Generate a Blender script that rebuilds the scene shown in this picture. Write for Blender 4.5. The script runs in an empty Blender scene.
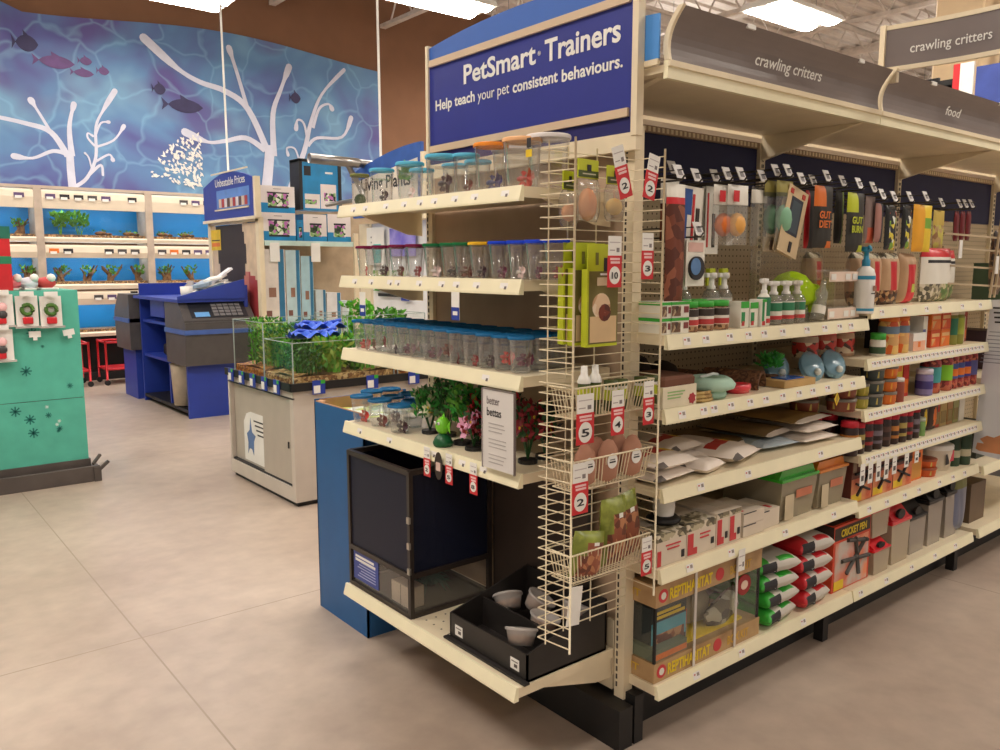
import bpy, math, random
from mathutils import Vector, Matrix
random.seed(7)
PI = math.pi
C = bpy.context.scene.collection
SC = bpy.context.scene
# ------------------------------------------------------------------ camera
CAMH = 1.5; F = 817.0
PITCH = math.atan(110 / 817.0); YAW = math.radians(51.0); ROLL = math.radians(0.17)
FW = Vector((math.cos(YAW) * math.cos(PITCH), math.sin(YAW) * math.cos(PITCH), -math.sin(PITCH)))
RT = Vector((math.sin(YAW), -math.cos(YAW), 0)); UP = RT.cross(FW)
CP = Vector((0, 0, CAMH))
def ray(x, y): return FW * F + RT * (x - 500) + UP * (375 - y)
def atY(x, y, Y): d = ray(x, y); return CP + d * (Y / d.y)
def atX(x, y, X): d = ray(x, y); return CP + d * (X / d.x)
def atZ(x, y, Z): d = ray(x, y); return CP + d * ((Z - CAMH) / d.z)
cd = bpy.data.cameras.new('camera'); cam = bpy.data.objects.new('camera', cd); C.objects.link(cam)
cam.location = CP; cd.sensor_width = 36; cd.lens = F / 1000 * 36; cd.clip_end = 100
M3 = Matrix((RT, UP, -FW)).transposed()
cam.rotation_euler = M3.to_euler()
SC.camera = cam
# ------------------------------------------------------------------ materials
def lin(c):
    return tuple(((v / 255) / 12.92 if v / 255 <= .04045 else ((v / 255 + .055) / 1.055) ** 2.4) for v in c)
MATS = {}
def mat(r, g, b, rough=.55, metal=0, var=.06, scale=8, name=None, bump=0, coat=0, sss=0):
    key = (r, g, b, rough, metal, var, scale, bump, coat)
    if key in MATS: return MATS[key]
    m = bpy.data.materials.new(name or 'paint_%d_%d_%d' % (r, g, b)); m.use_nodes = True
    nt = m.node_tree; N = nt.nodes; L = nt.links; p = N['Principled BSDF']
    c = lin((r, g, b))
    p.inputs['Roughness'].default_value = rough; p.inputs['Metallic'].default_value = metal
    if coat: p.inputs['Coat Weight'].default_value = coat; p.inputs['Coat Roughness'].default_value = .15
    if var:
        tc = N.new('ShaderNodeTexCoord'); no = N.new('ShaderNodeTexNoise'); no.inputs['Scale'].default_value = scale
        no.inputs['Detail'].default_value = 3
        rp = N.new('ShaderNodeValToRGB')
        rp.color_ramp.elements[0].position = .3; rp.color_ramp.elements[1].position = .7
        rp.color_ramp.elements[0].color = tuple(max(0, v * (1 - var * 2)) for v in c) + (1,)
        rp.color_ramp.elements[1].color = tuple(min(1, v * (1 + var * 2)) for v in c) + (1,)
        L.new(tc.outputs['Object'], no.inputs['Vector']); L.new(no.outputs['Fac'], rp.inputs['Fac'])
        L.new(rp.outputs['Color'], p.inputs['Base Color'])
        if bump:
            bp = N.new('ShaderNodeBump'); bp.inputs['Strength'].default_value = bump; bp.inputs['Distance'].default_value = .01
            L.new(no.outputs['Fac'], bp.inputs['Height']); L.new(bp.outputs['Normal'], p.inputs['Normal'])
    else: p.inputs['Base Color'].default_value = c + (1,)
    MATS[key] = m; return m
def printed(name, cols, scale=40, rough=.45, kind='voronoi', stretch=(1, 1, 1)):
    """a printed or speckled surface in several colours"""
    if name in MATS: return MATS[name]
    m = bpy.data.materials.new(name); m.use_nodes = True; nt = m.node_tree; N = nt.nodes; L = nt.links; p = N['Principled BSDF']
    p.inputs['Roughness'].default_value = rough
    tc = N.new('ShaderNodeTexCoord'); mp = N.new('ShaderNodeMapping'); mp.inputs['Scale'].default_value = stretch
    L.new(tc.outputs['Object'], mp.inputs['Vector'])
    if kind == 'voronoi':
        t = N.new('ShaderNodeTexVoronoi'); t.inputs['Scale'].default_value = scale
        s = N.new('ShaderNodeSeparateColor'); L.new(mp.outputs['Vector'], t.inputs['Vector']); L.new(t.outputs['Color'], s.inputs['Color']); out = s.outputs['Red']
    else:
        t = N.new('ShaderNodeTexNoise'); t.inputs['Scale'].default_value = scale; t.inputs['Detail'].default_value = 5
        L.new(mp.outputs['Vector'], t.inputs['Vector']); out = t.outputs['Fac']
    rp = N.new('ShaderNodeValToRGB'); rp.color_ramp.interpolation = 'CONSTANT' if kind == 'voronoi' else 'LINEAR'
    els = rp.color_ramp.elements; n = len(cols)
    pos = [i / n for i in range(n)] if kind == 'voronoi' else [.3 + .4 * i / max(1, n - 1) for i in range(n)]
    while len(els) < n: els.new(.5)
    for i, c in enumerate(cols): els[i].position = pos[i]
    for i, c in enumerate(cols): els[i].color = lin(c) + (1,)
    L.new(out, rp.inputs['Fac']); L.new(rp.outputs['Color'], p.inputs['Base Color'])
    MATS[name] = m; return m
def clear(name, tint=(255, 255, 255), gloss=.12, rough=.05, frost=0, frostc=(230, 230, 230), pw_=4):
    if name in MATS: return MATS[name]
    m = bpy.data.materials.new(name); m.use_nodes = True; nt = m.node_tree; N = nt.nodes; L = nt.links
    N.remove(N['Principled BSDF']); o = N['Material Output']
    tr = N.new('ShaderNodeBsdfTransparent'); tr.inputs['Color'].default_value = lin(tint) + (1,)
    gl = N.new('ShaderNodeBsdfGlossy'); gl.inputs['Roughness'].default_value = rough
    lw = N.new('ShaderNodeLayerWeight'); lw.inputs['Blend'].default_value = .25
    pw = N.new('ShaderNodeMath'); pw.operation = 'POWER'; pw.inputs[1].default_value = pw_; L.new(lw.outputs['Facing'], pw.inputs[0]); lw.inputs['Blend'].default_value = .5
    mm = N.new('ShaderNodeMath'); mm.operation = 'MULTIPLY_ADD'; mm.inputs[1].default_value = .65; mm.inputs[2].default_value = gloss * .5
    L.new(pw.outputs[0], mm.inputs[0])
    mx = N.new('ShaderNodeMixShader'); L.new(mm.outputs[0], mx.inputs[0]); L.new(tr.outputs[0], mx.inputs[1]); L.new(gl.outputs[0], mx.inputs[2])
    last = mx
    if frost:
        df = N.new('ShaderNodeBsdfDiffuse'); df.inputs['Color'].default_value = lin(frostc) + (1,)
        m2 = N.new('ShaderNodeMixShader'); m2.inputs[0].default_value = frost
        L.new(mx.outputs[0], m2.inputs[1]); L.new(df.outputs[0], m2.inputs[2]); last = m2
    L.new(last.outputs[0], o.inputs['Surface']); MATS[name] = m; return m
def emit(name, rgb, s):
    if name in MATS: return MATS[name]
    m = bpy.data.materials.new(name); m.use_nodes = True; N = m.node_tree.nodes; p = N['Principled BSDF']
    p.inputs['Base Color'].default_value = lin(rgb) + (1,); p.inputs['Emission Color'].default_value = lin(rgb) + (1,)
    p.inputs['Emission Strength'].default_value = s; MATS[name] = m; return m
CREAM = mat(236, 221, 190, .4, var=.03, name='cream_enamel')
RAIL = mat(248, 240, 206, .3, var=.02, name='cream_price_rail')
TAN = mat(178, 152, 126, .6, var=.04, name='tan_panel')
BLACK = mat(24, 23, 24, .5, name='black_plastic')
DKBROWN = mat(52, 40, 34, .5, name='dark_brown_plastic')
WHITE = mat(240, 238, 232, .5, var=.02, name='white_card')
RED = mat(205, 40, 48, .4, name='red_print')
GREEN = mat(60, 175, 60, .4, name='green_print')
LIME = mat(190, 200, 40, .45, name='lime_card')
OLIVE = mat(96, 100, 40, .5, name='olive_print')
BLUE = mat(35, 70, 160, .4, name='blue_paint')
NAVY = mat(28, 32, 78, .6, name='navy_panel')
INK = mat(40, 38, 42, .6, var=0, name='dark_ink')
WIRE = mat(236, 222, 190, .35, var=0, name='cream_wire')
YELLOW = mat(235, 200, 40, .45, name='yellow_print')
ORANGE = mat(232, 120, 40, .45, name='orange_print')
CUP = clear('clear_cup', (253, 254, 255), .24, .1, frost=.03, frostc=(255, 253, 250), pw_=1.7)
WATER = clear('cup_water', (250, 251, 251), .1)
GLASS = clear('tank_glass', (252, 254, 253), .1)
FILM = clear('clear_film', (250, 250, 248), .3, .15, frost=.05, frostc=(250, 246, 240))
FROST = clear('frosted_plastic', (245, 242, 240), .15, .2, frost=.38, frostc=(244, 236, 230))
ACRYL = clear('acrylic_sheet', (252, 250, 246), .16, .1, frost=.05, frostc=(250, 246, 240))
# ------------------------------------------------------------------ mesh builder
class MB:
    def __init__(s): s.v = []; s.f = []; s.mi = []; s.sm = []; s.mats = []; s.T = None
    def m(s, mt):
        if mt not in s.mats: s.mats.append(mt)
        return s.mats.index(mt)
    def add(s, vs, fs, mt, smooth=False):
        n = len(s.v)
        for p in vs:
            p = Vector(p); s.v.append(s.T @ p if s.T is not None else p)
        single = not isinstance(mt, (list, tuple)); k = s.m(mt) if single else None
        for i, f in enumerate(fs):
            s.f.append(tuple(n + a for a in f)); s.mi.append(k if single else s.m(mt[i])); s.sm.append(smooth)
        return s
    def box(s, x0, x1, y0, y1, z0, z1, mt, bev=0):
        if x0 > x1: x0, x1 = x1, x0
        if y0 > y1: y0, y1 = y1, y0
        if z0 > z1: z0, z1 = z1, z0
        if bev:
            b = min(bev, (x1 - x0) * .45, (y1 - y0) * .45, (z1 - z0) * .45)
            X = (x0, x0 + b, x1 - b, x1); Y = (y0, y0 + b, y1 - b, y1); Z = (z0, z0 + b, z1 - b, z1)
            rings = []
            def ring(a, z, c): # octagon with inset a
                q = a
                return [(x0 + q + c, y0 + q, z), (x1 - q - c, y0 + q, z), (x1 - q, y0 + q + c, z), (x1 - q, y1 - q - c, z), (x1 - q - c, y1 - q, z), (x0 + q + c, y1 - q, z), (x0 + q, y1 - q - c, z), (x0 + q, y0 + q + c, z)]
            vs = ring(b * .6, z0, b) + ring(0, z0 + b, b) + ring(0, z1 - b, b) + ring(b * .6, z1, b)
            fs = [tuple(range(7, -1, -1)), tuple(range(24, 32))]
            for k in range(3):
                for i in range(8): j = (i + 1) % 8; fs.append((k * 8 + i, k * 8 + j, k * 8 + 8 + j, k * 8 + 8 + i))
            return s.add(vs, fs, mt)
        vs = [(x0, y0, z0), (x1, y0, z0), (x1, y1, z0), (x0, y1, z0), (x0, y0, z1), (x1, y0, z1), (x1, y1, z1), (x0, y1, z1)]
        return s.add(vs, [(0, 3, 2, 1), (4, 5, 6, 7), (0, 1, 5, 4), (1, 2, 6, 5), (2, 3, 7, 6), (3, 0, 4, 7)], mt)
    def quad(s, a, b, c, d, mt): return s.add([a, b, c, d], [(0, 1, 2, 3)], mt)
    def fq(s, x0, x1, z0, z1, y, mt, t=.0008): return s.box(x0, x1, y - t, y, z0, z1, mt)          # patch on a -Y face
    def sq(s, y0, y1, z0, z1, x, mt, t=.0008): return s.box(x - t, x, y0, y1, z0, z1, mt)          # patch on a -X face
    def lathe(s, prof, mt, n=20, cx=0, cy=0, smooth=True, sx=1, sy=1):
        """prof: list of (r, z) or (r, z, mat of band above)"""
        vs = []; fs = []; ms = []
        for p in prof:
            for i in range(n):
                a = 2 * PI * i / n; vs.append((cx + p[0] * math.cos(a) * sx, cy + p[0] * math.sin(a) * sy, p[1]))
        for k in range(len(prof) - 1):
            mm = prof[k][2] if len(prof[k]) > 2 else mt
            for i in range(n):
                j = (i + 1) % n; fs.append((k * n + i, k * n + j, (k + 1) * n + j, (k + 1) * n + i)); ms.append(mm)
        return s.add(vs, fs, ms, smooth)
    def cyl(s, cx, cy, z0, z1, r, mt, n=18, r1=None):
        r1 = r if r1 is None else r1
        return s.lathe([(0.0001, z0), (r, z0), (r1, z1), (0.0001, z1)], mt, n, cx, cy, False)
    def tube(s, pts, r, mt, n=6, r1=None, flat=None):
        P = [Vector(p) for p in pts]; vs = []; fs = []; m = len(P)
        for i, p in enumerate(P):
            d = (P[min(i + 1, m - 1)] - P[max(i - 1, 0)]).normalized()
            a = Vector((0, 0, 1)) if abs(d.z) < .9 else Vector((1, 0, 0))
            u = d.cross(a).normalized(); w = d.cross(u).normalized()
            rr = r if r1 is None else r + (r1 - r) * i / max(1, m - 1)
            for k in range(n):
                t = 2 * PI * k / n + PI / n; vs.append(p + u * math.cos(t) * rr + w * math.sin(t) * rr)
        for i in range(m - 1):
            for k in range(n):
                j = (k + 1) % n; fs.append((i * n + k, i * n + j, (i + 1) * n + j, (i + 1) * n + k))
        fs.append(tuple(range(n))); fs.append(tuple((m - 1) * n + k for k in range(n - 1, -1, -1)))
        return s.add(vs, fs, mt, n > 5)
    def prism(s, poly, axis, a0, a1, mt):
        """poly in the plane perpendicular to axis: axis 'x' -> (y,z), 'y' -> (x,z), 'z' -> (x,y)"""
        def P(q, a): return {'x': (a, q[0], q[1]), 'y': (q[0], a, q[1]), 'z': (q[0], q[1], a)}[axis]
        n = len(poly); vs = [P(q, a0) for q in poly] + [P(q, a1) for q in poly]
        fs = [tuple(range(n)), tuple(range(2 * n - 1, n - 1, -1))] + [(i, (i + 1) % n, n + (i + 1) % n, n + i) for i in range(n)]
        return s.add(vs, fs, mt)
    def grid(s, fn, nu, nv, cf, smooth=True):
        vs = [fn(i / nu, j / nv) for j in range(nv + 1) for i in range(nu + 1)]; fs = []; ms = []
        for j in range(nv):
            for i in range(nu):
                a = j * (nu + 1) + i; fs.append((a, a + 1, a + nu + 2, a + nu + 1))
                ms.append(cf((i + .5) / nu, (j + .5) / nv) if callable(cf) else cf)
        return s.add(vs, fs, ms, smooth)
    def pouch(s, w, h, t, cf, flat=False, nu=10, nv=14, bk=None, full=False):
        """a filled bag: standing (front towards -Y), or lying flat; crimped ends; cf(u,v) gives the print"""
        def sh(sgn):
            def fn(u, v):
                if full: u = .5 - .5 * math.cos(PI * u); v = .5 - .5 * math.cos(PI * v)
                k = (1 - abs(2 * u - 1) ** 3.2) ** .6 * (1 - abs(2 * v - 1) ** 5) ** .7 if not full else max(0, 1 - abs(2 * u - 1) ** 7) ** .5 * max(0, 1 - abs(2 * v - 1) ** 9) ** .5
                rip = .06 * math.sin(u * 19 + v * 7) * k
                x = (u - .5) * w * (1 - .06 * k); z = v * h; y = sgn * t * .5 * (k + rip)
                return (x, y, z) if not flat else (x, z - h / 2, t / 2 - y)
            return fn
        s.grid(sh(-1), nu, nv, cf); f2 = sh(1)
        s.grid(lambda u, v: f2(1 - u, v), nu, nv, bk or (cf if not callable(cf) else (lambda u, v: cf(1 - u, v)))); return s
    def sphere(s, c, r, mt, n=12, sx=1, sy=1, sz=1):
        k = n // 2; s2 = [(max(.0001, r * math.sin(PI * i / k)), -r * math.cos(PI * i / k) * sz + c[2]) for i in range(k + 1)]
        return s.lathe(s2, mt, n, c[0], c[1], True, sx, sy)
    def build(s, name, parent=None, loc=None, rz=0, rot=None):
        me = bpy.data.meshes.new(name); me.from_pydata([tuple(v) for v in s.v], [], s.f)
        for m in s.mats: me.materials.append(m)
        me.polygons.foreach_set('material_index', s.mi); me.polygons.foreach_set('use_smooth', s.sm); me.update()
        o = bpy.data.objects.new(name, me); C.objects.link(o)
        if parent: o.parent = parent
        if loc: o.location = loc
        if rz: o.rotation_euler = (0, 0, rz)
        if rot: o.rotation_euler = rot
        return o
def tag(o, label, cat, group=None, kind=None):
    o['label'] = label; o['category'] = cat
    if group: o['group'] = group
    if kind: o['kind'] = kind
    return o
def thing(name, label, cat, loc=(0, 0, 0), rz=0, group=None):
    o = bpy.data.objects.new(name, None); C.objects.link(o); o.location = loc; o.rotation_euler = (0, 0, rz)
    o.empty_display_size = .05
    return tag(o, label, cat, group)
def struct(o): o['kind'] = 'structure'; return o
KIDS = {}
def dup(root, loc, rz=0, label=None, group=None, rot=None, swap=None):
    r = root.copy(); C.objects.link(r); r.location = loc; r.rotation_euler = rot or (0, 0, rz)
    if label: r['label'] = label
    if group: r['group'] = group
    for ch in list(root.children):
        c = ch.copy(); C.objects.link(c); c.parent = r
        for g in ch.children: d = g.copy(); C.objects.link(d); d.parent = c
    return r
ORD = ['', 'second', 'third', 'fourth', 'fifth', 'sixth', 'seventh', 'eighth', 'ninth', 'tenth', 'eleventh', 'twelfth', 'thirteenth', 'fourteenth', 'fifteenth']
def nth(i, n, a='left', b='right'):
    if i == 0: return a + 'most'
    if i == n - 1: return b + 'most'
    if n % 2 == 1 and i == n // 2 and n <= 5: return 'middle'
    return (ORD[i] + ' from the ' + a) if i <= n // 2 else (ORD[n - 1 - i] + ' from the ' + b)
def text(s, size, mt, parent, org, face='Y', align='LEFT', bold=0, sx=1, name='lettering', depth=.0006, shear=0, rotz=0, space=1):
    cu = bpy.data.curves.new('t', 'FONT'); cu.body = s; cu.size = size; cu.align_x = align; cu.offset = bold; cu.extrude = depth; cu.shear = shear; cu.resolution_u = 3
    cu.space_character = space
    o = bpy.data.objects.new('t', cu); C.objects.link(o)
    bpy.context.view_layer.update()
    me = bpy.data.meshes.new_from_object(o.evaluated_get(bpy.context.evaluated_depsgraph_get()))
    bpy.data.objects.remove(o)
    me.materials.clear(); me.materials.append(mt); me.name = name
    if face == 'X': M = Matrix(((0, 0, -1), (-1, 0, 0), (0, 1, 0)))
    elif face == 'Y': M = Matrix(((1, 0, 0), (0, 0, -1), (0, 1, 0)))
    else: M = Matrix(((1, 0, 0), (0, 1, 0), (0, 0, 1)))
    M = M @ Matrix.Rotation(rotz, 3, 'Z') @ Matrix.Diagonal((sx, 1, 1))
    for v in me.vertices: v.co = M @ v.co + Vector(org)
    ob = bpy.data.objects.new(name, me); C.objects.link(ob); ob.parent = parent
    return ob
def ftext(s, p1, width, h, mt, parent, face='X', bold=0, name='lettering', shear=0, depth=.0006, sub=Vector((0, 0, 0))):
    """lettering of a given width and letter height starting at p1 (left end of the baseline)"""
    o = text(s, 1, mt, parent, (0, 0, 0), face, 'LEFT', bold, 1, name, 1, shear)
    ax = 1 if face == 'X' else 0
    lo = min(v.co[ax] for v in o.data.vertices); hi = max(v.co[ax] for v in o.data.vertices)
    k = width / (hi - lo); kz = h / .73; dn = 0 if face == 'X' else 1
    for v in o.data.vertices:
        c = v.co.copy(); w = (hi - c[ax]) if face == 'X' else (c[ax] - lo)
        d = -depth if c[dn] < 0 else 0
        q = Vector((0, 0, 0)); q[ax] = (-w if face == 'X' else w) * k; q[2] = c[2] * kz; q[dn] = d
        v.co = q + Vector(p1) - sub
    return o
# ------------------------------------------------------------------ world + lights
w = bpy.data.worlds.new('world'); SC.world = w; w.use_nodes = True
bgn = w.node_tree.nodes['Background']; bgn.inputs['Color'].default_value = lin((255, 242, 226)) + (1,); bgn.inputs['Strength'].default_value = .34
SC.view_settings.view_transform = 'Standard'; SC.view_settings.look = 'None'; SC.view_settings.gamma = 1
SC.view_settings.exposure = 0.22; SC.view_settings.use_curve_mapping = False
SC.cycles.transparent_max_bounces = 24; SC.cycles.max_bounces = 7; SC.cycles.diffuse_bounces = 3; SC.cycles.glossy_bounces = 3
SC.cycles.caustics_reflective = False; SC.cycles.caustics_refractive = False; SC.cycles.sample_clamp_indirect = 6
LAMP = emit('lamp_diffuser', (255, 245, 234), 40)
def fixture(x, y, z, lab, cat='ceiling light', grp=None):
    t = thing('ceiling_light', lab, cat, (x, y, z), 0, grp)
    fb = MB(); fb.prism([(-.32, .02), (-.27, .09), (.27, .09), (.32, .02)], 'x', -.66, .66, WHITE)
    fb.build('housing', t)
    ub = MB(); ub.box(-.6, .6, -.24, .24, .092, .096, emit('added_ceiling_fill', (250, 245, 240), 7)); ub.build('added_fill_panel', t)  # unseen glowing panel added on the housing to brighten the ceiling
    for s in (-1, 1):
        d = MB(); d.grid(lambda u, v: (-.62 + 1.24 * u, s * (.04 + .24 * v), .015 - .03 * math.sin(PI * v)), 1, 6, LAMP); d.build('diffuser', t)
    cb = MB()
    for s in (-.5, .5): cb.tube([(s, 0, .09), (s, 0, 5.95 - z)], .004, mat(150, 150, 150, .4, 1), 4)
    cb.build('cable', t)
    return t
fixture(9.4, 5.9, 4.5, 'lit ceiling light seen above the first grey shelf header sign')
fixture(5.7, 8.2, 4.5, 'lit ceiling light above the blue mural, right of its white hanging cord')
fixture(3.2, 9.9, 4.5, 'lit ceiling light at the top edge over the blue mural, left of the other')
k = 0
for X, Y in ((-1.2, 1.5), (4.6, -.4), (-1.6, -3.2), (2.3, 3.8), (-1.4, 4.4), (.3, 7.6), (9.0, -3.4), (5.6, 2.9), (9.4, .6), (13, 5), (12, 9.5), (8.6, 9.8), (-.8, 10.2), (13.5, 1.2), (17, 7.5), (17, 13), (14, 17), (20, 3), (22, 10), (20, 18), (27, 6)):
    fixture(X, Y, 4.7, 'ceiling light outside the picture, over the open floor', grp='ceiling lights over the shop floor')
# ------------------------------------------------------------------ floor, walls, ceiling
def floor_mat():
    m = bpy.data.materials.new('polished_concrete'); m.use_nodes = True; nt = m.node_tree; N = nt.nodes; L = nt.links; p = N['Principled BSDF']
    tc = N.new('ShaderNodeTexCoord')
    n1 = N.new('ShaderNodeTexNoise'); n1.inputs['Scale'].default_value = .9; n1.inputs['Detail'].default_value = 8; n1.inputs['Roughness'].default_value = .62
    n2 = N.new('ShaderNodeTexNoise'); n2.inputs['Scale'].default_value = 9; n2.inputs['Detail'].default_value = 6
    r1 = N.new('ShaderNodeValToRGB'); e = r1.color_ramp.elements
    e[0].position = .3; e[0].color = lin((160, 142, 128)) + (1,); e[1].position = .7; e[1].color = lin((188, 172, 157)) + (1,)
    mx = N.new('ShaderNodeMixRGB'); mx.blend_type = 'OVERLAY'; mx.inputs[0].default_value = .22
    L.new(tc.outputs['Object'], n1.inputs['Vector']); L.new(tc.outputs['Object'], n2.inputs['Vector'])
    L.new(n1.outputs['Fac'], r1.inputs['Fac']); L.new(r1.outputs['Color'], mx.inputs[1]); L.new(n2.outputs['Fac'], mx.inputs[2])
    sp = N.new('ShaderNodeSeparateXYZ'); L.new(tc.outputs['Object'], sp.inputs[0])
    def line(out, off, per):
        a = N.new('ShaderNodeMath'); a.operation = 'SUBTRACT'; a.inputs[1].default_value = off - per / 2; L.new(out, a.inputs[0])
        b = N.new('ShaderNodeMath'); b.operation = 'PINGPONG'; b.inputs[1].default_value = per / 2; L.new(a.outputs[0], b.inputs[0])
        c = N.new('ShaderNodeMath'); c.operation = 'GREATER_THAN'; c.inputs[1].default_value = per / 2 - .0032; L.new(b.outputs[0], c.inputs[0]); return c.outputs[0]
    lx = line(sp.outputs[0], .85, 3.2); ly = line(sp.outputs[1], 3.36, 3.3)
    mm = N.new('ShaderNodeMath'); mm.operation = 'MAXIMUM'; L.new(lx, mm.inputs[0]); L.new(ly, mm.inputs[1])
    m2 = N.new('ShaderNodeMixRGB'); L.new(mm.outputs[0], m2.inputs[0]); L.new(mx.outputs[0], m2.inputs[1]); m2.inputs[2].default_value = lin((146, 130, 112)) + (1,)
    L.new(m2.outputs[0], p.inputs['Base Color'])
    rr = N.new('ShaderNodeMapRange'); rr.inputs[3].default_value = .28; rr.inputs[4].default_value = .5; L.new(n1.outputs['Fac'], rr.inputs[0]); L.new(rr.outputs[0], p.inputs['Roughness'])
    return m
b = MB(); b.box(-8, 42, -6, 34, -.1, 0, floor_mat()); struct(b.build('floor'))
WALLM = mat(132, 94, 68, .8, var=.03, scale=3, name='brown_wall_paint')
b = MB(); b.box(-8, 11.2, 12.1, 12.3, 0, 6.1, WALLM); struct(b.build('wall_back'))
b = MB(); b.box(42, 42.2, -6, 34, 0, 6.1, mat(176, 160, 140, .8, name='wall_beige')); struct(b.build('wall_right'))
b = MB(); b.box(-8, 42, 34, 34.2, 0, 6.1, mat(176, 160, 140, .8, name='wall_beige')); struct(b.build('wall_far'))
b = MB(); b.box(11.2, 11.4, 12.1, 34, 0, 6.1, WALLM); struct(b.build('wall_side'))
DECK = printed('ceiling_deck', [(214, 204, 194), (236, 228, 218)], 2.2, .8, 'noise', (1, 7, 1))
b = MB(); b.box(-8, 42, -6, 34.2, 6.0, 6.1, DECK)
for i in range(120): y = -5.9 + i * .325; b.box(-8, 42, y, y + .13, 5.95, 6.0, DECK)
struct(b.build('ceiling'))
TR = mat(225, 216, 206, .6, name='joist_paint')
for i, X in enumerate([1.6 + 1.9 * q for q in range(21)]):
    b = MB(); YE = 12.05 if X < 11.5 else 33.9
    b.box(X - .05, X + .05, -6, YE, 5.88, 5.95, TR); b.box(X - .05, X + .05, -6, YE, 5.32, 5.38, TR)
    y = -6
    while y < YE - .5:
        b.tube([(X, y, 5.35), (X, y + .33, 5.9), (X, y + .66, 5.35)], .016, TR, 4); y += .66
    o = b.build('trim_%d' % (i + 1)); struct(o)
for i, Y in enumerate((2.2, 8.6)):
    b = MB(); b.box(-8, 26, Y - .08, Y + .08, 5.1, 5.14, TR); b.box(-8, 26, Y - .08, Y + .08, 5.28, 5.32, TR); b.box(-8, 26, Y - .015, Y + .015, 5.1, 5.32, TR); struct(b.build('trim_%d' % (40 + i)))
for i, Y in enumerate((1.3, 5.0, 7.0)):
    b = MB(); b.tube([(-8, Y, 5.2), (26, Y, 5.2)], .045, mat(190, 180, 170, .5), 8)
    x = -7.4
    while x < 25: b.tube([(x, Y, 5.2), (x, Y, 5.95)], .008, TR, 4); x += 3.8
    tag(b.build('pipe'), ['sprinkler pipe under the ceiling nearest the aisle', 'sprinkler pipe under the ceiling over the middle aisle', 'sprinkler pipe under the ceiling nearest the mural'][i], 'pipe')
# mural
def mural_mat():
    m = bpy.data.materials.new('underwater_mural'); m.use_nodes = True; nt = m.node_tree; N = nt.nodes; L = nt.links; p = N['Principled BSDF']; p.inputs['Roughness'].default_value = .6
    tc = N.new('ShaderNodeTexCoord')
    n1 = N.new('ShaderNodeTexNoise'); n1.inputs['Scale'].default_value = .75; n1.inputs['Detail'].default_value = 3; n1.inputs['Distortion'].default_value = .6
    L.new(tc.outputs['Object'], n1.inputs['Vector'])
    r = N.new('ShaderNodeValToRGB'); e = r.color_ramp.elements; e[0].position = .34; e[0].color = lin((82, 86, 148)) + (1,); e[1].position = .66; e[1].color = lin((116, 160, 196)) + (1,)
    x = e.new(.44); x.color = lin((92, 116, 170)) + (1,); x = e.new(.55); x.color = lin((96, 138, 184)) + (1,)
    L.new(n1.outputs['Fac'], r.inputs['Fac'])
    n3 = N.new('ShaderNodeTexNoise'); n3.inputs['Scale'].default_value = 1.1; mp3 = N.new('ShaderNodeMapping'); mp3.inputs['Location'].default_value = (7, 3, 5)
    L.new(tc.outputs['Object'], mp3.inputs[0]); L.new(mp3.outputs[0], n3.inputs['Vector'])
    r3 = N.new('ShaderNodeValToRGB'); e3 = r3.color_ramp.elements; e3[0].position = .56; e3[0].color = (0, 0, 0, 1); e3[1].position = .7; e3[1].color = (.7, .7, .7, 1); L.new(n3.outputs['Fac'], r3.inputs['Fac'])
    m1 = N.new('ShaderNodeMixRGB'); L.new(r3.outputs[0], m1.inputs[0]); L.new(r.outputs[0], m1.inputs[1]); m1.inputs[2].default_value = lin((92, 66, 134)) + (1,)
    n2 = N.new('ShaderNodeTexNoise'); n2.inputs['Scale'].default_value = 1.6; n2.inputs['Detail'].default_value = 2
    L.new(tc.outputs['Object'], n2.inputs['Vector'])
    ad = N.new('ShaderNodeMixRGB'); ad.blend_type = 'ADD'; ad.inputs[0].default_value = .7; L.new(tc.outputs['Object'], ad.inputs[1]); L.new(n2.outputs['Color'], ad.inputs[2])
    v = N.new('ShaderNodeTexVoronoi'); v.feature = 'DISTANCE_TO_EDGE'; v.inputs['Scale'].default_value = 1.5; L.new(ad.outputs[0], v.inputs['Vector'])
    r2 = N.new('ShaderNodeValToRGB'); q = r2.color_ramp.elements; q[0].position = 0; q[0].color = (.3, .3, .3, 1); q[1].position = .045; q[1].color = (0, 0, 0, 1); L.new(v.outputs['Distance'], r2.inputs['Fac'])
    m2 = N.new('ShaderNodeMixRGB'); L.new(r2.outputs[0], m2.inputs[0]); L.new(m1.outputs[0], m2.inputs[1]); m2.inputs[2].default_value = lin((150, 205, 232)) + (1,)
    L.new(m2.outputs[0], p.inputs['Base Color']); return m
YM = 12.06
mt = thing('mural', 'large blue underwater mural with white coral and fish above the fish tanks', 'mural', (0, YM, 0))
b = MB(); xs = [-3.0 + 10.2 * i / 40 for i in range(41)]
def topz(x): return 4.72 + .1 * math.sin((x - 3.2) * 1.05) + (.1 if x < 2 else 0)
poly = [(xs[0], 2.38), (7.18, 2.38)] + [(x, topz(x)) for x in reversed(xs)]
vs = []; fs = []
for i, x in enumerate(xs): vs += [(x, 0, 2.38), (x, 0, topz(x)), (x, .03, topz(x))]
for i in range(40): a = i * 3; fs += [(a, a + 3, a + 4, a + 1), (a + 1, a + 4, a + 5, a + 2)]
b.add(vs, fs, mural_mat()); b.build('printed_panel', mt)
CORAL = mat(214, 216, 232, .6, var=.03, name='pale_coral_print')
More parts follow.
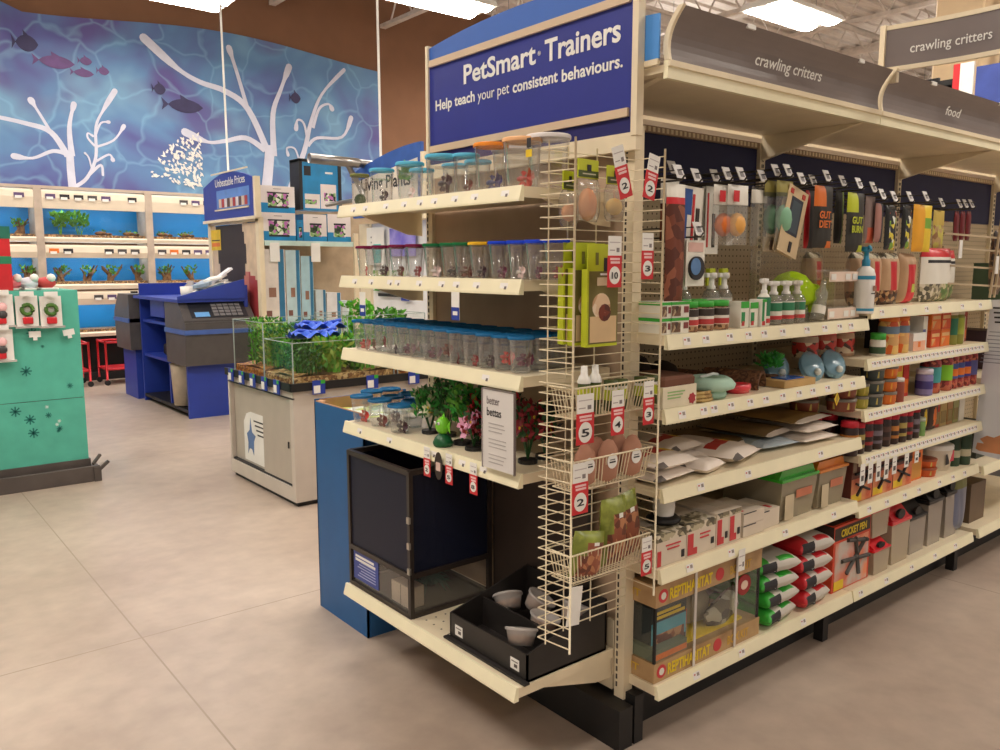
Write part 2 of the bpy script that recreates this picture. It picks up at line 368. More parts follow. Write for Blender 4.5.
def ribbon(b, pts, w0, w1, knob=0, mt_=CORAL):
    P = [atY(x, y, YM - .012) for x, y in pts]; Q = []
    for i in range(len(P) - 1):                      # smooth a little
        a = P[max(i - 1, 0)]; p = P[i]; q = P[i + 1]; d = P[min(i + 2, len(P) - 1)]
        for k in range(5):
            t = k / 5; Q.append(.5 * ((2 * p) + (q - a) * t + (2 * a - 5 * p + 4 * q - d) * t * t + (3 * p - a - 3 * q + d) * t ** 3))
    Q.append(P[-1]); n = len(Q); vs = []; fs = []
    for i, p in enumerate(Q):
        d = (Q[min(i + 1, n - 1)] - Q[max(i - 1, 0)]).normalized(); nn = Vector((-d.z, 0, d.x)); t = i / (n - 1)
        w = (w0 + (w1 - w0) * min(1, t * 1.3)) * .5
        if knob and t > .72: w = max(w, knob * .5 * math.sin(min(1, (t - .72) / .2) * PI / 2))
        for s in (-1, 1): q = p + nn * w * s; vs.append((q.x, 0, q.z))
    for i in range(n - 1): fs.append((2 * i, 2 * i + 2, 2 * i + 3, 2 * i + 1))
    e = Q[-1]; r = (knob or w1) * .5; m = len(vs); yo = 0
    for k in range(10): vs.append((e.x + r * math.cos(k * PI / 5), yo, e.z + r * math.sin(k * PI / 5)))
    fs.append(tuple(range(m + 9, m - 1, -1)))
    ribbon.y -= .0006
    b.add([(v[0], ribbon.y - (.0003 if i_ >= m else 0), v[2]) for i_, v in enumerate(vs)], fs, mt_)
ribbon.y = -.002
b = MB()
for pts, a, c, kn in [([(73, 190), (71, 170), (70, 154)], .1, .09, 0), ([(68, 156), (51, 132), (25, 123), (-6, 116)], .08, .05, 0), ([(51, 132), (40, 114), (31, 100)], .04, .03, .08),
    ([(68, 154), (53, 151), (33, 158), (14, 156)], .06, .03, .075), ([(72, 156), (69.5, 127), (74, 104)], .08, .04, .07), ([(73, 188), (87, 178), (96, 157), (96, 127), (104, 109), (115, 91)], .05, .03, .07),
    ([(96, 147), (114, 140), (124, 126)], .03, .025, .055), ([(95, 162), (109, 154.5), (113, 160)], .03, .025, .055), ([(95, 146), (88, 138), (88, 133), (93, 136)], .03, .02, .03),
    ([(96, 134), (101, 123), (109, 122)], .03, .02, .045), ([(90, 174), (101, 165), (103, 175)], .04, .03, .03), ([(92, 170), (89, 158), (85, 153)], .02, .02, .03)]: ribbon(b, pts, a, c, kn)
b.build('painted_coral', mt)
b = MB()
for pts, a, c, kn in [([(266, 192), (268, 175), (270, 150)], .16, .15, 0), ([(269, 154), (248, 109), (225, 91), (200, 82), (177, 68), (144, 38)], .1, .06, .12),
    ([(248, 110), (238, 76), (229, 48)], .06, .05, .09), ([(265, 150), (246, 138), (225, 141), (208, 142), (185, 132)], .09, .04, .11), ([(274, 156), (273, 114), (281, 89), (289, 67)], .1, .05, .1),
    ([(289, 192), (304, 152), (311, 122), (322, 94), (344, 70)], .1, .04, .06), ([(308, 146), (317, 138), (342, 137), (351, 118)], .05, .04, .08), ([(313, 128), (319, 109), (328, 104), (332, 109)], .05, .03, .08),
    ([(308, 144), (304, 124), (297.5, 120), (296, 129)], .04, .03, .07), ([(300, 164), (295, 149), (287, 148), (288, 155)], .03, .025, .05)]: ribbon(b, pts, a, c, kn)
b.build('painted_coral', mt)
def fishshape(x, y, L_, H_, mt_, flip=1, tall=0):
    bb = MB(); P0 = atY(x, y, YM - .02); k = .0146
    pr = []
    for i in range(9): t = i / 8; pr.append((flip * (-.5 + t) * L_ * k * .8, H_ * k * .5 * math.sin(PI * t) ** .7 * (1 + tall)))
    vs = [(P0.x + a, -.008, P0.z + h) for a, h in pr] + [(P0.x + a, -.008, P0.z - h) for a, h in reversed(pr[1:-1])]
    tx = P0.x - flip * .38 * L_ * k
    bb.add(vs, [tuple(range(len(vs)))], mt_)
    bb.add([(tx, -.009, P0.z), (tx - flip * .16 * L_ * k, -.009, P0.z + .45 * H_ * k), (tx - flip * .12 * L_ * k, -.009, P0.z), (tx - flip * .16 * L_ * k, -.009, P0.z - .45 * H_ * k)], [(0, 1, 2, 3)], mt_)
    bb.add([(P0.x - .1 * L_ * k, -.009, P0.z + .3 * H_ * k), (P0.x + .12 * L_ * k, -.009, P0.z + .4 * H_ * k), (P0.x - .12 * flip * L_ * k, -.009, P0.z + .78 * H_ * k)], [(0, 1, 2)], mt_)
    bb.build('painted_fish', mt)
FD = mat(52, 48, 88, .6, name='dark_fish_print'); FP = mat(104, 74, 128, .6, name='purple_fish_print')
for a in ((27, 43, 22, 14, FD), (57, 62, 36, 11, FP), (86, 61, 13, 7, FP), (84, 73, 21, 7, FP), (104, 71, 12, 7, FP), (160, 89, 14, 10, FD), (186, 106, 42, 13, FD), (296, 98, 14, 11, FD)): fishshape(*a)
b = MB()
for i in range(190):
    t = random.random() ** .6; a = random.uniform(1.62, 2.9); x = 203 + t * 54 * math.cos(a); y = 190 - t * 56 * math.sin(a)
    p = atY(x, y, YM - .02); an = a + random.choice((-.6, .6)); l = random.uniform(.04, .09); d = Vector((math.cos(an), 0, math.sin(an))); nn = Vector((-d.z, 0, d.x)) * .016
    q = Vector((p.x, -.008 - .0001 * i, p.z)); b.add([q - d * l * .5, q + nn, q + d * l * .5, q - nn], [(0, 1, 2, 3)], WHITE)
b.build('painted_coral_spray', mt)
# ------------------------------------------------------------------ wall of fish tanks
AQF = mat(184, 168, 152, .5, name='aquarium_frame'); AQH = mat(236, 222, 200, .4, var=.02, name='aquarium_header'); AQB = mat(18, 132, 200, .5, var=.05, scale=1.5, name='tank_blue_back')
GRAV = printed('gravel', [(150, 110, 70), (110, 80, 60), (190, 150, 100), (90, 70, 50)], 60)
AY = 11.6
rows = [(2.43, 2.2, 1.86, 1.79), (1.76, 1.59, 1.27, 1.19), (1.17, .99, .65, .58)]
names_r = ['top', 'middle', 'bottom']
def aqbank(x0, x1, nm, right_post=False):
    t = thing('aquarium_rack', 'bank of stacked blue fish tanks, %s' % nm, 'fish tank rack', (x0, AY, 0))
    W = x1 - x0
    b = MB(); b.box(-.045, .045, -.05, .42, 0, 2.44, AQF); b.build('post', t)
    if right_post: b = MB(); b.box(W - .045, W + .045, -.05, .42, 0, 2.44, AQF); b.build('post', t)
    b = MB(); b.box(-.045, W - .0455, -.03, .42, 2.44, 2.475, AQF); b.box(.045, W - .045, 0, .42, .0, .1, BLACK); b.box(.045, W - .045, .38, .42, .1, .58, BLACK); b.build('frame', t)
    for k, (a, c, d, e) in enumerate(rows):
        b = MB(); b.prism([(-.02, a - .005), (-.05, a - .03), (-.055, a - .1), (-.03, c), (.02, c), (.02, a - .005)], 'x', .045, W - .045, AQH); h = b.build('header_panel', t)
        b = MB(); b.prism([(-.05, d - .012), (-.062, d - .03), (-.05, e), (.4, e), (.4, d - .012)], 'x', .045, W - .045, AQH); b.build('tray', t)
        b = MB(); b.box(.045, W - .045, .36, .38, d, c + .03, AQB); b.build('tank_back', t)
        b = MB(); b.box(.05, W - .05, 0, .36, d - .01, d + .022, GRAV); b.build('gravel', t)
        b = MB(); b.quad((.045, -.01, d), (W - .045, -.01, d), (W - .045, -.01, c), (.045, -.01, c), GLASS); b.build('tank_glass', t)
        b = MB(); b.box(.1, W - .1, .1, .14, c + .012, c + .02, emit('tank_lamp', (225, 240, 255), 14)); b.build('tank_lamp', t)
        b = MB(); nx = [.14 + .16 * q for q in range(int(W / .16) - 1)]
        for q, xx in enumerate(nx):
            if random.random() < .68:
                cc = [INK, mat(90, 70, 110, .6), mat(70, 66, 66, .6)][random.randrange(3)] if random.random() < .9 else ORANGE
                y = -.058; zz = a - .11
                b.box(xx - .055, xx + .055, y - .006, y, zz, zz + .055, cc); b.box(xx - .045, xx + .03, y - .009, y - .006, zz - .014, zz + .02, WHITE)
        b.build('species_card', h)
aqbank(-.6, .73, 'partly cut off at the left edge of the picture')
aqbank(.73, 2.03, 'behind the red and green display post')
aqbank(2.03, 3.335, 'middle one with the leafy plants in its top tank')
aqbank(3.335, 4.63, 'right one behind the blue sign board', True)
WOOD = printed('driftwood', [(90, 60, 40), (140, 100, 66), (60, 40, 30)], 14, .8, 'noise')
LEAF = printed('leaf_green', [(50, 120, 30), (110, 170, 50), (40, 90, 30)], 9, .5, 'noise')
def leafclump(b, x, y, z, r, h, n, m, wl=.02, t0=.35):
    for i in range(n):
        a = random.uniform(0, 2 * PI); rr = r * random.random() ** .5; t = random.uniform(t0, 1); x1 = x + math.cos(a) * rr; y1 = y + math.sin(a) * rr
        z1 = z + h * t; d = Vector((random.uniform(-1, 1), random.uniform(-1, 1), random.uniform(.2, 1.2))).normalized(); s = d.cross(Vector((random.random(), random.random(), .3))).normalized() * wl * .5
        l = wl * random.uniform(1.4, 2.6); p = Vector((x1, y1, z1)); b.add([p, p + d * l * .5 + s, p + d * l, p + d * l * .5 - s], [(0, 1, 2, 3)], m[i % len(m)] if isinstance(m, list) else m)
def decor(px, row, kind, lab, yy=.14):
    p = atY(px, 220, AY + yy); z = rows[row][2] + .022; b = MB()
    if kind == 'wood':
        for i in range(6):
            a = random.uniform(-.6, .6); b.tube([(random.uniform(-.05, .05), 0, 0), (a * .1, random.uniform(-.03, .03), .1), (a * .22, 0, random.uniform(.14, .22))], .022, WOOD, 6, .008)
        leafclump(b, 0, 0, .02, .08, .16, 30, LEAF, .03); nm, ct = 'driftwood_piece', 'aquarium decoration'
    elif kind == 'plant':
        leafclump(b, 0, 0, 0, .1, .26, 90, LEAF, .04)
        for i in range(5): b.tube([(random.uniform(-.03, .03), 0, 0), (random.uniform(-.09, .09), 0, .22)], .005, LEAF, 5, .003)
        nm, ct = 'aquarium_plant', 'plant'
    else:
        b.sphere((0, 0, .028), .05, WOOD, 8, 1.6, 1, .55); b.sphere((.1, .02, .02), .035, WOOD, 8, 1.3, 1, .55); leafclump(b, 0, 0, 0, .1, .06, 16, LEAF, .02); nm, ct = 'aquarium_rock', 'rock'
    tag(b.build(nm, None, (p.x, AY + yy, z)), lab, ct)
for px, row, kd, lab in [(18, 0, 'wood', 'brown driftwood with moss in the top tank nearest the left edge'), (60, 0, 'plant', 'green plant in the top tank, left of the two tall ones'), (79, 0, 'plant', 'green plant in the top tank, right of the two tall ones'),
    (100, 0, 'rock', 'low brown rock just right of the tall plants in the top tank'), (128, 0, 'rock', 'low rock at the right end of the middle bank, top tank'), (162, 0, 'rock', 'left low brown rock in the top tank of the right bank'), (184, 0, 'rock', 'middle low brown rock in the top tank of the right bank'),
    (24, 1, 'wood', 'driftwood in the middle tank above the green display board'), (57, 1, 'wood', 'leftmost driftwood in the middle tank of the middle bank'), (84, 1, 'wood', 'mossy driftwood second from left in the middle tank'),
    (109, 1, 'wood', 'small driftwood column third in the middle tank'), (135, 1, 'wood', 'driftwood with yellow leaves at the right of the middle tank'), (163, 1, 'wood', 'driftwood standing in the middle tank of the right bank, left one'), (187, 1, 'wood', 'driftwood standing in the middle tank of the right bank, right one')]:
    decor(px, row, kd, lab)
# red stock carts in front of the tanks
REDM = mat(200, 40, 50, .4, .3, name='red_metal')
def cart(x, y, lab):
    t = thing('stock_cart', lab, 'cart', (x, y, 0)); b = MB()
    for sx in (0, .52):
        for sy in (0, .4): b.tube([(sx, sy, .07), (sx, sy, .56)], .014, REDM, 6)
    for z in (.2, .54):
        for sy in (0, .4): b.tube([(0, sy, z), (.52, sy, z)], .014, REDM, 6)
        for sx in (0, .52): b.tube([(sx, 0, z), (sx, .4, z)], .014, REDM, 6)
    b.build('frame', t)
    b = MB(); b.box(.01, .51, .01, .39, .2, .215, REDM); b.build('shelf', t)
    for sx in (0, .52):
        for sy in (0, .4): b = MB(); b.T = Matrix.Translation((sx, sy, .035)) @ Matrix.Rotation(PI / 2, 4, 'X'); b.cyl(0, 0, -.012, .012, .035, BLACK, 12); b.build('wheel', t)
    return t
cart(2.56, 10.98, 'red metal stock cart on wheels in front of the fish tanks, right one')
cart(1.85, 11.0, 'red metal stock cart on wheels half hidden behind the green display')
# ------------------------------------------------------------------ teal holiday display
TEAL = mat(84, 180, 158, .55, var=.04, name='teal_board'); DKG = mat(84, 76, 72, .5, name='grey_kick_plate')
t = thing('display_stand', 'teal green cardboard display stand with printed snowflakes at the left edge', 'display stand', (.1, 6.2, 0))
b = MB(); b.box(-1.2, 1.19, 0, .72, .15, .586, TEAL); b.box(-1.2, 1.19, 0, .72, .59, 1.33, TEAL); b.box(-1.19, 1.18, .004, .7, .585, .591, DKG); b.build('body', t)
b = MB(); b.box(-1.2, 1.2, -.012, .72, .01, .15, DKG); b.build('kick_plate', t)
b = MB(); b.box(-1.2, 1.24, -.09, -.07, .0, .11, DKG, .004); b.box(1.2, 1.245, -.1, .03, .0, .1, DKG); b.tube([(1.2, -.07, .12), (1.26, -.02, .17)], .012, DKG, 4); b.tube([(1.24, -.08, .08), (1.3, -.08, .13)], .014, DKG, 4); b.build('loose_kick_plate', t)
b = MB(); SN = mat(30, 120, 110, .6); SW = mat(214, 240, 234, .6)
for i in range(34):
    x = random.uniform(-.5, 1.12); z = random.uniform(.2, 1.28); r = random.choice((.012, .02, .034)); mm = SN if random.random() < .65 else SW
    if mm is SW: r = .012
    for k in range(4):
        a = k * PI / 4; dx, dz = math.cos(a) * r, math.sin(a) * r; nx, nz = -math.sin(a) * r * .13, math.cos(a) * r * .13
        b.add([(x - dx - nx, -.002, z - dz - nz), (x + dx - nx, -.002, z + dz - nz), (x + dx + nx, -.002, z + dz + nz), (x - dx + nx, -.002, z - dz + nz)], [(0, 1, 2, 3)], mm)
b.build('printed_snowflakes', t)
def ornament(px, py, lab, k):
    p = atY(px, py, 6.17); t = thing('hanging_toy_pack', lab, 'toy pack', (p.x, 6.17, p.z)); b = MB(); b.box(-.065, .065, 0, .006, -.1, .1, WHITE); b.box(-.075, .075, -.03, .005, -.112, -.1, FROST); b.build('card', t)
    b = MB(); b.box(-.04, .04, -.04, -.02, .1, .13, WHITE); b.tube([(0, 0, .115), (0, .03, .115)], .003, WIRE, 4); b.build('price_tag', t)
    b = MB()
    if k == 0:
        pts = [(math.cos(a) * .032, -.014, .01 + math.sin(a) * .032) for a in [q * PI / 8 for q in range(17)]]; b.tube(pts, .013, mat(70, 110, 40, .7), 6)
        b.box(-.03, .03, -.024, -.004, -.085, -.04, RED, .006)
    else: b.sphere((0, -.012, .02), .03, mat(240, 190, 190, .5), 10, 1, .5); b.sphere((0, -.014, -.03), .028, mat(60, 60, 60), 10, 1, .5); b.box(-.045, .02, -.02, -.002, -.09, -.05, RED, .006)
    b.build('toy', t)
ornament(2, 310, 'red and white toy pack hanging on the teal display at the left edge', 1)
ornament(27, 311, 'wreath toy pack on the teal display, left of the two with green rings', 0)
ornament(51, 311, 'wreath toy pack on the teal display, nearest its right edge', 0)
ornament(2, 345, 'dark toy pack on the lower hook row at the left edge', 1)
for px, py, lab in ((35, 335, 'white empty price tag below the left wreath pack'), (69, 333, 'tilted white empty price tag near the teal display corner')):
    p = atY(px, py, 6.17); b = MB(); b.box(-.035, .035, 0, .004, -.015, .025, WHITE); b.tube([(0, .002, 0), (0, .03, 0)], .003, WIRE, 4); b.box(-.012, .012, -.004, .002, -.035, -.012, WHITE); tag(b.build('price_tag', None, (p.x, 6.17, p.z), rot=(0, -.15 if px > 50 else 0, 0)), lab, 'price tag')
for i, (px, c) in enumerate(((12, (230, 120, 130)), (29, (225, 225, 235)), (46, (200, 60, 60)))):
    p = atY(px, 287, 6.4); b = MB(); b.sphere((0, 0, .045), .05, mat(*c), 10, 1.3, 1, .85); b.sphere((.03, -.03, .08), .03, WHITE, 8); b.box(-.07, .07, -.05, .05, 0, .012, WHITE, .003)
    tag(b.build('boxed_toy', None, (p.x, 6.4, 1.332)), ['pink toy on top of the teal display beside the red post', 'white toy in the middle of the three on the teal display', 'red and white toy on the teal display nearest its corner'][i], 'toy')
b = MB(); b.box(-.3, .04, -.02, .2, 0, .34, RED); b.box(-.302, .042, -.022, .2, .175, .225, mat(40, 130, 90)); b.box(-.302, .045, -.022, .2, .34, .42, mat(30, 110, 90))
p = atY(6, 290, 6.3); tag(b.build('gift_box_column', None, (p.x, 6.3, 1.332)), 'red box column with green bands on the teal display at the left edge', 'display box')
# ------------------------------------------------------------------ blue service desk
KB = mat(38, 62, 158, .45, var=.03, name='desk_blue'); GRY = mat(82, 78, 78, .4, name='console_grey'); GRYB = mat(70, 100, 170, .4, name='console_blue_band')
t = thing('service_desk', 'blue service desk with slanted top beside the aquarium wall', 'desk', (2.6, 8.05, 0))
b = MB(); b.box(0, .64, 0, .03, .0, .92, KB); b.box(0, .6, 1.47, 1.5, 0, 1.3, KB); b.box(.6, .635, 0, 1.5, 0, 1.3, KB); b.box(0, .6, .03, 1.47, .05, .08, BLACK)
b.box(.02, .6, .6, .63, .08, 1.12, KB); b.box(.02, .6, .63, 1.47, .5, .53, KB); b.box(.02, .6, .63, 1.47, .88, .91, KB); b.box(0, .03, .63, 1.1, .96, 1.14, KB); b.build('body', t)
b = MB(); b.prism([(0, 1.14), (1.5, 1.14), (1.5, 1.17), (0, 1.17)], 'x', -.06, .6, KB); b.prism([(-.06, 1.17), (-.06, 1.2), (.6, 1.36), (.6, 1.17)], 'y', -.02, .01, KB); b.build('worktop', t)
for q, x in enumerate((.08, .72)):
    b = MB(); b.T = Matrix.Translation((x, .1, .035)) @ Matrix.Rotation(PI / 2, 4, 'X'); b.cyl(0, 0, -.012, .012, .034, BLACK, 10); b.build('wheel', t)
def console(loc, rz, lab):
    t = thing('touch_console', lab, 'console', loc, rz)
    b = MB(); b.prism([(-.02, -.54), (-.06, -.2), (-.06, -.12), (-.04, -.12), (-.04, -.1), (.14, .08), (.55, .08), (.55, -.54)], 'x', 0, .7, GRY)
    b.build('body', t)
    b = MB(); b.prism([(-.072, -.235), (-.072, -.19), (.55, -.19), (.55, -.235)], 'x', -.012, .71, GRYB); b.build('band', t)
    b = MB(); L_ = math.hypot(.18, .18)
    b.T = Matrix.Translation((0, -.04, -.1)) @ Matrix.Rotation(PI / 4, 4, 'X')
    b.box(.08, .64, .03, .225, 0, .004, mat(40, 42, 50, .3))
    for i in range(5):
        for j in range(4): b.box(.3 + i * .06, .35 + i * .06, .045 + j * .042, .078 + j * .042, .004, .012, mat(128, 126, 128, .4), .002)
    b.box(.12, .26, .04, .1, .004, .008, mat(110, 170, 230, .3)); b.build('key_panel', t)
    b = MB(); b.box(.2, .27, .09, .13, .08, .1, BLACK); b.box(.48, .55, .09, .13, .08, .1, BLACK); b.build('hinge', t)
    return t
console((2.56, 7.98, 1.07), 0, 'grey slanted console with key panel and blue band on the front of the desk')
t_ = console((3.2, 10.15, 1.1), PI, 'grey rounded console on the far side of the desk')
b = MB(); b.box(.06, .64, .0, .5, -1.1, -.54, KB); b.build('pedestal', t_)
b = MB(); b.lathe([(.0001, 0), (.11, 0), (.13, .4), (.14, .42), (.13, .4), (.0001, .38)], mat(206, 192, 172, .8, bump=.4), 14)
b.box(-.07, .07, -.06, .05, .39, .43, mat(180, 160, 130), .01); b.sphere((.05, .02, .42), .05, WHITE, 8)
tag(b.build('waste_bin', None, (2.68, 8.4, .095)), 'beige lined waste bin tucked in the open side of the desk', 'bin')
b = MB(); b.box(-.2, .2, -.15, .15, 0, .012, WHITE); b.box(-.12, .1, -.1, .1, .013, .03, mat(120, 150, 190)); b.T = Matrix.Rotation(.5, 4, 'Z'); b.box(-.16, .16, -.1, .1, .031, .045, WHITE); b.T = Matrix.Rotation(-.35, 4, 'Y'); b.box(-.1, .26, -.12, -.02, .05, .07, mat(230, 230, 236)); b.T = None
b.T = Matrix.Rotation(.9, 4, 'Z'); b.box(-.2, .14, -.06, .12, .05, .08, mat(150, 170, 190)); b.box(-.1, .1, -.16, .02, .08, .1, WHITE); b.T = None
tag(b.build('paper_stack', None, (2.93, 8.22, 1.27), rot=(0, -.25, 0)), 'pile of white papers and brochures on the slanted blue desk', 'papers')
b = MB(); b.lathe([(.0001, 0), (.06, 0), (.09, .05), (.075, .1), (.03, .15), (.04, .17), (.0001, .17)], FROST, 12); b.sphere((0, 0, .05), .05, mat(150, 130, 110), 8, 1, 1, .7)
tag(b.build('plastic_bag', None, (2.77, 8.35, 1.172)), 'crumpled clear plastic bag on the desk beside the papers', 'bag')
b = MB(); b.lathe([(.0001, 0), (.05, 0), (.06, .12), (.0001, .12)], WHITE, 14); tag(b.build('paper_cup', None, (2.66, 8.14, 1.172)), 'white cup standing on the left end of the desk', 'cup')
b = MB(); b.box(-.1, .1, -.008, .008, 0, .38, WHITE); b.box(-.08, .08, -.01, -.008, .05, .33, mat(190, 180, 190)); tag(b.build('brochure_sheet', None, (2.66, 8.62, .532), rz=-1.2), 'white printed sheet standing in the open shelf of the desk', 'paper')
b = MB(); b.box(-.12, .12, -.12, .12, 0, .12, BLACK, .02); tag(b.build('binder_box', None, (2.85, 9.1, .532)), 'dark box on the inner shelf of the desk', 'box')
# sign end of the second gondola, with poster
X2 = 3.29
t = thing('poster_end_panel', 'tall cream end panel with a pet photo poster behind the blue desk', 'end panel', (X2, 0, 0))
p1 = atX(209, 226, X2); p2 = atX(262, 335, X2); ya, yb = p2.y, p1.y
b = MB(); b.box(.0, .05, ya - .02, ya + .06, .0, 1.97, CREAM); b.box(0, .05, yb - .04, yb + .04, 0, 1.97, CREAM); b.box(0, .05, ya, yb, 1.93, 1.97, CREAM); b.build('frame', t)
b = MB(); PB = [mat(44, 34, 36, .5), mat(214, 190, 160, .5), mat(168, 60, 64, .5), mat(196, 120, 108, .5)]
def pc(u, v):
    if u < .16 + .05 * math.sin(v * 5): return PB[1]
    e = .78 - .35 * abs(v - .75)
    if u > e: return PB[1] if v > .62 - (u - e) * .3 else (PB[2] if u > .8 or v < .25 else PB[3])
    if v < .5 and u > .45 + v * .4: return PB[3]
    return PB[0]
b.grid(lambda u, v: (.01, yb - .05 - (yb - ya - .1) * u, .7 + 1.22 * v), 30, 30, pc, False); b.build('poster', t)
b = MB(); b.sq(yb - .32, yb - .04, 1.66, 1.88, .006, YELLOW); b.sq(yb - .3, yb - .06, 1.76, 1.772, .004, INK); b.sq(yb - .3, yb - .06, 1.7, 1.74, .004, ORANGE); b.build('yellow_sticker', t)
t = thing('price_sign_board', 'arched dark blue sign board reading Unbeatable Prices above the pet poster', 'sign', (X2 - .03, 0, 0))
s1 = atX(203, 187, X2 - .03); s2 = atX(205, 224, X2 - .03); s3 = atX(257, 222, X2 - .03); s4 = atX(253, 178, X2 - .03)
y0, y1 = s3.y, s1.y; zb = 1.98; zt = s1.z
b = MB(); arc = [(y1 - (y1 - y0) * i / 14, zt - .02 + .12 * math.sin(PI * i / 14)) for i in range(15)]
b.prism([(y0, zb), (y1, zb)] + arc, 'x', 0, .03, KB); b.build('panel', t)
b = MB(); b.box(-.02, .035, y0 - .03, y0 + .02, zb - .02, zt, CREAM); b.box(-.02, .035, y0, y1, zb - .03, zb, CREAM); b.build('frame', t)
b = MB(); b.box(-.01, 0, y0 + .18, y1 - .28, zb + .47, zb + .485, CREAM); b.box(-.01, 0, y0 + .18, y1 - .35, zb + .09, zb + .105, CREAM); b.build('rail', t)
b = MB(); b.sq(y0 + .16, y1 - .4, zb + .11, zb + .3, -.001, mat(96, 140, 210, .5)); b.build('picture_back', t)
b = MB()
for i in range(10): yy = y0 + .21 + i * .078; b.sq(yy, yy + .07, zb + .12, zb + .21, -.003, [mat(180, 60, 60), mat(220, 200, 180), mat(90, 60, 50), mat(230, 220, 220)][i % 4])
b.build('pet_pictures', t)
b = MB(); b.tube([(.015, (y0 + y1) / 2, 2.3), (.015, (y0 + y1) / 2 + .05, 5.95)], .011, WHITE, 6); b.build('hanging_cord', t)
ftext('Unbeatable Prices', (-.003, y1 - .38, zb + .34), (y1 - y0) * .56, .085, WHITE, t, bold=.004)
# ------------------------------------------------------------------ second gondola: long side with aquarium boxes
Y2 = 7.85; g0 = atY(259, 243, Y2).x; g1 = atY(353, 244, Y2).x; zs = atY(300, 242, Y2).z
t = thing('aquarium_shelving', 'rear cream gondola shelving with pegboard behind the plant tanks', 'shelving', (0, Y2, 0))
PEG2 = mat(186, 166, 138, .7, name='pegboard_tan')
b = MB(); b.box(X2 + .06, g1 + 1.5, .5, .53, .1, 2.2, PEG2); b.build('pegboard', t)
b = MB(); b.box(g1 - .0, g1 + .05, -.03, .0, 0, zs + .1, CREAM); b.build('upright', t)
b = MB(); b.box(X2 + .06, X2 + .1, .4, .5, 0, 2.3, CREAM); b.build('upright', t)
b = MB(); b.box(X2 + .06, g1 + .5, -.02, .5, 0, .25, CREAM); b.build('base', t)
b = MB(); b.box(X2 + .055, g1 - .005, 0, .49, zs - .03, zs, CREAM); b.box(X2 + .055, g1 - .005, -.02, 0, zs - .04, zs + .01, mat(200, 226, 216, .4)); b.box(g0 + .1, g0 + .2, -.03, -.02, zs - .2, zs - .01, WHITE); b.box(g1 - .5, g1 - .4, -.03, -.02, zs - .2, zs - .01, WHITE)
tag(b.build('shelf', None, (0, Y2, 0)), 'upper shelf of the rear gondola carrying white and blue aquarium boxes', 'shelf')
AQW = mat(240, 232, 230, .4, var=.02); AQU = mat(28, 140, 200, .4); PIC = printed('tank_picture', [(60, 90, 50), (200, 120, 190), (150, 190, 120), (40, 50, 40), (240, 240, 230)], 34, .4)
def aqbox(x0, x1, y, z, h, lab, style):
    W = x1 - x0; t = thing('aquarium_box', lab, 'boxed aquarium', (x0, y, z)); b = MB()
    b.box(0, W, 0, .3, 0, h, AQW if style != 2 else AQU); b.fq(0, W, 0, h * .22, 0, AQU); b.fq(0, W * .25, h * .22, h * .36, 0, AQU)
    b.sq(.0, .3, 0, h, 0, AQU); b.build('carton', t)
    b = MB()
    if style == 0: b.fq(W * .25, W * .82, h * .24, h * .72, -.002, PIC); b.fq(W * .23, W * .84, h * .72, h * .77, -.002, INK); b.fq(W * .25, W * .82, h * .17, h * .24, -.002, INK)
    else: b.fq(W * .28, W * .76, h * .2, h * .62, -.002, PIC); b.fq(W * .26, W * .78, h * .62, h * .68, -.002, INK)
    b.fq(W * .4, W * .62, h * .88, h * .9, -.002, mat(150, 140, 140)); b.build('front_print', t)
for (xa, xb, ya_, yb_, st, lab) in [(260, 296, 212, 241, 0, 'wide white and blue aquarium carton, bottom left on the rear shelf'), (260, 296, 184, 211, 0, 'wide white and blue aquarium carton stacked top left on the rear shelf'),
    (297.5, 303.5, 220, 241, 2, 'narrow blue aquarium carton between the two white stacks'), (304, 327, 214, 241, 1, 'white aquarium carton with picture, bottom row middle'), (328, 351, 214, 241, 1, 'white aquarium carton with picture, bottom row right')]:
    xa_ = atY(xa, 240, Y2 + .05).x; xb_ = atY(xb, 240, Y2 + .05).x; za = atY(xa, yb_, Y2 + .05).z; zb_ = atY(xa, ya_, Y2 + .05).z
    z0 = zs + .001 if yb_ > 230 else None
    if z0 is None: z0 = aq_top
    aqbox(xa_, xb_, Y2 + .05, z0, zb_ - (za if yb_ < 230 else z0) , lab, st)
    if xa == 260 and yb_ > 230: pass
    aq_top = z0 + (zb_ - z0) + .001 if yb_ > 230 else 9
# framed display hanging with lamp arm
bx0 = atY(303, 200, Y2 - .02).x; bx1 = atY(345, 200, Y2 - .02).x; zt = atY(320, 162, Y2 - .02).z; zq = zs + .33
t = thing('display_case', 'black framed blue display with aquarium pictures under a metal lamp', 'display', (bx0, Y2 + .06, zq)); W = bx1 - bx0; h = zt - zq
b = MB(); b.box(.03, W - .03, 0, .2, .0, h, AQU); b.fq(.06, W * .48, .02, h * .34, 0, AQW); b.fq(W * .5, W - .06, .02, h * .56, 0, AQW); b.fq(W * .13, W * .4, .06, h * .22, -.001, PIC); b.fq(W * .58, W * .86, .1, h * .38, -.001, PIC)
b.fq(W * .12, W * .28, h * .72, h * .92, 0, INK); b.fq(W * .62, W * .8, h * .78, h * .82, 0, WHITE); b.build('picture_panel', t)
b = MB(); b.box(0, .035, -.01, .21, 0, h + .02, BLACK); b.box(W - .035, W, -.01, .21, 0, h + .02, BLACK); b.box(0, W, -.01, .21, h, h + .03, BLACK); b.build('frame', t)
pa = atY(309, 158, 7.0); pb = atY(385, 166, 7.0); MET = mat(160, 155, 150, .3, .8)
t = thing('tank_lamp_arm', 'silver tube lamp on an angled bracket over the aquarium display', 'lamp', pa)
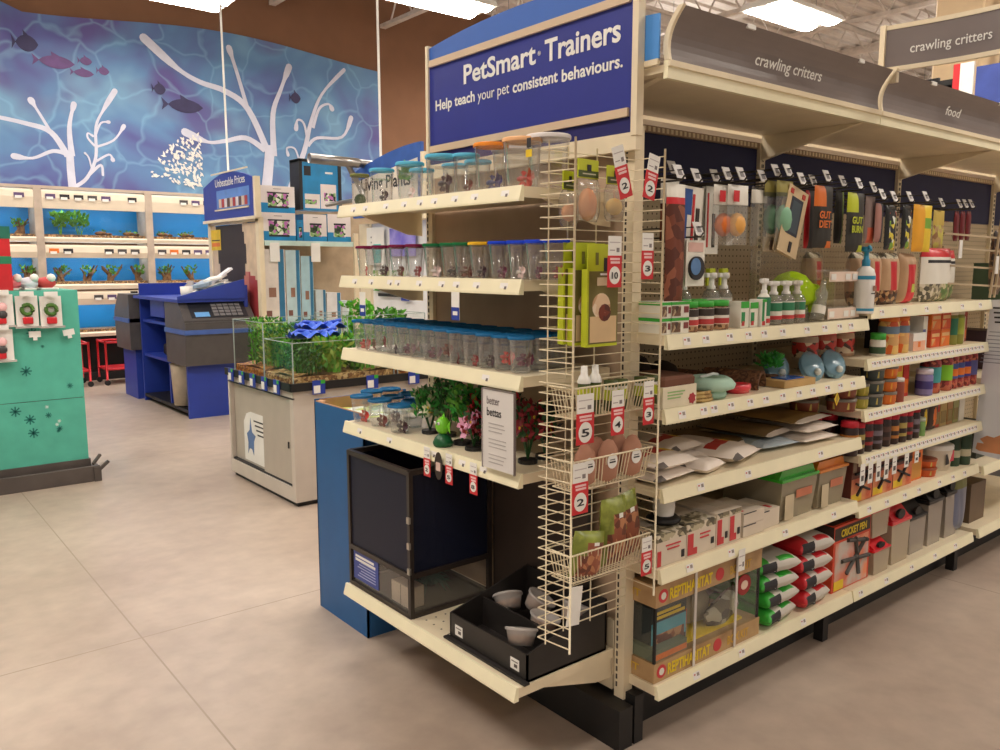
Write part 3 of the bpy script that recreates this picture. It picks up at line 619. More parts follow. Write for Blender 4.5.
d = pb - pa; b = MB(); b.tube([(0, 0, 0), tuple(d * .63)], .045, MET, 14); b.tube([tuple(d * .63), tuple(d)], .038, MET, 14); b.build('tube', t)
b = MB(); b.tube([tuple(d * .5 + Vector((0, 0, -.03))), tuple(d * .72 + Vector((0, 0, -.32)))], .03, MET, 6); b.tube([tuple(d * .72 + Vector((0, 0, -.32))), tuple(d * .72 + Vector((0, .8, -.34)))], .02, MET, 6); b.build('bracket', t)
# boxed filters leaning below
BG = mat(226, 216, 206, .5); TLB = mat(70, 160, 190, .4)
for i, (xa, xb, ya_, c, lab) in enumerate([(262, 286, 249, BG, 'widest tall white carton on the lower rear shelf'), (287, 301, 250, mat(190, 215, 220, .5), 'tall pale blue carton right of the widest one'), (302, 314, 256, mat(170, 205, 215, .5), 'shorter pale blue carton in the middle of the lower rear shelf'), (316, 326, 290, mat(205, 220, 225, .5), 'small white carton with blue edge, lower rear shelf'), (327, 341, 293, mat(226, 226, 226, .5), 'small white and blue carton near the rear upright'), (342, 352, 301, mat(196, 208, 210, .5), 'smallest grey carton beside the rear upright')]):
    q0 = atY(xa, 300, Y2); q1 = atY(xb, 300, Y2); zt = atY(xa, ya_, Y2).z; W = q1.x - q0.x
    b = MB(); b.box(0, W, 0, .3, 0, zt - .7, c); b.fq(W * .72, W * .96, .0, zt - .7, 0, mat(50, 120, 160, .4)); b.fq(W * .1, W * .4, (zt - .7) * .3, (zt - .7) * .36, -.001, mat(120, 80, 70)); b.fq(W * .3, W * .6, (zt - .7) * .5, (zt - .7) * .6, -.001, mat(150, 110, 90))
    b.sq(0, .3, 0, zt - .7, 0, mat(206, 196, 186, .5)); tag(b.build('filter_box', None, (q0.x, Y2, .7)), lab, 'carton')
b = MB(); b.box(X2 + .055, g1 - .005, 0, .49, .66, .699, CREAM); b.box(X2 + .055, g1 - .005, -.02, 0, .65, .7, CREAM); tag(b.build('shelf', None, (0, Y2, 0)), 'lower shelf of the rear gondola with tall pale cartons', 'shelf')
# live plants gondola end
X3 = 4.0; c1 = atX(357, 163, X3); c2 = atX(421, 165, X3); zc = atX(421, 205, X3).z
t = thing('plants_sign_board', 'arched cream and blue sign board reading Living Plants beyond the betta shelves', 'sign', (X3, 0, 0))
y0, y1 = c2.y, c1.y + .1
b = MB(); b.prism([(y0, 1.95), (y1, 1.95)] + [(y1 - (y1 - y0) * i / 12, 2.38 + .17 * math.sin(PI * .5 * i / 12)) for i in range(13)], 'x', 0, .03, mat(44, 92, 176, .5)); b.build('panel', t)
b = MB(); b.prism([(y0 + .05, 1.97), (y1, 1.97), (y1, 2.28), (y0 + .05, 2.42)], 'x', -.006, 0, mat(232, 222, 206, .5)); b.build('cream_panel', t)
b = MB(); b.box(-.02, .04, y0 - .06, y0 - .02, 1.9, 2.46, CREAM); b.build('frame', t)
pc_ = atX(381, 165, X3 + .015); b = MB(); b.tube([(.015, pc_.y, 2.45), (.015, pc_.y + .03, 5.95)], .013, WHITE, 6); b.build('hanging_cord', t)
ftext('Living Plants', (-.007, y1 - .18, 2.2), (y1 - y0) * .72, .12, INK, t, bold=.02)
b = MB(); leafclump(b, -.03, y0 + .17, 2.17, .04, .16, 40, LEAF, .05); b.build('printed_plant', t)
t = thing('plants_gondola', 'cream gondola end with white plant posters behind the betta shelves', 'shelving', (X3 + .12, 0, 0))
b = MB(); b.box(.0, .05, y0 - .06, y0 + .02, 0, 1.9, CREAM); b.box(0, .05, y1 - .1, y1 + .1, 0, 1.9, CREAM); b.box(.0, .05, y0, y1, 0, .3, CREAM); b.build('upright', t)
b = MB(); b.box(.03, .06, y0, y1, .3, 1.9, mat(238, 238, 238, .4, var=.02)); b.build('back_panel', t)
yA = atX(414, 240, X3 + .1).y; yB = atX(388, 240, X3 + .1).y
b = MB(); b.sq(yA, yB, 1.58, 1.84, -.002, printed('purple_glow_print', [(90, 90, 200), (170, 160, 235), (110, 100, 215)], 3, .4, 'noise')); b.build('purple_poster', t)
b = MB(); b.sq(yB + .1, y1 - .05, 1.5, 1.86, -.002, WHITE); b.sq(yB + .16, yB + .3, 1.52, 1.7, -.004, mat(70, 190, 190)); 
for q in range(3): b.sq(yB + .35, y1 - .15, 1.76 - q * .05, 1.775 - q * .05, -.004, mat(150, 150, 150))
b.build('care_poster', t)
yC = atX(372, 300, X3 + .1).y; yD = atX(405, 300, X3 + .1).y
b = MB(); b.sq(yD, yC, 1.25, 1.45, -.002, printed('leaf_print', [(60, 140, 50), (170, 200, 90), (230, 235, 220), (90, 160, 60)], 22, .5)); b.sq(yD - .05, yC - .1, 1.2, 1.23, -.01, BLACK); b.sq(yD - .06, yD + .08, 1.17, 1.25, -.012, KB); b.build('plant_poster', t)
# shelving seen further right behind
b = MB(); b.box(0, .05, -.3, -.0, 0, 1.9, CREAM); 
for z in (.5, .9, 1.15, 1.5): b.box(.02, .6, -.9, -.3, z, z + .03, CREAM)
b.box(.5, .53, -.9, 0, 0, 1.9, TAN); tag(b.build('side_shelving', None, (X3 + .3, y0 - .1, 0)), 'plain cream side shelving between the plant sign and the betta shelves', 'shelving')
# ------------------------------------------------------------------ plant tank stand
CB = mat(206, 196, 184, .4, var=.02, name='cabinet_laminate'); CBD = mat(184, 174, 160, .4, var=.02, name='cabinet_door')
SX, SY, SL, SWD, SH = 2.12, 4.63, 1.07, 1.35, .73
t = thing('tank_cabinet', 'beige cabinet with sliding doors and fish sticker under the plant tanks', 'cabinet', (SX, SY, 0))
b = MB(); b.box(.02, SWD, .02, SL - .02, .0, .03, BLACK); b.box(0, SWD, 0, SL, .03, .12, CB); b.box(0, SWD, 0, .05, .12, SH - .05, CB); b.box(0, .04, SL - .03, SL, .12, SH - .05, CB); b.box(.0, SWD, .0, SL, SH - .05, SH, CB); b.box(.05, SWD, .05, SL, .12, SH - .05, CB); b.build('body', t)
b = MB(); b.box(.012, .03, .06, SL * .47, .135, SH - .05, CBD); b.box(.005, .012, .1, .11, .36, .4, INK); b.build('door', t)
b = MB(); b.box(.028, .046, SL * .46, SL - .04, .135, SH - .05, CBD); dd = b.build('door', t)
b = MB(); b.box(.01, .05, .05, SL - .03, .12, .134, INK); b.build('track', t); b = MB(); b.box(-.001, .01, .0, SL, SH - .05, SH - .04, INK); b.build('track', t)
b = MB(); b.prism([(SL * .48, .15), (SL - .2, .15), (SL - .2, .42), (SL - .25, .48), (SL - .32, .5), (SL * .48, .5)], 'x', .0265, .028, WHITE)
BF = mat(90, 120, 170, .5); yy = SL - .31
b.prism([(yy - .05, .2), (yy - .06, .3), (yy - .09, .34), (yy - .03, .36), (yy - .01, .46), (yy + .01, .37), (yy + .06, .34), (yy + .04, .28), (yy + .05, .2), (yy + .02, .24), (yy - .02, .24)], 'x', .0255, .0265, BF)
for q in range(4): b.box(.0255, .0265, SL * .5, SL * .5 + .16 - .02 * q, .44 - q * .03, .45 - q * .03, INK)
b.build('fish_sticker', dd)
b = MB(); b.prism([(-.015, 0), (SWD, 0), (SWD, SL), (-.015, SL)], 'z', 0, .035, BLACK); b.T = None
b.box(-.02, -.015, -.015, SL, 0, .05, BLACK); b.box(-.02, SWD, -.02, -.0, 0, .05, BLACK)
tag(b.build('black_tray', None, (SX, SY, SH + .001)), 'black tray rim on top of the beige plant tank cabinet', 'tray')
PGR = printed('tank_gravel_tan', [(176, 136, 84), (140, 96, 56), (204, 168, 112), (120, 84, 50), (220, 190, 140)], 70)
PGO = printed('tank_gravel_orange', [(190, 120, 50), (150, 84, 40), (210, 150, 70), (120, 70, 40)], 70)
L1 = mat(96, 170, 50, .45, var=.15, name='bright_leaf'); L2 = mat(56, 120, 44, .5, var=.15, name='mid_leaf'); L3 = mat(36, 86, 40, .5, var=.15, name='dark_leaf'); L4 = mat(150, 176, 70, .5, var=.1, name='yellow_leaf')
def ptank(x0, x1, y0, y1, h, lab, gr):
    z = SH + .037; W = x1 - x0; D = y1 - y0; t = thing('plant_tank', lab, 'plant tank', (x0, y0, z)); b = MB()
    b.quad((0, 0, 0), (W, 0, 0), (W, 0, h), (0, 0, h), GLASS); b.quad((0, D, 0), (W, D, 0), (W, D, h), (0, D, h), GLASS); b.quad((0, 0, 0), (0, D, 0), (0, D, h), (0, 0, h), GLASS); b.quad((W, 0, 0), (W, D, 0), (W, D, h), (W, 0, h), GLASS); b.build('glass_wall', t)
    b = MB(); e = clear('glass_edge', (225, 235, 232), .3, .2, .5, (210, 222, 218))
    for x in (0, W):
        for y in (0, D): b.box(x - .003, x + .003, y - .003, y + .003, 0, h, e)
    for x in (0, W): b.box(x - .003, x + .003, 0, D, h - .004, h, e)
    for y in (0, D): b.box(0, W, y - .003, y + .003, h - .004, h, e)
    b.build('glass_edge', t)
    b = MB(); b.grid(lambda u, v: (.006 + (W - .012) * u, .006 + (D - .012) * v, .05 + .012 * math.sin(u * 9 + v * 5)), 8, 8, gr); b.box(.005, W - .005, .005, D - .005, 0, .045, gr); g_ = b.build('gravel', t); return t
ptank(SX + .02, SX + .74, SY + .03, SY + .46, .26, 'low glass plant tank at the front corner of the cabinet', PGR)
ptank(SX + .03, SX + .62, SY + .49, SY + 1.0, .36, 'taller glass plant tank at the rear left of the cabinet', PGO)
ptank(SX + .65, SX + 1.3, SY + .49, SY + 1.0, .38, 'glass plant tank at the rear right of the cabinet with bright leaves', PGR)
ptank(SX + .77, SX + 1.31, SY + .03, SY + .46, .32, 'glass plant tank at the front right, behind the betta shelf ends', PGO)
def grass(x, y, z, r, h, n, mts, lab, w=.008, bend=.4):
    b = MB()
    for i in range(n // 2):
        a = random.uniform(0, 2 * PI); rr = r * .8 * random.random(); x0 = math.cos(a) * rr; y0 = math.sin(a) * rr; hh = h * random.uniform(.55, 1); a2 = a + random.uniform(-.5, .5); ww = w * random.uniform(.7, 1.3)
        nx, ny = -math.sin(a2) * ww, math.cos(a2) * ww; vs = []
        for k in range(5):
            t = k / 4; d = (r - rr) * t ** 2 * random.uniform(.85, 1) * bend * 1.6; q = ww and (1 - .85 * t)
            px_, py_ = x0 + math.cos(a2) * d, y0 + math.sin(a2) * d; vs += [(px_ - nx * q, py_ - ny * q, hh * t * (1 - .12 * t)), (px_ + nx * q, py_ + ny * q, hh * t * (1 - .12 * t))]
        b.add(vs, [(2 * k, 2 * k + 1, 2 * k + 3, 2 * k + 2) for k in range(4)], mts[i % len(mts)])
    leafclump(b, 0, 0, .01, r * .95, h * .98, int(n * 6), mts, .026 if w > .009 else .016, .05)
    return tag(b.build('aquarium_plant', None, (x, y, z)), lab, 'plant')
zg = SH + .037 + .05
for (x, y, r, h, n, ms, w, lab) in [(.14, .14, .1, .15, 60, [L2, L3], .006, 'dark feathery plant at the near left of the low front tank'), (.33, .15, .12, .17, 70, [L4, L1], .011, 'yellow green leafy plant in the middle of the low front tank'), (.55, .14, .11, .17, 55, [L2, L1], .013, 'broad green plant at the right of the low front tank'),
    (.2, .34, .1, .17, 50, [L2, L1], .007, 'green plant at the back left of the low front tank'), (.42, .34, .12, .17, 50, [L3, L2], .01, 'dark plant at the back of the low front tank'), (.62, .33, .08, .16, 40, [L1, L4], .01, 'light plant in the back right corner of the low front tank'),
    (.18, .62, .13, .25, 150, [L2, L1, L4], .005, 'bushy fine leaved plant at the left of the taller rear tank'), (.2, .84, .13, .27, 130, [L1, L2], .006, 'bushy fine leaved plant at the far end of the taller rear tank'), (.45, .7, .14, .25, 100, [L3, L2], .007, 'dark bushy plant right of the fine leaved ones in the rear tank'),
    (.82, .62, .15, .36, 60, [L1, mat(120, 205, 60, .4, var=.1)], .018, 'tallest bright green broad leaved plant in the rear right tank'), (1.06, .6, .12, .3, 60, [L1, L2], .014, 'bright plant beside the tallest one in the rear right tank'), (.9, .18, .12, .2, 50, [L1, L4], .01, 'yellow green plant in the front right tank'), (1.14, .2, .11, .2, 50, [L2, L1], .01, 'green plant at the right end of the front right tank')]:
    grass(SX + x, SY + y, zg, min(r * 1.2, .125), h * 1.12, n, ms, lab, w)
for (x, y, z, lab) in ((.3, .3, SH + .3, 'crumpled blue plastic net tray lying on the low front tank'), (.4, .42, SH + .345, 'second crumpled blue net tray, behind the first')):
    b = MB(); b.grid(lambda u, v: ((u - .5) * .34, (v - .5) * .16, .02 + .018 * math.sin(u * 17 + v * 4) + .012 * math.sin(v * 15)), 16, 8, mat(60, 100, 210, .4)); b.box(-.17, .17, -.09, .09, 0.0, .004, ACRYL); b.tube([(-.17, 0, .02), (-.1, .02, .05), (.02, 0, .03), (.17, .02, .05)], .012, mat(40, 80, 200, .4), 6)
    tag(b.build('net_tray', None, (SX + x, SY + y, z)), lab, 'tray')
def ptag(x, y, z, face, lab):
    b = MB()
    if face == 'Y': b.box(0, .085, -.006, 0, -.075, .012, KB); b.box(.006, .05, -.008, -.006, -.068, -.02, WHITE); b.box(.055, .083, -.008, -.006, -.01, .012, GREEN)
    else: b.box(-.006, 0, -.085, 0, -.075, .012, KB); b.box(-.008, -.006, -.05, -.006, -.068, -.02, WHITE); b.box(-.008, -.006, -.083, -.055, -.01, .012, GREEN)
    tag(b.build('price_tag', None, (x, y, z)), lab, 'price tag', 'blue price tags round the plant tanks')
for i in range(5): ptag(SX - .022, SY + .22 + i * .19, SH + .045, 'X', 'blue price tag on the left rim of the plant tanks, ' + ['nearest the corner', 'second from the corner', 'middle one', 'second from the far end', 'farthest one'][i])
for i, x in enumerate((.12, .5, .82, 1.08)): ptag(SX + x, SY - .022, SH + .05, 'Y', 'blue price tag on the front tray rim of the plant tanks, %s' % nth(i, 4))
# blue cardboard bin beside the end shelves
BINB = mat(30, 92, 150, .5, var=.03, name='bin_blue'); CARD = mat(186, 140, 100, .7, name='raw_cardboard')
t = thing('cardboard_bin', 'tall blue cardboard bin standing left of the betta end shelves', 'bin', (1.56, 2.775, 0)); b = MB()
h = .93; D = .42; W = .46
b.box(0, .008, 0, D, 0, h - .01, BINB); b.box(0, W, 0, .008, 0, h - .06, BINB); b.box(W - .008, W, 0, D, 0, h - .03, BINB); b.box(0, W, D - .008, D, 0, h, BINB); b.box(.008, W - .008, .008, D - .008, .3, .82, mat(120, 90, 66))
b.box(.009, .03, D - .06, D - .013, h - .1, h - .005, CARD); b.box(.002, .007, 0.01, D - .01, h - .01, h - .006, CARD); b.box(.02, W - .02, D - .012, D - .009, .6, h - .001, CARD); b.build('body', t)
for i in range(4):
    b = MB(); b.pouch(.2, .16, .07, [printed('bag_print', [(150, 200, 170), (230, 240, 230), (190, 210, 90), (240, 240, 240)], 18, .3)][0], True)
    tag(b.build('snack_bag', None, (1.56 + .13 + .15 * (i % 2), 2.775 + .13 + .17 * (i // 2), .822), rz=i * .7), 'green and white bag in the blue bin, ' + ['near left', 'near right', 'far left', 'far right'][i], 'bag')
# ------------------------------------------------------------------ main gondola
XG, YP, YF = 1.83, 2.04, 1.534      # end face, pegboard plane, front of the long side shelves
BAY = [1.835, 3.04, 4.25, 5.46, 6.67]
def peg_mat():
    m = bpy.data.materials.new('pegboard'); m.use_nodes = True; nt = m.node_tree; N = nt.nodes; L = nt.links; p = N['Principled BSDF']; p.inputs['Roughness'].default_value = .6
    tc = N.new('ShaderNodeTexCoord'); sp = N.new('ShaderNodeSeparateXYZ'); L.new(tc.outputs['Object'], sp.inputs[0]); sq = []
    for k in (0, 2):
        a = N.new('ShaderNodeMath'); a.operation = 'MULTIPLY'; a.inputs[1].default_value = 1 / .0254; L.new(sp.outputs[k], a.inputs[0])
        f = N.new('ShaderNodeMath'); f.operation = 'FRACT'; L.new(a.outputs[0], f.inputs[0])
        d = N.new('ShaderNodeMath'); d.operation = 'SUBTRACT'; d.inputs[1].default_value = .5; L.new(f.outputs[0], d.inputs[0])
        q = N.new('ShaderNodeMath'); q.operation = 'POWER'; q.inputs[1].default_value = 2; L.new(d.outputs[0], q.inputs[0]); sq.append(q)
    ad = N.new('ShaderNodeMath'); L.new(sq[0].outputs[0], ad.inputs[0]); L.new(sq[1].outputs[0], ad.inputs[1])
    lt = N.new('ShaderNodeMath'); lt.operation = 'LESS_THAN'; lt.inputs[1].default_value = .022; L.new(ad.outputs[0], lt.inputs[0])
    mx = N.new('ShaderNodeMixRGB'); L.new(lt.outputs[0], mx.inputs[0]); mx.inputs[1].default_value = lin((204, 186, 154)) + (1,); mx.inputs[2].default_value = lin((90, 74, 56)) + (1,)
    L.new(mx.outputs[0], p.inputs['Base Color']); return m
PEG = peg_mat()
G = thing('gondola', 'long cream double sided gondola with pegboard and beige end panel', 'shelving', (XG, 1.6, 0))
def gp(b, name): b.T = None; return b.build(name, G)
def mb(): b = MB(); b.T = Matrix.Translation((-XG, -1.6, 0)); return b
def gbuild(b, name):
    return b.build(name, G)
b = mb(); b.box(1.845, 1.86, 1.68, 2.68, .17, 1.86, TAN); gbuild(b, 'end_panel')
b = mb(); b.box(1.83, 1.845, 1.69, 2.68, .15, .2, CREAM); b.box(1.836, 1.845, 1.69, 1.72, .2, .38, CREAM); b.box(1.836, 1.845, 2.64, 2.68, .2, .38, CREAM); gbuild(b, 'end_frame')
SLOT = mat(60, 50, 42, .7, var=0, name='slot_dark')
for y in (1.64, 2.68):
    b = mb(); b.box(1.83, 1.87, y, y + .04, .135, 1.9, CREAM)
    z = .17
    while z < 1.84: b.box(1.8285, 1.83, y + .027, y + .033, z, z + .016, SLOT); z += .0254
    gbuild(b, 'end_upright')
for i, x in enumerate(BAY):
    xx = x + .03 if i == 0 else x
    b = mb(); b.box(xx - .018, xx + .018, YP - .02, YP + .02, .14, 2.0, CREAM)
    z = .3
    while z < 1.95: b.box(xx - .006, xx - .001, YP - .021, YP - .02, z, z + .014, SLOT); b.box(xx + .003, xx + .008, YP - .021, YP - .02, z, z + .014, SLOT); z += .0254
    gbuild(b, 'upright')
for i in range(4):
    a, c = BAY[i] + (.05 if i == 0 else .019), BAY[i + 1] - .019
    b = mb(); b.box(a, c, YP - .002, YP + .01, .2, 1.74, PEG); gbuild(b, 'pegboard')
    b = mb(); b.box(a, c, YP - .004, YP + .01, 1.742, 1.975, NAVY); gbuild(b, 'blue_panel')
    b = mb(); b.box(a, c, YP - .016, YP + .01, 1.976, 2.0, TAN)
    z = a + .01
    while z < c - .01: b.box(z, z + .012, YP - .018, YP - .016, 1.98, 1.996, CREAM); z += .0254
    gbuild(b, 'slotted_rail')
b = mb(); b.box(1.77, 1.83, 1.6, 2.7, .0, .134, BLACK); b.box(1.83, 7, 1.67, 2.7, .0, .134, BLACK); gbuild(b, 'base')
for x in (1.86, 2.98, 4.2, 5.4):
    b = mb(); b.box(x - .02, x + .02, 1.6, 1.64, 0, .16, BLACK); gbuild(b, 'leg')
# canopy shelf over the long side
b = mb(); 
for i in range(4):
    a, c = BAY[i], BAY[i + 1] - .004
    b.box(a, c, YF + .01, YP - .02, 2.03, 2.05, CREAM)
gbuild(b, 'canopy_board')
b = mb(); b.box(1.835, 7, YP + .03, 2.7, 2.03, 2.05, CREAM); b.box(1.835, 1.86, YP + .03, 2.7, 2.0, 2.03, CREAM); gbuild(b, 'rear_canopy_board')
for i, x in enumerate(BAY):
    b = mb(); xx = x + (.045 if i == 0 else 0); b.prism([(YF + .06, 2.029), (YP - .02, 2.029), (YP - .02, 1.93), (YP - .1, 1.95)], 'x', xx - .012, xx + .012, CREAM); gbuild(b, 'bracket')
for i in range(4):
    a, c = BAY[i], BAY[i + 1] - .006
    b = mb(); b.prism([(YF - .004, 2.012), (YF + .012, 2.012), (YF + .012, 2.06), (YF - .004, 2.06)], 'x', a, c, RAIL); b.box(a, c, YF - .012, YF - .0045, 2.044, 2.06, CREAM); gbuild(b, 'canopy_rail')
SGRAY = mat(126, 115, 112, .3, var=.02, name='sign_grey')
def prof(n=8):
    return [(YF - .0 - .045 * (i / n) ** 2 + .012 * math.sin(PI * i / n), 2.062 + .135 * i / n) for i in range(n + 1)]
for i, (txt, lab) in enumerate((('crawling critters', 'curved dark grey header sign reading crawling critters, nearest the camera'), ('food', 'curved dark grey header sign reading food'), (None, 'curved plain grey header sign farther along the canopy'), (None, 'farthest curved grey header sign along the canopy'))):
    a, c = BAY[i] + .002, BAY[i + 1] - .01
    t = thing('header_sign', lab, 'sign', (a, YF, 2.062)); P = [(y - YF, z - 2.062) for y, z in prof()]
    b = MB(); b.prism(P + [(y + .004, z) for y, z in reversed(P)], 'x', .012, c - a, SGRAY); b.build('panel', t)
    b = MB(); b.prism([(y - .006, z) for y, z in P] + [(y + .012, z) for y, z in reversed(P)], 'x', 0, .011, CREAM); b.build('end_trim', t)
    b = MB(); b.box(.3, .34, P[-1][0] - .002, P[-1][0] + .006, P[-1][1] - .01, P[-1][1] + .003, WHITE); b.box(c - a - .24, c - a - .21, P[-1][0] - .002, P[-1][0] + .006, P[-1][1] - .01, P[-1][1] + .003, WHITE); b.build('clip', t)
    if txt:
        l = atY(754, 67, YF - .01) if i == 0 else atY(944, 121, YF - .01); r = atY(820, 82, YF - .01) if i == 0 else atY(958, 124, YF - .01)
        o = ftext(txt, (l.x - a, -.006, .042), r.x - l.x, .034, WHITE, t, 'Y', bold=.006)
        for v in o.data.vertices: v.co.y += .004 - .045 * ((v.co.z) / .135) ** 2 - .005
# light blue header end panel on the end of the canopy
b = MB(); n = 10; b.prism([(0, 0), (.62, 0)] + [(.62 - .62 * i / n, .115 + .03 * math.sin(PI * (1 - i / n) * .5 + .3)) for i in range(n + 1)], 'x', 0, .006, mat(80, 150, 225, .35, name='light_blue_sign'))
b.box(-.004, .006, -.0, .62, -.012, .004, CREAM); tag(b.build('canopy_end_sign', None, (1.822, YF + .02, 2.062)), 'light blue arched panel on the end of the canopy, right of the trainers sign', 'sign')
# crossways aisle sign
XA = 3.065; q = [atX(884, 29, XA), atX(882, 72, XA), atX(1000, 3, XA)]
t = thing('aisle_flag_sign', 'cream framed grey sign reading crawling critters sticking out across the aisle', 'sign', (XA, 0, 0)); ya = q[0].y; yb = ya - .62; z0, z1 = q[1].z + .005, q[0].z
b = MB(); n = 12; f = lambda v: .04 * math.sin(PI * v)
for s0, s1, za, zb, m_ in ((0, 1, z0, z1, SGRAY),):
    b.grid(lambda u, v: (f(u), ya + (yb - ya) * u, za + (zb - za) * v), n, 1, m_); b.grid(lambda u, v: (f(u) + .01, yb + (ya - yb) * u, za + (zb - za) * v), n, 1, m_)
b.build('panel', t); b = MB()
for i in range(n):
    u0, u1 = i / n, (i + 1) / n
    for zz in (z0, z1): b.tube([(f(u0) + .004, ya + (yb - ya) * u0, zz), (f(u1) + .004, ya + (yb - ya) * u1, zz)], .011, CREAM, 4)
b.box(-.008, .016, ya - .01, ya + .01, z0 - .01, z1 + .01, CREAM); b.box(-.008, .016, yb - .01, yb + .01, z0 - .01, z1 + .01, CREAM); b.box(-.006, .012, ya - .06, ya + .0, z0 - .05, z0, CREAM); b.build('frame', t)
l = atX(908, 52, XA); r = atX(988, 34, XA); o = ftext('crawling critters', (-.0, l.y, l.z), l.y - r.y, .035, WHITE, t, 'X', bold=.006)
for v in o.data.vertices: v.co.x += f((ya - v.co.y) / .62) - .003
# trainers sign on the end
XS = 1.80; y0, y1 = 1.607, 2.655; ym = (y0 + y1) / 2; SB = mat(38, 48, 140, .4, var=.02, name='sign_blue'); SBL = mat(56, 104, 190, .4, var=.02, name='sign_light_blue'); SBD = mat(28, 28, 100, .4, var=.02, name='sign_dark_blue')
t = thing('trainers_sign', 'large arched blue sign reading PetSmart Trainers above the betta end shelves'.replace('PetSmart ', ''), 'sign', (XS, ym, 1.885)); hw = (y1 - y0) / 2
def zarch(v): return .414 + .035 * (1 - (v / hw) ** 2)
u1, u2 = atX(432, 62, XS).z - 1.885, atX(629, 1.5, XS).z - 1.885; l1 = atX(432, 150, XS).z - 1.885; zu = (u1 + u2) / 2
b = MB(); b.box(0, .012, -hw + .018, hw - .012, -.01, l1, SBD); b.box(0, .012, -hw + .018, hw - .012, l1, zu, SB)
b.prism([(-hw + .018, zu), (hw - .012, zu)] + [((hw - .012) - (2 * hw - .03) * i / 16, zarch((hw - .012) - (2 * hw - .03) * i / 16)) for i in range(17)], 'x', 0, .012, SBL); b.build('panel', t)
b = MB(); b.box(-.008, .02, -hw - .004, -hw + .018, -.02, zarch(hw) + .02, CREAM); b.box(-.008, .02, hw - .012, hw + .004, -.02, zarch(hw) + .01, CREAM); b.box(-.004, .02, -hw, hw, -.06, -.01, CREAM); b.build('frame', t)
STR = mat(214, 190, 160, .4, var=.02, name='sign_strip')
for z in (l1, zu): b = MB(); b.box(-.01, 0, -hw + .03, hw - .02, z - .012, z + .012, STR); b.build('rail', t)
sub = Vector((XS, ym, 1.885))
def sgn(s, x0_, y0_, x1_, h, bold=.02):
    a = atX(x0_, y0_, XS); c = atX(x1_, y0_, XS)
    c_y = atX(x1_, y0_ + (265 - y0_) * (x1_ - x0_) / (-168 - x0_), XS).y
    return ftext(s, (-.001 - 0, a.y - ym, a.z - 1.885), a.y - c_y, h, WHITE, t, 'X', bold=bold)
sgn('PetSmart', 464, 84, 536, .066, .022); sgn('Trainers', 545, 62, 621, .068, .022)
sgn('\u00ae', 538, 56, 541, .014, 0); sgn('Help teach', 436, 111, 475, .038, .02); sgn('your pet', 478, 101, 509.5, .038, .0); sgn('consistent', 513, 93, 558, .038, .02); sgn('behaviours.', 562, 82, 623, .038, .02)
# ------------------------------------------------------------------ shelves
LBW = mat(246, 242, 236, .5, var=0, name='label_paper')
def shelf(x0, x1, y0, y1, ztop, lab, endcap=False, tags=10, hole=False):
    """board with a price rail: long side rail at y0 facing -Y; end shelves rail at x0 facing -X"""
    t = thing('shelf', lab, 'shelf', (x0, y0, ztop)); W, D = x1 - x0, y1 - y0; b = MB()
    if not endcap:
        b.box(0, W, .004, D, -.012, 0, CREAM); b.box(0, W, .004, .03, -.03, -.012, CREAM); b.box(0, .006, .03, D, -.03, -.012, CREAM); b.box(W - .006, W, .03, D, -.03, -.012, CREAM); b.build('board', t)
        b = MB(); b.prism([(.004, .002), (-.004, .002), (-.012, -.036), (-.012, -.042), (.004, -.042)], 'x', .002, W - .002, RAIL); b.build('price_rail', t)
        for s in (.012, W - .016): b = MB(); b.prism([(.03, -.012), (D, -.012), (D, -.09), (D - .06, -.085)], 'x', s, s + .004, CREAM); b.build('bracket', t)
        n = tags
        for i in range(n):
            b = MB(); x = .03 + (W - .09) * (i + random.uniform(0, .5 if n < 20 else .12)) / n; b.quad((x, -.0068, -.008), (x + .034, -.0068, -.008), (x + .034, -.0118, -.032), (x, -.0118, -.032), LBW); b.quad((x + .018, -.0078, -.012), (x + .03, -.0078, -.012), (x + .03, -.0105, -.022), (x + .018, -.0105, -.022), mat(150, 140, 132, .5, var=0)); b.quad((x + .004, -.0076, -.012), (x + .012, -.0076, -.012), (x + .012, -.009, -.018), (x + .004, -.009, -.018), mat(190, 90, 80, .5))
            for v in b.v: v.y -= .0006
            b.build('price_label', t)

    else:
        b.box(.004, D * 0 + W, 0, D, -.012, 0, CREAM); b.box(.004, .03, 0, D, -.03, -.012, CREAM); b.box(.03, W, 0, .006, -.03, -.012, CREAM); b.box(.03, W, D - .006, D, -.03, -.012, CREAM)
        if hole:
            for i in range(8):
                for j in range(22): b.box(.05 + i * .04, .056 + i * .04, .05 + j * .045, .056 + j * .045, 0, .0005, SLOT)
        b.build('board', t)
        b = MB(); P = [(.004, .003), (-.004, .003), (-.014, -.034), (-.014, -.04), (.004, -.04)]
        nv = len(P); b.prism(P, 'y', .0, D, RAIL); b.build('price_rail', t)
        for s in (.008, D - .012): b = MB(); b.prism([(.02, -.012), (W, -.012), (W, -.1), (W - .07, -.095)], 'y', s, s + .004, CREAM); b.build('bracket', t)
        for i in range(tags):
            b = MB(); y = .04 + (D - .1) * (i + random.uniform(0, .6)) / tags; b.quad((-.0068, y + .034, -.008), (-.0068, y, -.008), (-.0126, y, -.032), (-.0126, y + .034, -.032), LBW); b.quad((-.008, y + .014, -.014), (-.008, y + .004, -.014), (-.0118, y + .004, -.026), (-.0118, y + .014, -.026), mat(110, 100, 96, .5, var=0))
            for v in b.v: v.x -= .0006
            b.build('price_label', t)

    return t
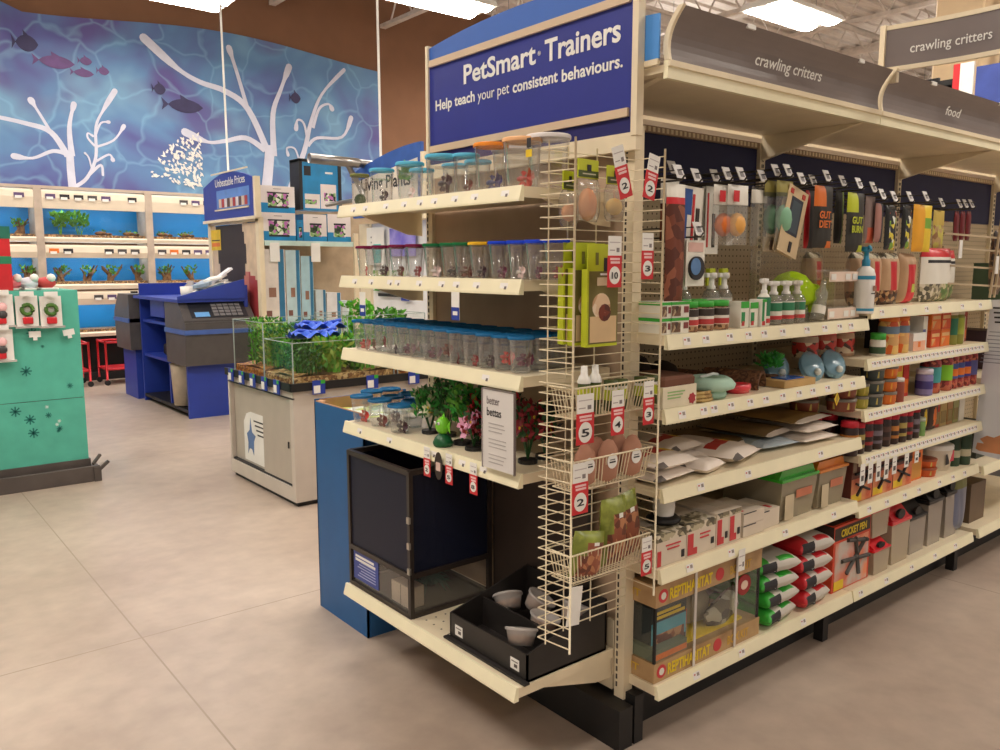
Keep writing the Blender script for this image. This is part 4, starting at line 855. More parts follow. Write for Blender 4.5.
B1 = [('top shelf of the near bay with spray bottles and green lidded jars', 1.297, 10), ('second shelf of the near bay with caves and shell decorations', 1.077, 12), ('third shelf of the near bay with sand bags', .838, 3), ('fourth shelf of the near bay with boxes and two lidded carriers', .586, 4), ('bottom deck of the near bay with the boxed glass habitat', .213, 3)]
B2 = [('top shelf of the far bay with pet food pouches', 1.338, 6), ('second shelf of the far bay with orange labelled boxes and jars', 1.14, 27), ('third shelf of the far bay with round tubs and white lidded jars', .94, 27), ('fourth shelf of the far bay with red lidded dark jars', .762, 27), ('fifth shelf of the far bay with red and orange cartons', .556, 7), ('bottom deck of the far bay with red lidded carriers', .213, 5)]
for lab, z, n in B1: shelf(BAY[0] + .022, BAY[1] - .003, YF, YP - .022, z, lab, False, n)
for lab, z, n in B2: shelf(BAY[1] + .003, BAY[2] - .06, YF, YP - .022, z, lab, False, n)
for i, z in enumerate((1.31, .96, .53, .213)): shelf(BAY[2] + .003, BAY[3] - .003, YF, YP - .022, z, ['top', 'second', 'third', 'bottom'][i] + ' shelf of the third bay behind the lizard card', False, 0)
YR, YL = 1.722, 2.758
EZ = [('top end shelf with light blue and orange lidded betta cups', 1.713, 9), ('second end shelf with maroon, green and blue lidded betta jars', 1.458, 9), ('third end shelf with rows of blue lidded betta cups', 1.188, 1), ('fourth end shelf with betta cups and bright plastic plants', .908, 5)]
for lab, z, n in EZ: shelf(1.475, 1.828, YR, YL, z, lab, True, n)
shelf(1.43, 1.828, 1.685, 2.70, .291, 'bottom end shelf with mesh terrarium and black trays', True, 0, True)
# ------------------------------------------------------------------ betta cups
LIDS = {}
def lidmat(c, fr=.85):
    k = 'lid_%d_%d_%d' % c
    return clear(k, tuple(min(255, v + 60) for v in c), .2, .2, fr, c)
CUPS = {}
def cup(r0, r1, h, lc, kind, label, x, y, z, group=None, fr=.85):
    key = (r0, r1, h, lc)
    if key not in CUPS:
        t = thing('betta_cup', label, 'fish cup', (x, y, z), 0, group); b = MB()
        b.lathe([(.0001, .003), (r0 * .96, .002), (r0, .006), (r0 + (r1 - r0) * .9, h * .9), (r1, h * .92), (r1, h * .985)], CUP, 18); b.build('cup_body', t)
        b = MB(); b.lathe([(.0001, h * .72), (r0 + (r1 - r0) * .68, h * .72)], WATER, 18); b.build('water_surface', t)
        b = MB(); m_ = lidmat(lc, fr); b.lathe([(r1 + .003, h * .94), (r1 + .0035, h * .99), (r1 + .0005, h + .003), (r1 * .9, h + .003), (r1 * .86, h - .004), (.0001, h - .004)], m_, 20); b.build('lid', t)
        CUPS[key] = t; return t
    return dup(CUPS[key], (x, y, z), random.uniform(0, 6), label, group)
FM = {}
FISHC = {'red': (176, 44, 34), 'dark red': (120, 30, 34), 'dark': (44, 30, 40), 'purple': (84, 36, 64), 'blue': (50, 60, 110), 'brown': (96, 56, 44), 'white': (214, 204, 200), 'pink': (220, 120, 120)}
def betta(x, y, z, color, label, rz, sc=1, group=None):
    if color not in FM:
        c = FISHC[color]; m1 = mat(*c, .4, var=.1, scale=60, name=color.replace(' ', '_') + '_fish'); m2 = mat(min(255, c[0] + 20), c[1], c[2], .5, var=.12, scale=50, name=color.replace(' ', '_') + '_fin')
        b = MB(); b.T = Matrix.Rotation(PI / 2, 4, 'Y')
        b.lathe([(.0001, -.018), (.004, -.015), (.0058, -.006), (.005, .004), (.0028, .012), (.0012, .018)], m1, 8, 0, 0, True, 1.25, .75); b.T = None
        t = thing('betta_fish', label, 'fish', (x, y, z), rz, group); b.build('body', t)
        def fan(o, a0, a1, r, n, wob):
            vs = [(o[0], 0, o[1])]; 
            for i in range(n + 1):
                a = a0 + (a1 - a0) * i / n; vs.append((o[0] + math.cos(a) * r * (1 + .12 * (i % 2)), wob * math.sin(i * 1.3), o[1] + math.sin(a) * r * (1 + .12 * (i % 2))))
            return vs, [(0, i, i + 1) for i in range(1, n + 1)]
        b = MB(); b.add(*fan((.014, .001), -1.5, 1.1, .024, 9, .004), m2); b.build('tail_fin', t)
        b = MB(); b.add(*fan((.0, -.003), -2.4, -.5, .017, 7, .003), m2); b.add(*fan((.004, .003), .6, 2.2, .014, 5, .002), m2); b.build('fin', t)
        t.scale = (sc,) * 3; FM[color] = t; return t
    t = dup(FM[color], (x, y, z), rz, label, group); t.scale = (sc,) * 3; return t
# top end shelf
ZT = 1.714
TOP = [(359, .033, .115, (120, 124, 70), None), (381, .042, .12, (100, 190, 225), 'dark'), (409, .046, .125, (100, 190, 225), 'white'), (441, .052, .13, (100, 190, 225), 'dark'), (465, .04, .12, (100, 190, 225), 'brown')]
for i, (px, r, h, lc, fc) in enumerate(TOP):
    y = atX(px, 200, 1.535).y; cup(r * .84, r, h, lc, 0, ['small olive lidded jar with a moss ball at the left of the top end shelf', 'light blue lidded betta cup beside the moss ball jar', 'light blue lidded betta cup, second after the moss ball jar', 'widest light blue lidded betta cup on the top end shelf', 'light blue lidded betta cup touching the orange lidded one'][i], 1.54, y, ZT)
    if fc: betta(1.54, y, ZT + .045 if i == 3 else ZT + .025, fc, '%s betta fish in the %s light blue lidded cup' % (fc, ['', 'first', 'second', 'widest', 'last'][i]), random.uniform(-1.9, -1.2), 1.1 if i != 3 else 1.3)
b = MB(); b.sphere((0, 0, .022), .022, mat(40, 70, 20, .9, bump=.6), 12); tag(b.build('moss_ball', None, (1.54, atX(359, 200, 1.535).y, ZT + .003)), 'dark green moss ball inside the olive lidded jar', 'moss ball')
for i, (px, r, h, lc, fc) in enumerate([(491, .05, .14, (244, 150, 60), 'blue'), (522, .055, .138, (246, 190, 140), 'red')]):
    y = atX(px, 195, 1.55).y; cup(r * .8, r, h, lc, 0, ['orange lidded betta cup in the middle of the top end shelf', 'pale orange lidded betta cup under the white tub lid'][i], 1.55, y, ZT); betta(1.55, y, ZT + .03, fc, '%s betta fish in the %s orange lidded cup' % (fc, ['left', 'right'][i]), -1.5, 1.2)
for i, (px, X) in enumerate(((422, 1.65), (455, 1.66), (478, 1.66))):
    y = atX(px, 190, X).y; cup(.035, .042, .12, (100, 190, 225), 0, 'light blue lidded betta cup, top end shelf back row, %s' % nth(i, 3), X, y, ZT)
for i, (px, X) in enumerate(((512, 1.67), (548, 1.6))):
    y = atX(px, 190, X).y; cup(.05, .062, .145, (236, 230, 228), 0, ['round white lidded clear tub behind the orange lidded cups', 'white lidded clear tub behind the top of the wire rack'][i], X, y, ZT)
b = MB(); b.box(-.001, .0005, -.012, .012, 0, .02, YELLOW); b.box(-.001, .0005, -.008, .008, .025, .05, INK); tag(b.build('round_sticker', None, (1.485, atX(533, 175, 1.5).y, ZT + .075)), 'yellow and black sticker on the pale orange lidded cup', 'sticker')
# second end shelf: taper jars with coloured lids
ZT = 1.459; MAR = (120, 36, 70); GRN = (36, 110, 66); YEL = (230, 180, 50); BLU = (40, 70, 200)
front = [366, 382, 399, 416, 434, 451, 464, 480, 500, 519, 537, 556]
cols = [MAR] * 4 + [GRN] * 3 + [YEL] + [BLU] * 4; cn = ['maroon'] * 4 + ['green'] * 3 + ['yellow'] + ['blue'] * 4
fcs = ['red', 'dark', 'brown', 'dark red', 'white', 'dark', 'brown', 'dark', 'purple', 'white', 'purple', 'dark red']
for i, px in enumerate(front):
    y = atX(px, 265, 1.525).y; n = cn.count(cn[i]); k = i - cn.index(cn[i]); w = ('only' if n == 1 else nth(k, n))
    cup(.024, .0345, .107, cols[i], 1, '%s lidded betta jar, second end shelf front row, %s' % (cn[i], w), 1.525, y, ZT, fr=.93)
    betta(1.525, y, ZT + .022, fcs[i], '%s betta fish in a %s lidded jar, %s' % (fcs[i], cn[i], w), random.uniform(-2.2, -1), .85)
for i in range(9):
    y = atX(374 + i * 20, 262, 1.61).y; j = min(11, int(i * 1.35)); cup(.024, .0345, .107, cols[j], 1, '%s lidded betta jar in the back row of the second end shelf' % cn[j], 1.61, y, ZT, 'back row jars with %s lids' % cn[j], fr=.93)
# third end shelf: blue lids in three rows
ZT = 1.189; BL3 = (34, 108, 160)
f3 = ['red', 'brown', 'dark red', 'dark', 'purple', 'white', 'purple', 'brown', 'dark red', 'dark red', 'dark', 'red', 'purple']
ys = [2.71 - .0765 * i for i in range(13)]
for i, y in enumerate(ys):
    cup(.029, .0375, .105, BL3, 2, 'blue lidded betta cup, third end shelf front row, %s' % nth(i, 13), 1.53, y, ZT, fr=.8)
    betta(1.53, y, ZT + random.choice((.018, .024, .04)), f3[i], '%s betta fish, third end shelf front row, cup %s' % (f3[i], nth(i, 13)), random.uniform(-2.4, -.8), .95)
for rr in range(2):
    for i in range(11):
        y = 2.69 - .088 * i; zz = ZT; cup(.029, .0375, .105, BL3, 2, 'blue lidded betta cup in the rear rows of the third end shelf', 1.61 + .08 * rr, y, ZT, 'blue lidded cups in the rear rows of the third end shelf', fr=.8)
for i in range(4):
    y = 2.66 - .088 * i - (.4 if i > 1 else 0); cup(.029, .0375, .105, BL3, 2, 'blue lidded betta cup stacked on the rear row of the third end shelf, %s' % nth(i, 4), 1.7, y - .04, ZT + .109, fr=.8) if i < 0 else None
# fourth end shelf
ZT = .909
for i, (px, py, X, fc) in enumerate([(362, 410, 1.525, 'red'), (380, 418, 1.53, 'brown'), (400, 428, 1.525, 'dark'), (372, 405, 1.615, None), (393, 410, 1.61, 'dark'), (413, 415, 1.61, None), (390, 398, 1.7, None), (410, 400, 1.7, None)]):
    y = atX(px, py, X).y; cup(.032, .041, .098, BL3, 3, 'blue lidded betta cup on the fourth end shelf, ' + ['front row left', 'front row middle', 'front row right, nearest the green plant', 'middle row left', 'middle row centre', 'middle row right', 'back row left', 'back row right'][i], X, y, ZT, fr=.8)
    if fc: betta(X, y, ZT + .022, fc, '%s betta fish, fourth end shelf, %s cup' % (fc, ['front left', 'front middle', 'front right', '', 'rear'][i]), -1.6, 1.25)
def bouquet(x, y, z, h, r, fl, lf, lab, nf=16, fs=.028, nl=90, name='plastic_plant'):
    t = thing(name, lab, 'plastic plant', (x, y, z)); b = MB()
    b.cyl(0, 0, 0, .012, .03, BLACK, 12); b.build('base', t); b = MB()
    for i in range(9):
        a = random.uniform(0, 6.28); b.tube([(0, 0, .01), (math.cos(a) * r * .4, math.sin(a) * r * .4, h * .5), (math.cos(a) * r * .8, math.sin(a) * r * .8, h * random.uniform(.7, 1))], .0022, L3, 4)
    b.build('stem', t); b = MB()
    leafclump(b, 0, 0, .01, r, h * .95, int(nl * 2.2), lf, .013); b.build('leaves', t)
    if fl:
        b = MB()
        for i in range(nf):
            a = random.uniform(0, 6.28); rr = r * random.random() ** .5; c = (math.cos(a) * rr, math.sin(a) * rr, h * random.uniform(.45, 1.02))
            for k in range(5):
                q = k * 1.2566 + a; d = Vector((math.cos(q) * .4 - .5, math.sin(q), math.cos(q))).normalized(); s_ = d.cross(Vector((1, 0, 0))).normalized()
                c_ = Vector(c); b.add([c_, c_ + d * fs * .6 + s_ * fs * .35, c_ + d * fs, c_ + d * fs * .6 - s_ * fs * .35], [(0, 1, 2, 3)], fl)
            b.sphere(c, fs * .22, YELLOW, 6)
        b.build('flowers', t)
    return t
PALE = mat(196, 200, 160, .6, name='pale_flower'); REDF = mat(200, 30, 44, .5, name='red_flower'); PNK = mat(226, 160, 190, .5, name='pink_flower'); DRED = mat(140, 24, 40, .5, name='dark_red_flower')
LG = mat(52, 150, 56, .5, var=.15, name='plastic_leaf')
for px, py, X, h, r, fl, lf, lab in [(430, 415, 1.6, .15, .055, PALE, [L2, LG], 'green plastic plant with pale flowers just right of the cups'), (448, 405, 1.62, .2, .06, None, [LG, L3], 'tall green plastic plant behind the green fish figurine'), (462, 410, 1.58, .19, .045, None, [LG, L1], 'upright green plastic plant with a white stem, left of the red flowers'),
    (478, 420, 1.62, .18, .045, REDF, [LG, L3], 'green plastic plant with bright red flowers beside the white care sign'), (474, 440, 1.56, .11, .035, PNK, [L3, DRED], 'low plastic plant with pink flowers at the left edge of the care sign'), (528, 430, 1.58, .17, .05, DRED, [L3, DRED], 'dark red plastic plant at the right of the care sign'), (506, 430, 1.64, .17, .05, REDF, [L3], 'red flowered plastic plant mostly behind the care sign'), (545, 420, 1.66, .16, .04, DRED, [BLACK, L3], 'dark plastic plant behind the wire rack on the fourth end shelf')]:
    y = max(YR + .035, atX(px, py, X).y); bouquet(X, y, ZT, h, r, fl, lf, lab)
t = thing('fish_figurine', 'lime green fish figurine on a green rock in front of the plastic plants', 'figurine', (1.515, atX(443, 440, 1.515).y, ZT)); FG = mat(120, 205, 50, .35, name='lime_figurine')
b = MB(); b.lathe([(.0001, 0), (.03, 0), (.034, .012), (.026, .03), (.012, .042), (.0001, .045)], mat(20, 90, 50, .4, bump=.3), 10); b.build('rock', t)
b = MB(); b.sphere((0, .0, .068), .026, FG, 12, 1, .9, 1.15); b.sphere((-.006, .018, .064), .011, FG, 8); b.add([(0, -.02, .068), (0, -.042, .09), (0, -.038, .066), (0, -.042, .045)], [(0, 1, 2, 3)], FG); b.add([(0, .01, .094), (0, -.008, .112), (0, -.014, .09)], [(0, 1, 2)], FG); b.build('body', t)
for s in (-.007, .012): b = MB(); b.sphere((-.022, s, .078), .006, WHITE, 8); b.sphere((-.0265, s, .078), .003, INK, 6); b.build('eye', t)
# care sign hanging from the third end shelf
p = atX(484, 388, 1.455); q = atX(516, 394, 1.455); r_ = atX(515, 475, 1.455)
t = thing('care_sign', 'white hanging sign reading better bettas on the end shelves', 'sign', (1.452, q.y, r_.z)); W = p.y - q.y; H = p.z - r_.z
SGC = mat(222, 218, 214, .4, var=0); b = MB(); b.box(-.003, 0, 0, W, 0, H, SGC); b.build('card', t)
b = MB(); b.box(-.005, .002, -.002, .002, -.002, H + .002, mat(120, 112, 110, .3)); b.box(-.005, .002, W - .002, W + .002, -.002, H + .002, mat(150, 142, 140, .3)); b.box(-.005, .002, 0, W, H, H + .003, mat(120, 112, 110, .3)); b.build('frame', t)
ftext('better', (-.0036, W - .022, H - .042), .058, .024, mat(120, 110, 110), t, 'X'); ftext('bettas', (-.0036, W - .022, H - .076), .066, .025, INK, t, 'X', bold=.008)
b = MB()
for i, l in enumerate((.07, .075, .062, 0, .08, .078, .082, 0, .08, .07, .066)):
    if l: b.sq(W - .03 - l, W - .03, H - .1 - i * .0115, H - .097 - i * .0115, -.0036, mat(180, 174, 172, .5), .0004)
b.build('fine_print', t)
# bottom end shelf: tall mesh terrarium, trays
ZB = .292; y0, y1 = 2.275, 2.69; H = .52
t = thing('mesh_terrarium', 'tall black framed mesh terrarium standing open on the bottom end shelf', 'terrarium', (1.45, y0, ZB)); W = y1 - y0; D = .34
FR = mat(50, 42, 38, .35, name='terrarium_frame'); MESH = clear('dark_mesh', (120, 124, 140), .1, .4, .3, (44, 52, 84))
b = MB()
for x in (0, D):
    for y in (0, W): b.box(x - .008, x + .008, y - .008, y + .008, 0, H, FR)
for z in (.006, .15, H - .006):
    for y in (0, W): b.box(0, D, y - .0085, y + .0085, z - .009, z + .009, FR)
    for x in (0, D): b.box(x - .0085, x + .0085, 0, W, z - .009, z + .009, FR)
b.build('frame', t)
b = MB(); b.box(-.001, .001, .01, W - .01, .16, H - .015, MESH); b.box(.01, D - .01, -.001, .001, .16, H - .015, MESH); b.box(.01, D - .01, W - .001, W + .001, .01, H - .015, MESH); b.build('mesh_panel', t)
b = MB(); b.quad((0, .01, .015), (0, W - .01, .015), (0, W - .01, .14), (0, .01, .14), FILM); b.quad((.01, 0, .015), (D, 0, .015), (D, 0, .14), (.01, 0, .14), FILM); b.build('lower_pane', t)
b = MB(); b.box(.01, D - .01, .01, W - .01, 0, .006, BLACK); b.build('floor_tray', t)
b = MB(); b.sq(W - .2, W - .02, .03, .14, -.002, mat(50, 70, 150, .4)); 
for i in range(6): b.sq(W - .18, W - .05 - .012 * (i % 3), .045 + i * .011, .049 + i * .011, -.003, mat(170, 180, 220, .5))
for i in range(2): b.sq(W - .17 - .01 * i, W - .035, .117 - i * .014, .126 - i * .014, -.003, WHITE)
b.build('blue_label', t)
for z, y in ((.34, -.009), (.25, -.009), (.16, -.009)): b = MB(); b.box(-.014, -.006, y - .003, y + .012, z, z + .022, mat(190, 185, 175, .3, .8)); b.build('latch', t)
b = MB(); b.box(0, .06, 0, .12, 0, .075, mat(186, 170, 150, .6)); b.box(-.0005, 0, .057, .06, 0, .075, INK); tag(b.build('substrate_brick', None, (1.475, y0 + .05, ZB + .008)), 'pale cardboard packets inside the lower part of the mesh terrarium', 'packet')
b = MB(); TG = mat(70, 130, 116, .5, name='teal_leaf')
for i in range(70):
    a = random.uniform(0, 6.28); l = random.uniform(.04, .09); b.tube([(0, 0, .01), (math.cos(a) * l * .5, math.sin(a) * l * .5, random.uniform(.03, .06)), (math.cos(a) * l, math.sin(a) * l, random.uniform(.0, .05))], .0035, TG, 3, .001)
tag(b.build('hanging_vine', None, (1.64, y0 + .16, ZB + .012)), 'teal green artificial vine lying in the mesh terrarium', 'artificial plant')
b = MB(); b.box(0, .008, 0, .5, 0, .5, mat(60, 48, 42, .6)); b.box(-.003, 0, .0, .012, 0, .5, BLACK); tag(b.build('brown_display_board', None, (1.815, 1.78, ZB + .001)), 'dark brown board standing behind the trays on the bottom end shelf', 'board')
TRB = mat(40, 36, 34, .45, name='tray_black')
def dtray(x0, x1, y0, y1, zf, zb_, lab):
    t = thing('display_tray', lab, 'tray', (x0, y0, ZB + .001)); W, D = y1 - y0, x1 - x0; b = MB(); th = .006
    b.box(0, th, 0, W, 0, zf, TRB); b.box(D - th, D, 0, W, 0, zb_, TRB); b.box(0, D, 0, W, 0, .008, TRB)
    for y in (0, W - th): b.prism([(0, 0), (D, 0), (D, zb_), (0, zf)], 'y', y, y + th, TRB)
    b.box(-.02, 0, -.012, W + .01, -.0, .006, TRB); b.box(.13, .136, th, W - th, .008, zf + .02, TRB); b.build('body', t)
    b = MB()
    for y in (.035, W - .07): b.sq(y, y + .04, .02, .055, -.0005, WHITE); b.sq(y + .006, y + .034, .044, .047, -.0015, mat(120, 112, 108)); b.sq(y + .008, y + .022, .028, .038, -.0015, mat(90, 84, 80))
    b.build('price_label', t)
    return t
dtray(1.47, 1.80, 1.69, 2.075, .085, .17, 'black divided display tray with little tubs, near end of the bottom end shelf')
def tub(x, y, z, ang, lab, rz=0):
    t = thing('food_tub', lab, 'plastic tub', (x, y, z)); t.rotation_euler = (-ang * math.sin(rz), ang * .75, rz); b = MB()
    b.lathe([(.0001, 0), (.038, 0), (.047, .042), (.05, .045)], FROST, 20); b.lathe([(.0001, .003), (.036, .003), (.042, .026), (.0001, .03)], printed('mealworm_bran', [(190, 150, 120), (214, 180, 150), (160, 116, 90)], 90, .8), 14); b.build('tub_body', t)
    b = MB(); b.lathe([(.051, .043), (.052, .048), (.05, .051), (.044, .0485), (.0001, .0485)], FROST, 20); b.build('lid', t)
for x, y, z, a, rz, lab in [(1.53, 1.79, ZB + .062, .5, .3, 'clear tub of feed leaning on the front edge of the black tray'), (1.66, 2.0, ZB + .07, .7, .5, 'empty looking clear tub standing at the left end of the tray'), (1.71, 1.93, ZB + .08, .7, -.3, 'clear tub at the back of the tray, farthest left'), (1.65, 1.83, ZB + .06, .4, -.2, 'clear tub behind the foot of the wire rack'), (1.72, 1.76, ZB + .1, .6, 0, 'clear tub at the back right of the black tray')]: tub(x, y, z, a, lab, rz)
# red price flags on the fourth end shelf
def pflag(loc, face, price, lab, w=.042, h=.1, red=True, tilt=0, fold=.0):
    t = thing('price_tag', lab, 'price tag', loc, (0 if face == 'Y' else -PI / 2) + tilt); hh = h
    b = MB(); top = hh * (.38 if red else 1.0); b.box(-w / 2, w / 2, -.001, 0, -top, .0, WHITE); b.fq(-w * .4, w * .0, -top * .75, -top * .7, -.001, mat(160, 150, 150), .0004); b.fq(-w * .4, w * .4, -top * .35, -top * .3, -.001, mat(190, 180, 180), .0004); b.fq(w * .12, w * .34, -top * .82, -top * .6, -.001, mat(130, 122, 122), .0004); b.build('paper_label', t)
    if red:
        b = MB(); b.box(-w / 2 - .002, w / 2 + .002, -.0012, 0, -hh, -top, RED)
        for i in range(2): b.fq(-w * .36 + i * .002, w * .38, -top - .012 - i * .009, -top - .006 - i * .009, -.0012, mat(240, 200, 200), .0004)
        b.build('red_card', t)
        b = MB(); zc = -top - (hh - top) * .62; rr = min(w * .42, (hh - top) * .3); b.prism([(math.cos(a) * rr, zc + math.sin(a) * rr * 1.12) for a in [k * PI / 10 for k in range(20)]], 'y', -.002, -.0012, WHITE); b.build('white_circle', t)
        ftext(price, (-rr * .6, -.0026, zc - rr * .42), rr * 1.15, rr * .85, INK, t, 'Y', bold=.02, depth=.0004)
    return t
for px, py, pr, lab in [(427, 450, '2', 'red clearance price flag under the fourth end shelf, left of the oval tag'), (449, 457, '5', 'red clearance price flag under the fourth end shelf, middle one'), (473.5, 466, '8', 'red clearance price flag under the fourth end shelf, right one')]:
    p = atX(px, py, 1.456); pflag((1.456, p.y, p.z + .01), 'X', pr, lab, .034, .098)
p = atX(438.5, 466, 1.45); t = thing('oval_tag', 'dark oval hanging tag between the red price flags', 'tag', (1.449, p.y, p.z)); b = MB(); b.prism([(math.cos(a) * .021, math.sin(a) * .045) for a in [k * PI / 12 for k in range(24)]], 'x', 0, .002, DKBROWN); b.build('card', t); b = MB(); b.sq(-.012, .012, -.016, .012, -.0002, mat(220, 190, 180)); b.build('sticker', t)
for px, py, lab in [(404, 319, 'blue and white hanging sticker under the second end shelf at the left'), (456, 291, 'blue and white hanging sticker under the second end shelf in the middle')]:
    p = atX(456 if px > 420 else 363, 292, 1.458); t = thing('new_flag', lab, 'shelf flag', (1.456, p.y, p.z)); b = MB(); b.box(-.001, 0, -.02, .02, -.085, 0, WHITE); b.build('card', t)
    b = MB(); b.sq(-.02, .02, -.085, -.046, -.001, KB, .0006); b.sq(-.012, .012, -.07, -.058, -.0018, WHITE, .0004); b.build('blue_print', t)
# ------------------------------------------------------------------ wire rack on the end upright
P0 = Vector((1.48, 1.525)); P1 = Vector((1.465, 1.64)); P2 = Vector((1.826, 1.637)); P3 = Vector((1.826, 1.525))
t = thing('wire_rack', 'cream wire wing rack with three baskets on the corner post', 'wire rack', (0, 0, 0))
b = MB(); zt, zbm = 1.80, .455; n = 46
for i in range(n + 1):
    z = zbm + (zt - zbm) * i / n; q = [(P0.x, P0.y, z), (P1.x, P1.y, z), (P2.x - .0, P2.y, z), (P3.x, P3.y, z)]
    for k in range(3):
        if k < 2 or z > .53: b.tube([q[k], q[k + 1]], .0019, WIRE, 4)
b.build('wire_grid', t)
b = MB()
for x, y in ((P0.x, P0.y), (P3.x, P3.y), (P0.x * .25 + P1.x * .75, P0.y * .25 + P1.y * .75), (P1.x + .1, P1.y), (P1.x + .21, P1.y)): b.tube([(x, y, zbm - .012 if x < 1.8 else .52), (x, y, zt + .02)], .0032 if (x, y) in ((P0.x, P0.y), (P3.x, P3.y)) else .002, WIRE, 6)
b.build('upright_wire', t)
def basket(z, h, lab):
    t = thing('wire_basket', lab, 'wire basket', (0, 0, z)); b = MB(); x0, x1, y0, y1 = 1.487, 1.815, 1.535, 1.628; sx = .02
    top = [(x0, y0, 0), (x1, y0, 0), (x1, y1, 0), (x0, y1, 0), (x0, y0, 0)]; bot = [(x0 + sx, y0 + .012, -h), (x1 - sx, y0 + .012, -h), (x1 - sx, y1, -h), (x0 + sx, y1, -h), (x0 + sx, y0 + .012, -h)]
    for k in range(4): b.tube([top[k], top[k + 1]], .0028, WIRE, 6); b.tube([bot[k], bot[k + 1]], .0022, WIRE, 4)
    b.build('rim', t); b = MB()
    for i in range(25):
        u = i / 24; b.tube([(x0 + (x1 - x0) * u, y0, 0), (x0 + sx + (x1 - x0 - 2 * sx) * u, y0 + .012, -h)], .0015, WIRE, 4)
        b.tube([(x0 + sx + (x1 - x0 - 2 * sx) * u, y0 + .012, -h), (x0 + sx + (x1 - x0 - 2 * sx) * u, y1, -h)], .0013, WIRE, 4)
    for i in range(1, 7):
        v = i / 7; b.tube([(x0, y0 + (y1 - y0) * v, 0), (x0 + sx, y0 + (y1 - y0) * v, -h)], .0014, WIRE, 4); b.tube([(x1, y0 + (y1 - y0) * v, 0), (x1 - sx, y0 + (y1 - y0) * v, -h)], .0014, WIRE, 4)
    b.build('basket_bars', t)
basket(1.175, .085, 'top wire basket of the corner rack with white capped spray bottles')
basket(.975, .085, 'middle wire basket of the corner rack with sponges on round cards')
basket(.715, .085, 'bottom wire basket of the corner rack with lime bags')
KH = mat(70, 84, 34, .5, name='khaki_print')
def hookpack(px, py, Y, w, h, cf, lab, kind='card', name='hanging_pack', cat='hanging pack', th=.012, tilt=0):
    p = atY(px, py, Y); t = thing(name, lab, cat, (p.x, Y, p.z - h), tilt); return t
# lime header packets
def limepack(px, py, Y, w, hh, hb, lab, body, tilt=0):
    p = atY(px, py, Y); t = thing('hanging_packet', lab, 'hanging packet', (p.x, Y, p.z), tilt); b = MB()
    b.box(0, w, -.002, .002, -hh, 0, LIME); b.fq(0, w, -hh * .95, -hh * .6, -.002, KH); b.fq(w * .42, w * .62, -hh * .62, -hh * .28, -.003, INK); b.fq(w * .2, w * .85, -hh * .8, -hh * .74, -.003, mat(200, 200, 170)); b.build('header_card', t)
    b = MB(); b.T = Matrix.Translation((w / 2, 0, -hh - hb)); b.pouch(w, hb, .05, FILM); b.build('clear_bag', t)
    b = MB(); b.sphere((w * .5, 0, -hh - hb * .6), hb * .3, body, 12, .95, .6, 1.3 if hb > .1 else .8); b.build('sponge', t); return t
SPG = mat(236, 170, 120, .8, bump=.5, name='sponge_orange'); SPY = mat(236, 200, 120, .8, bump=.4, name='sponge_yellow')
limepack(578, 158, 1.6, .085, .05, .115, 'lime header packet with a large orange natural sponge at the rack top', SPG, .1)
limepack(607, 165, 1.585, .062, .05, .1, 'lime header packet with a small yellow sponge beside the larger one', SPY)
limepack(563, 170, 1.625, .06, .05, .1, 'lime header packet half hidden behind the left wires of the rack', SPG, .2)
for i, (px, py, Y) in enumerate(((588, 244, 1.55), (574, 243, 1.585), (564, 242, 1.61))):
    p = atY(px, py, Y); w, h = .118, .275; t = thing('kit_box', ['lime box with a shell crab picture hanging in the rack, front one', 'lime box behind the front crab picture box, second one', 'lime box farthest left behind the wires of the rack'][i], 'hanging box', (p.x, Y, p.z - h)); b = MB()
    b.box(0, w, 0, .022, 0, h * .76, LIME); b.box(0, w, 0, .003, h * .76, h, LIME); b.fq(.006, w, .008, h * .74, 0, mat(112, 104, 50)); b.fq(w * .52, w * .75, h * .74, h * .87, -.0005, INK); b.fq(w * .25, w * .34, h * .8, h * .92, -.0005, mat(110, 110, 40)); b.build('carton', t)
    b = MB(); b.fq(.01, w - .006, .012, h * .3, -.001, mat(214, 184, 140, .6)); b.fq(w * .3, w * .95, h * .6, h * .68, -.001, mat(214, 196, 160)); b.fq(w * .4, w * .9, h * .7, h * .72, -.001, WHITE); b.build('label_print', t)
    b = MB(); b.T = Matrix.Translation((w * .45, -.001, h * .4)) @ Matrix.Rotation(PI / 2, 4, 'X'); b.lathe([(.035, 0), (.03, .001), (.001, .0014)], printed('crab_picture', [(226, 196, 160), (200, 160, 120), (236, 216, 190)], 30, .6), 18, 0, 0, False)
    b.lathe([(.024, .0016), (.018, .002), (.001, .0024)], printed('crab_legs', [(120, 50, 30), (90, 40, 30), (200, 120, 80)], 60, .6), 12, .012, -.018, False); b.build('crab_picture', t)
for px, py, z, lab in ((583, 356, 0, 'left'), (594, 355, 0, 'right')):
    p = atY(px, 400, 1.575); t = thing('spray_bottle', 'olive bottle with tall white cap in the top rack basket, %s one' % lab, 'bottle', (p.x, 1.572, 1.092)); b = MB()
    b.lathe([(.0001, 0), (.017, 0), (.017, .085), (.014, .092), (.0001, .092)], KH, 16); b.lathe([(.0175, .04), (.0175, .075)], LIME, 16); b.build('bottle_body', t)
    b = MB(); b.lathe([(.018, .088), (.018, .096), (.014, .106), (.01, .112), (.009, .135), (.0001, .137)], WHITE, 14); b.build('cap', t)
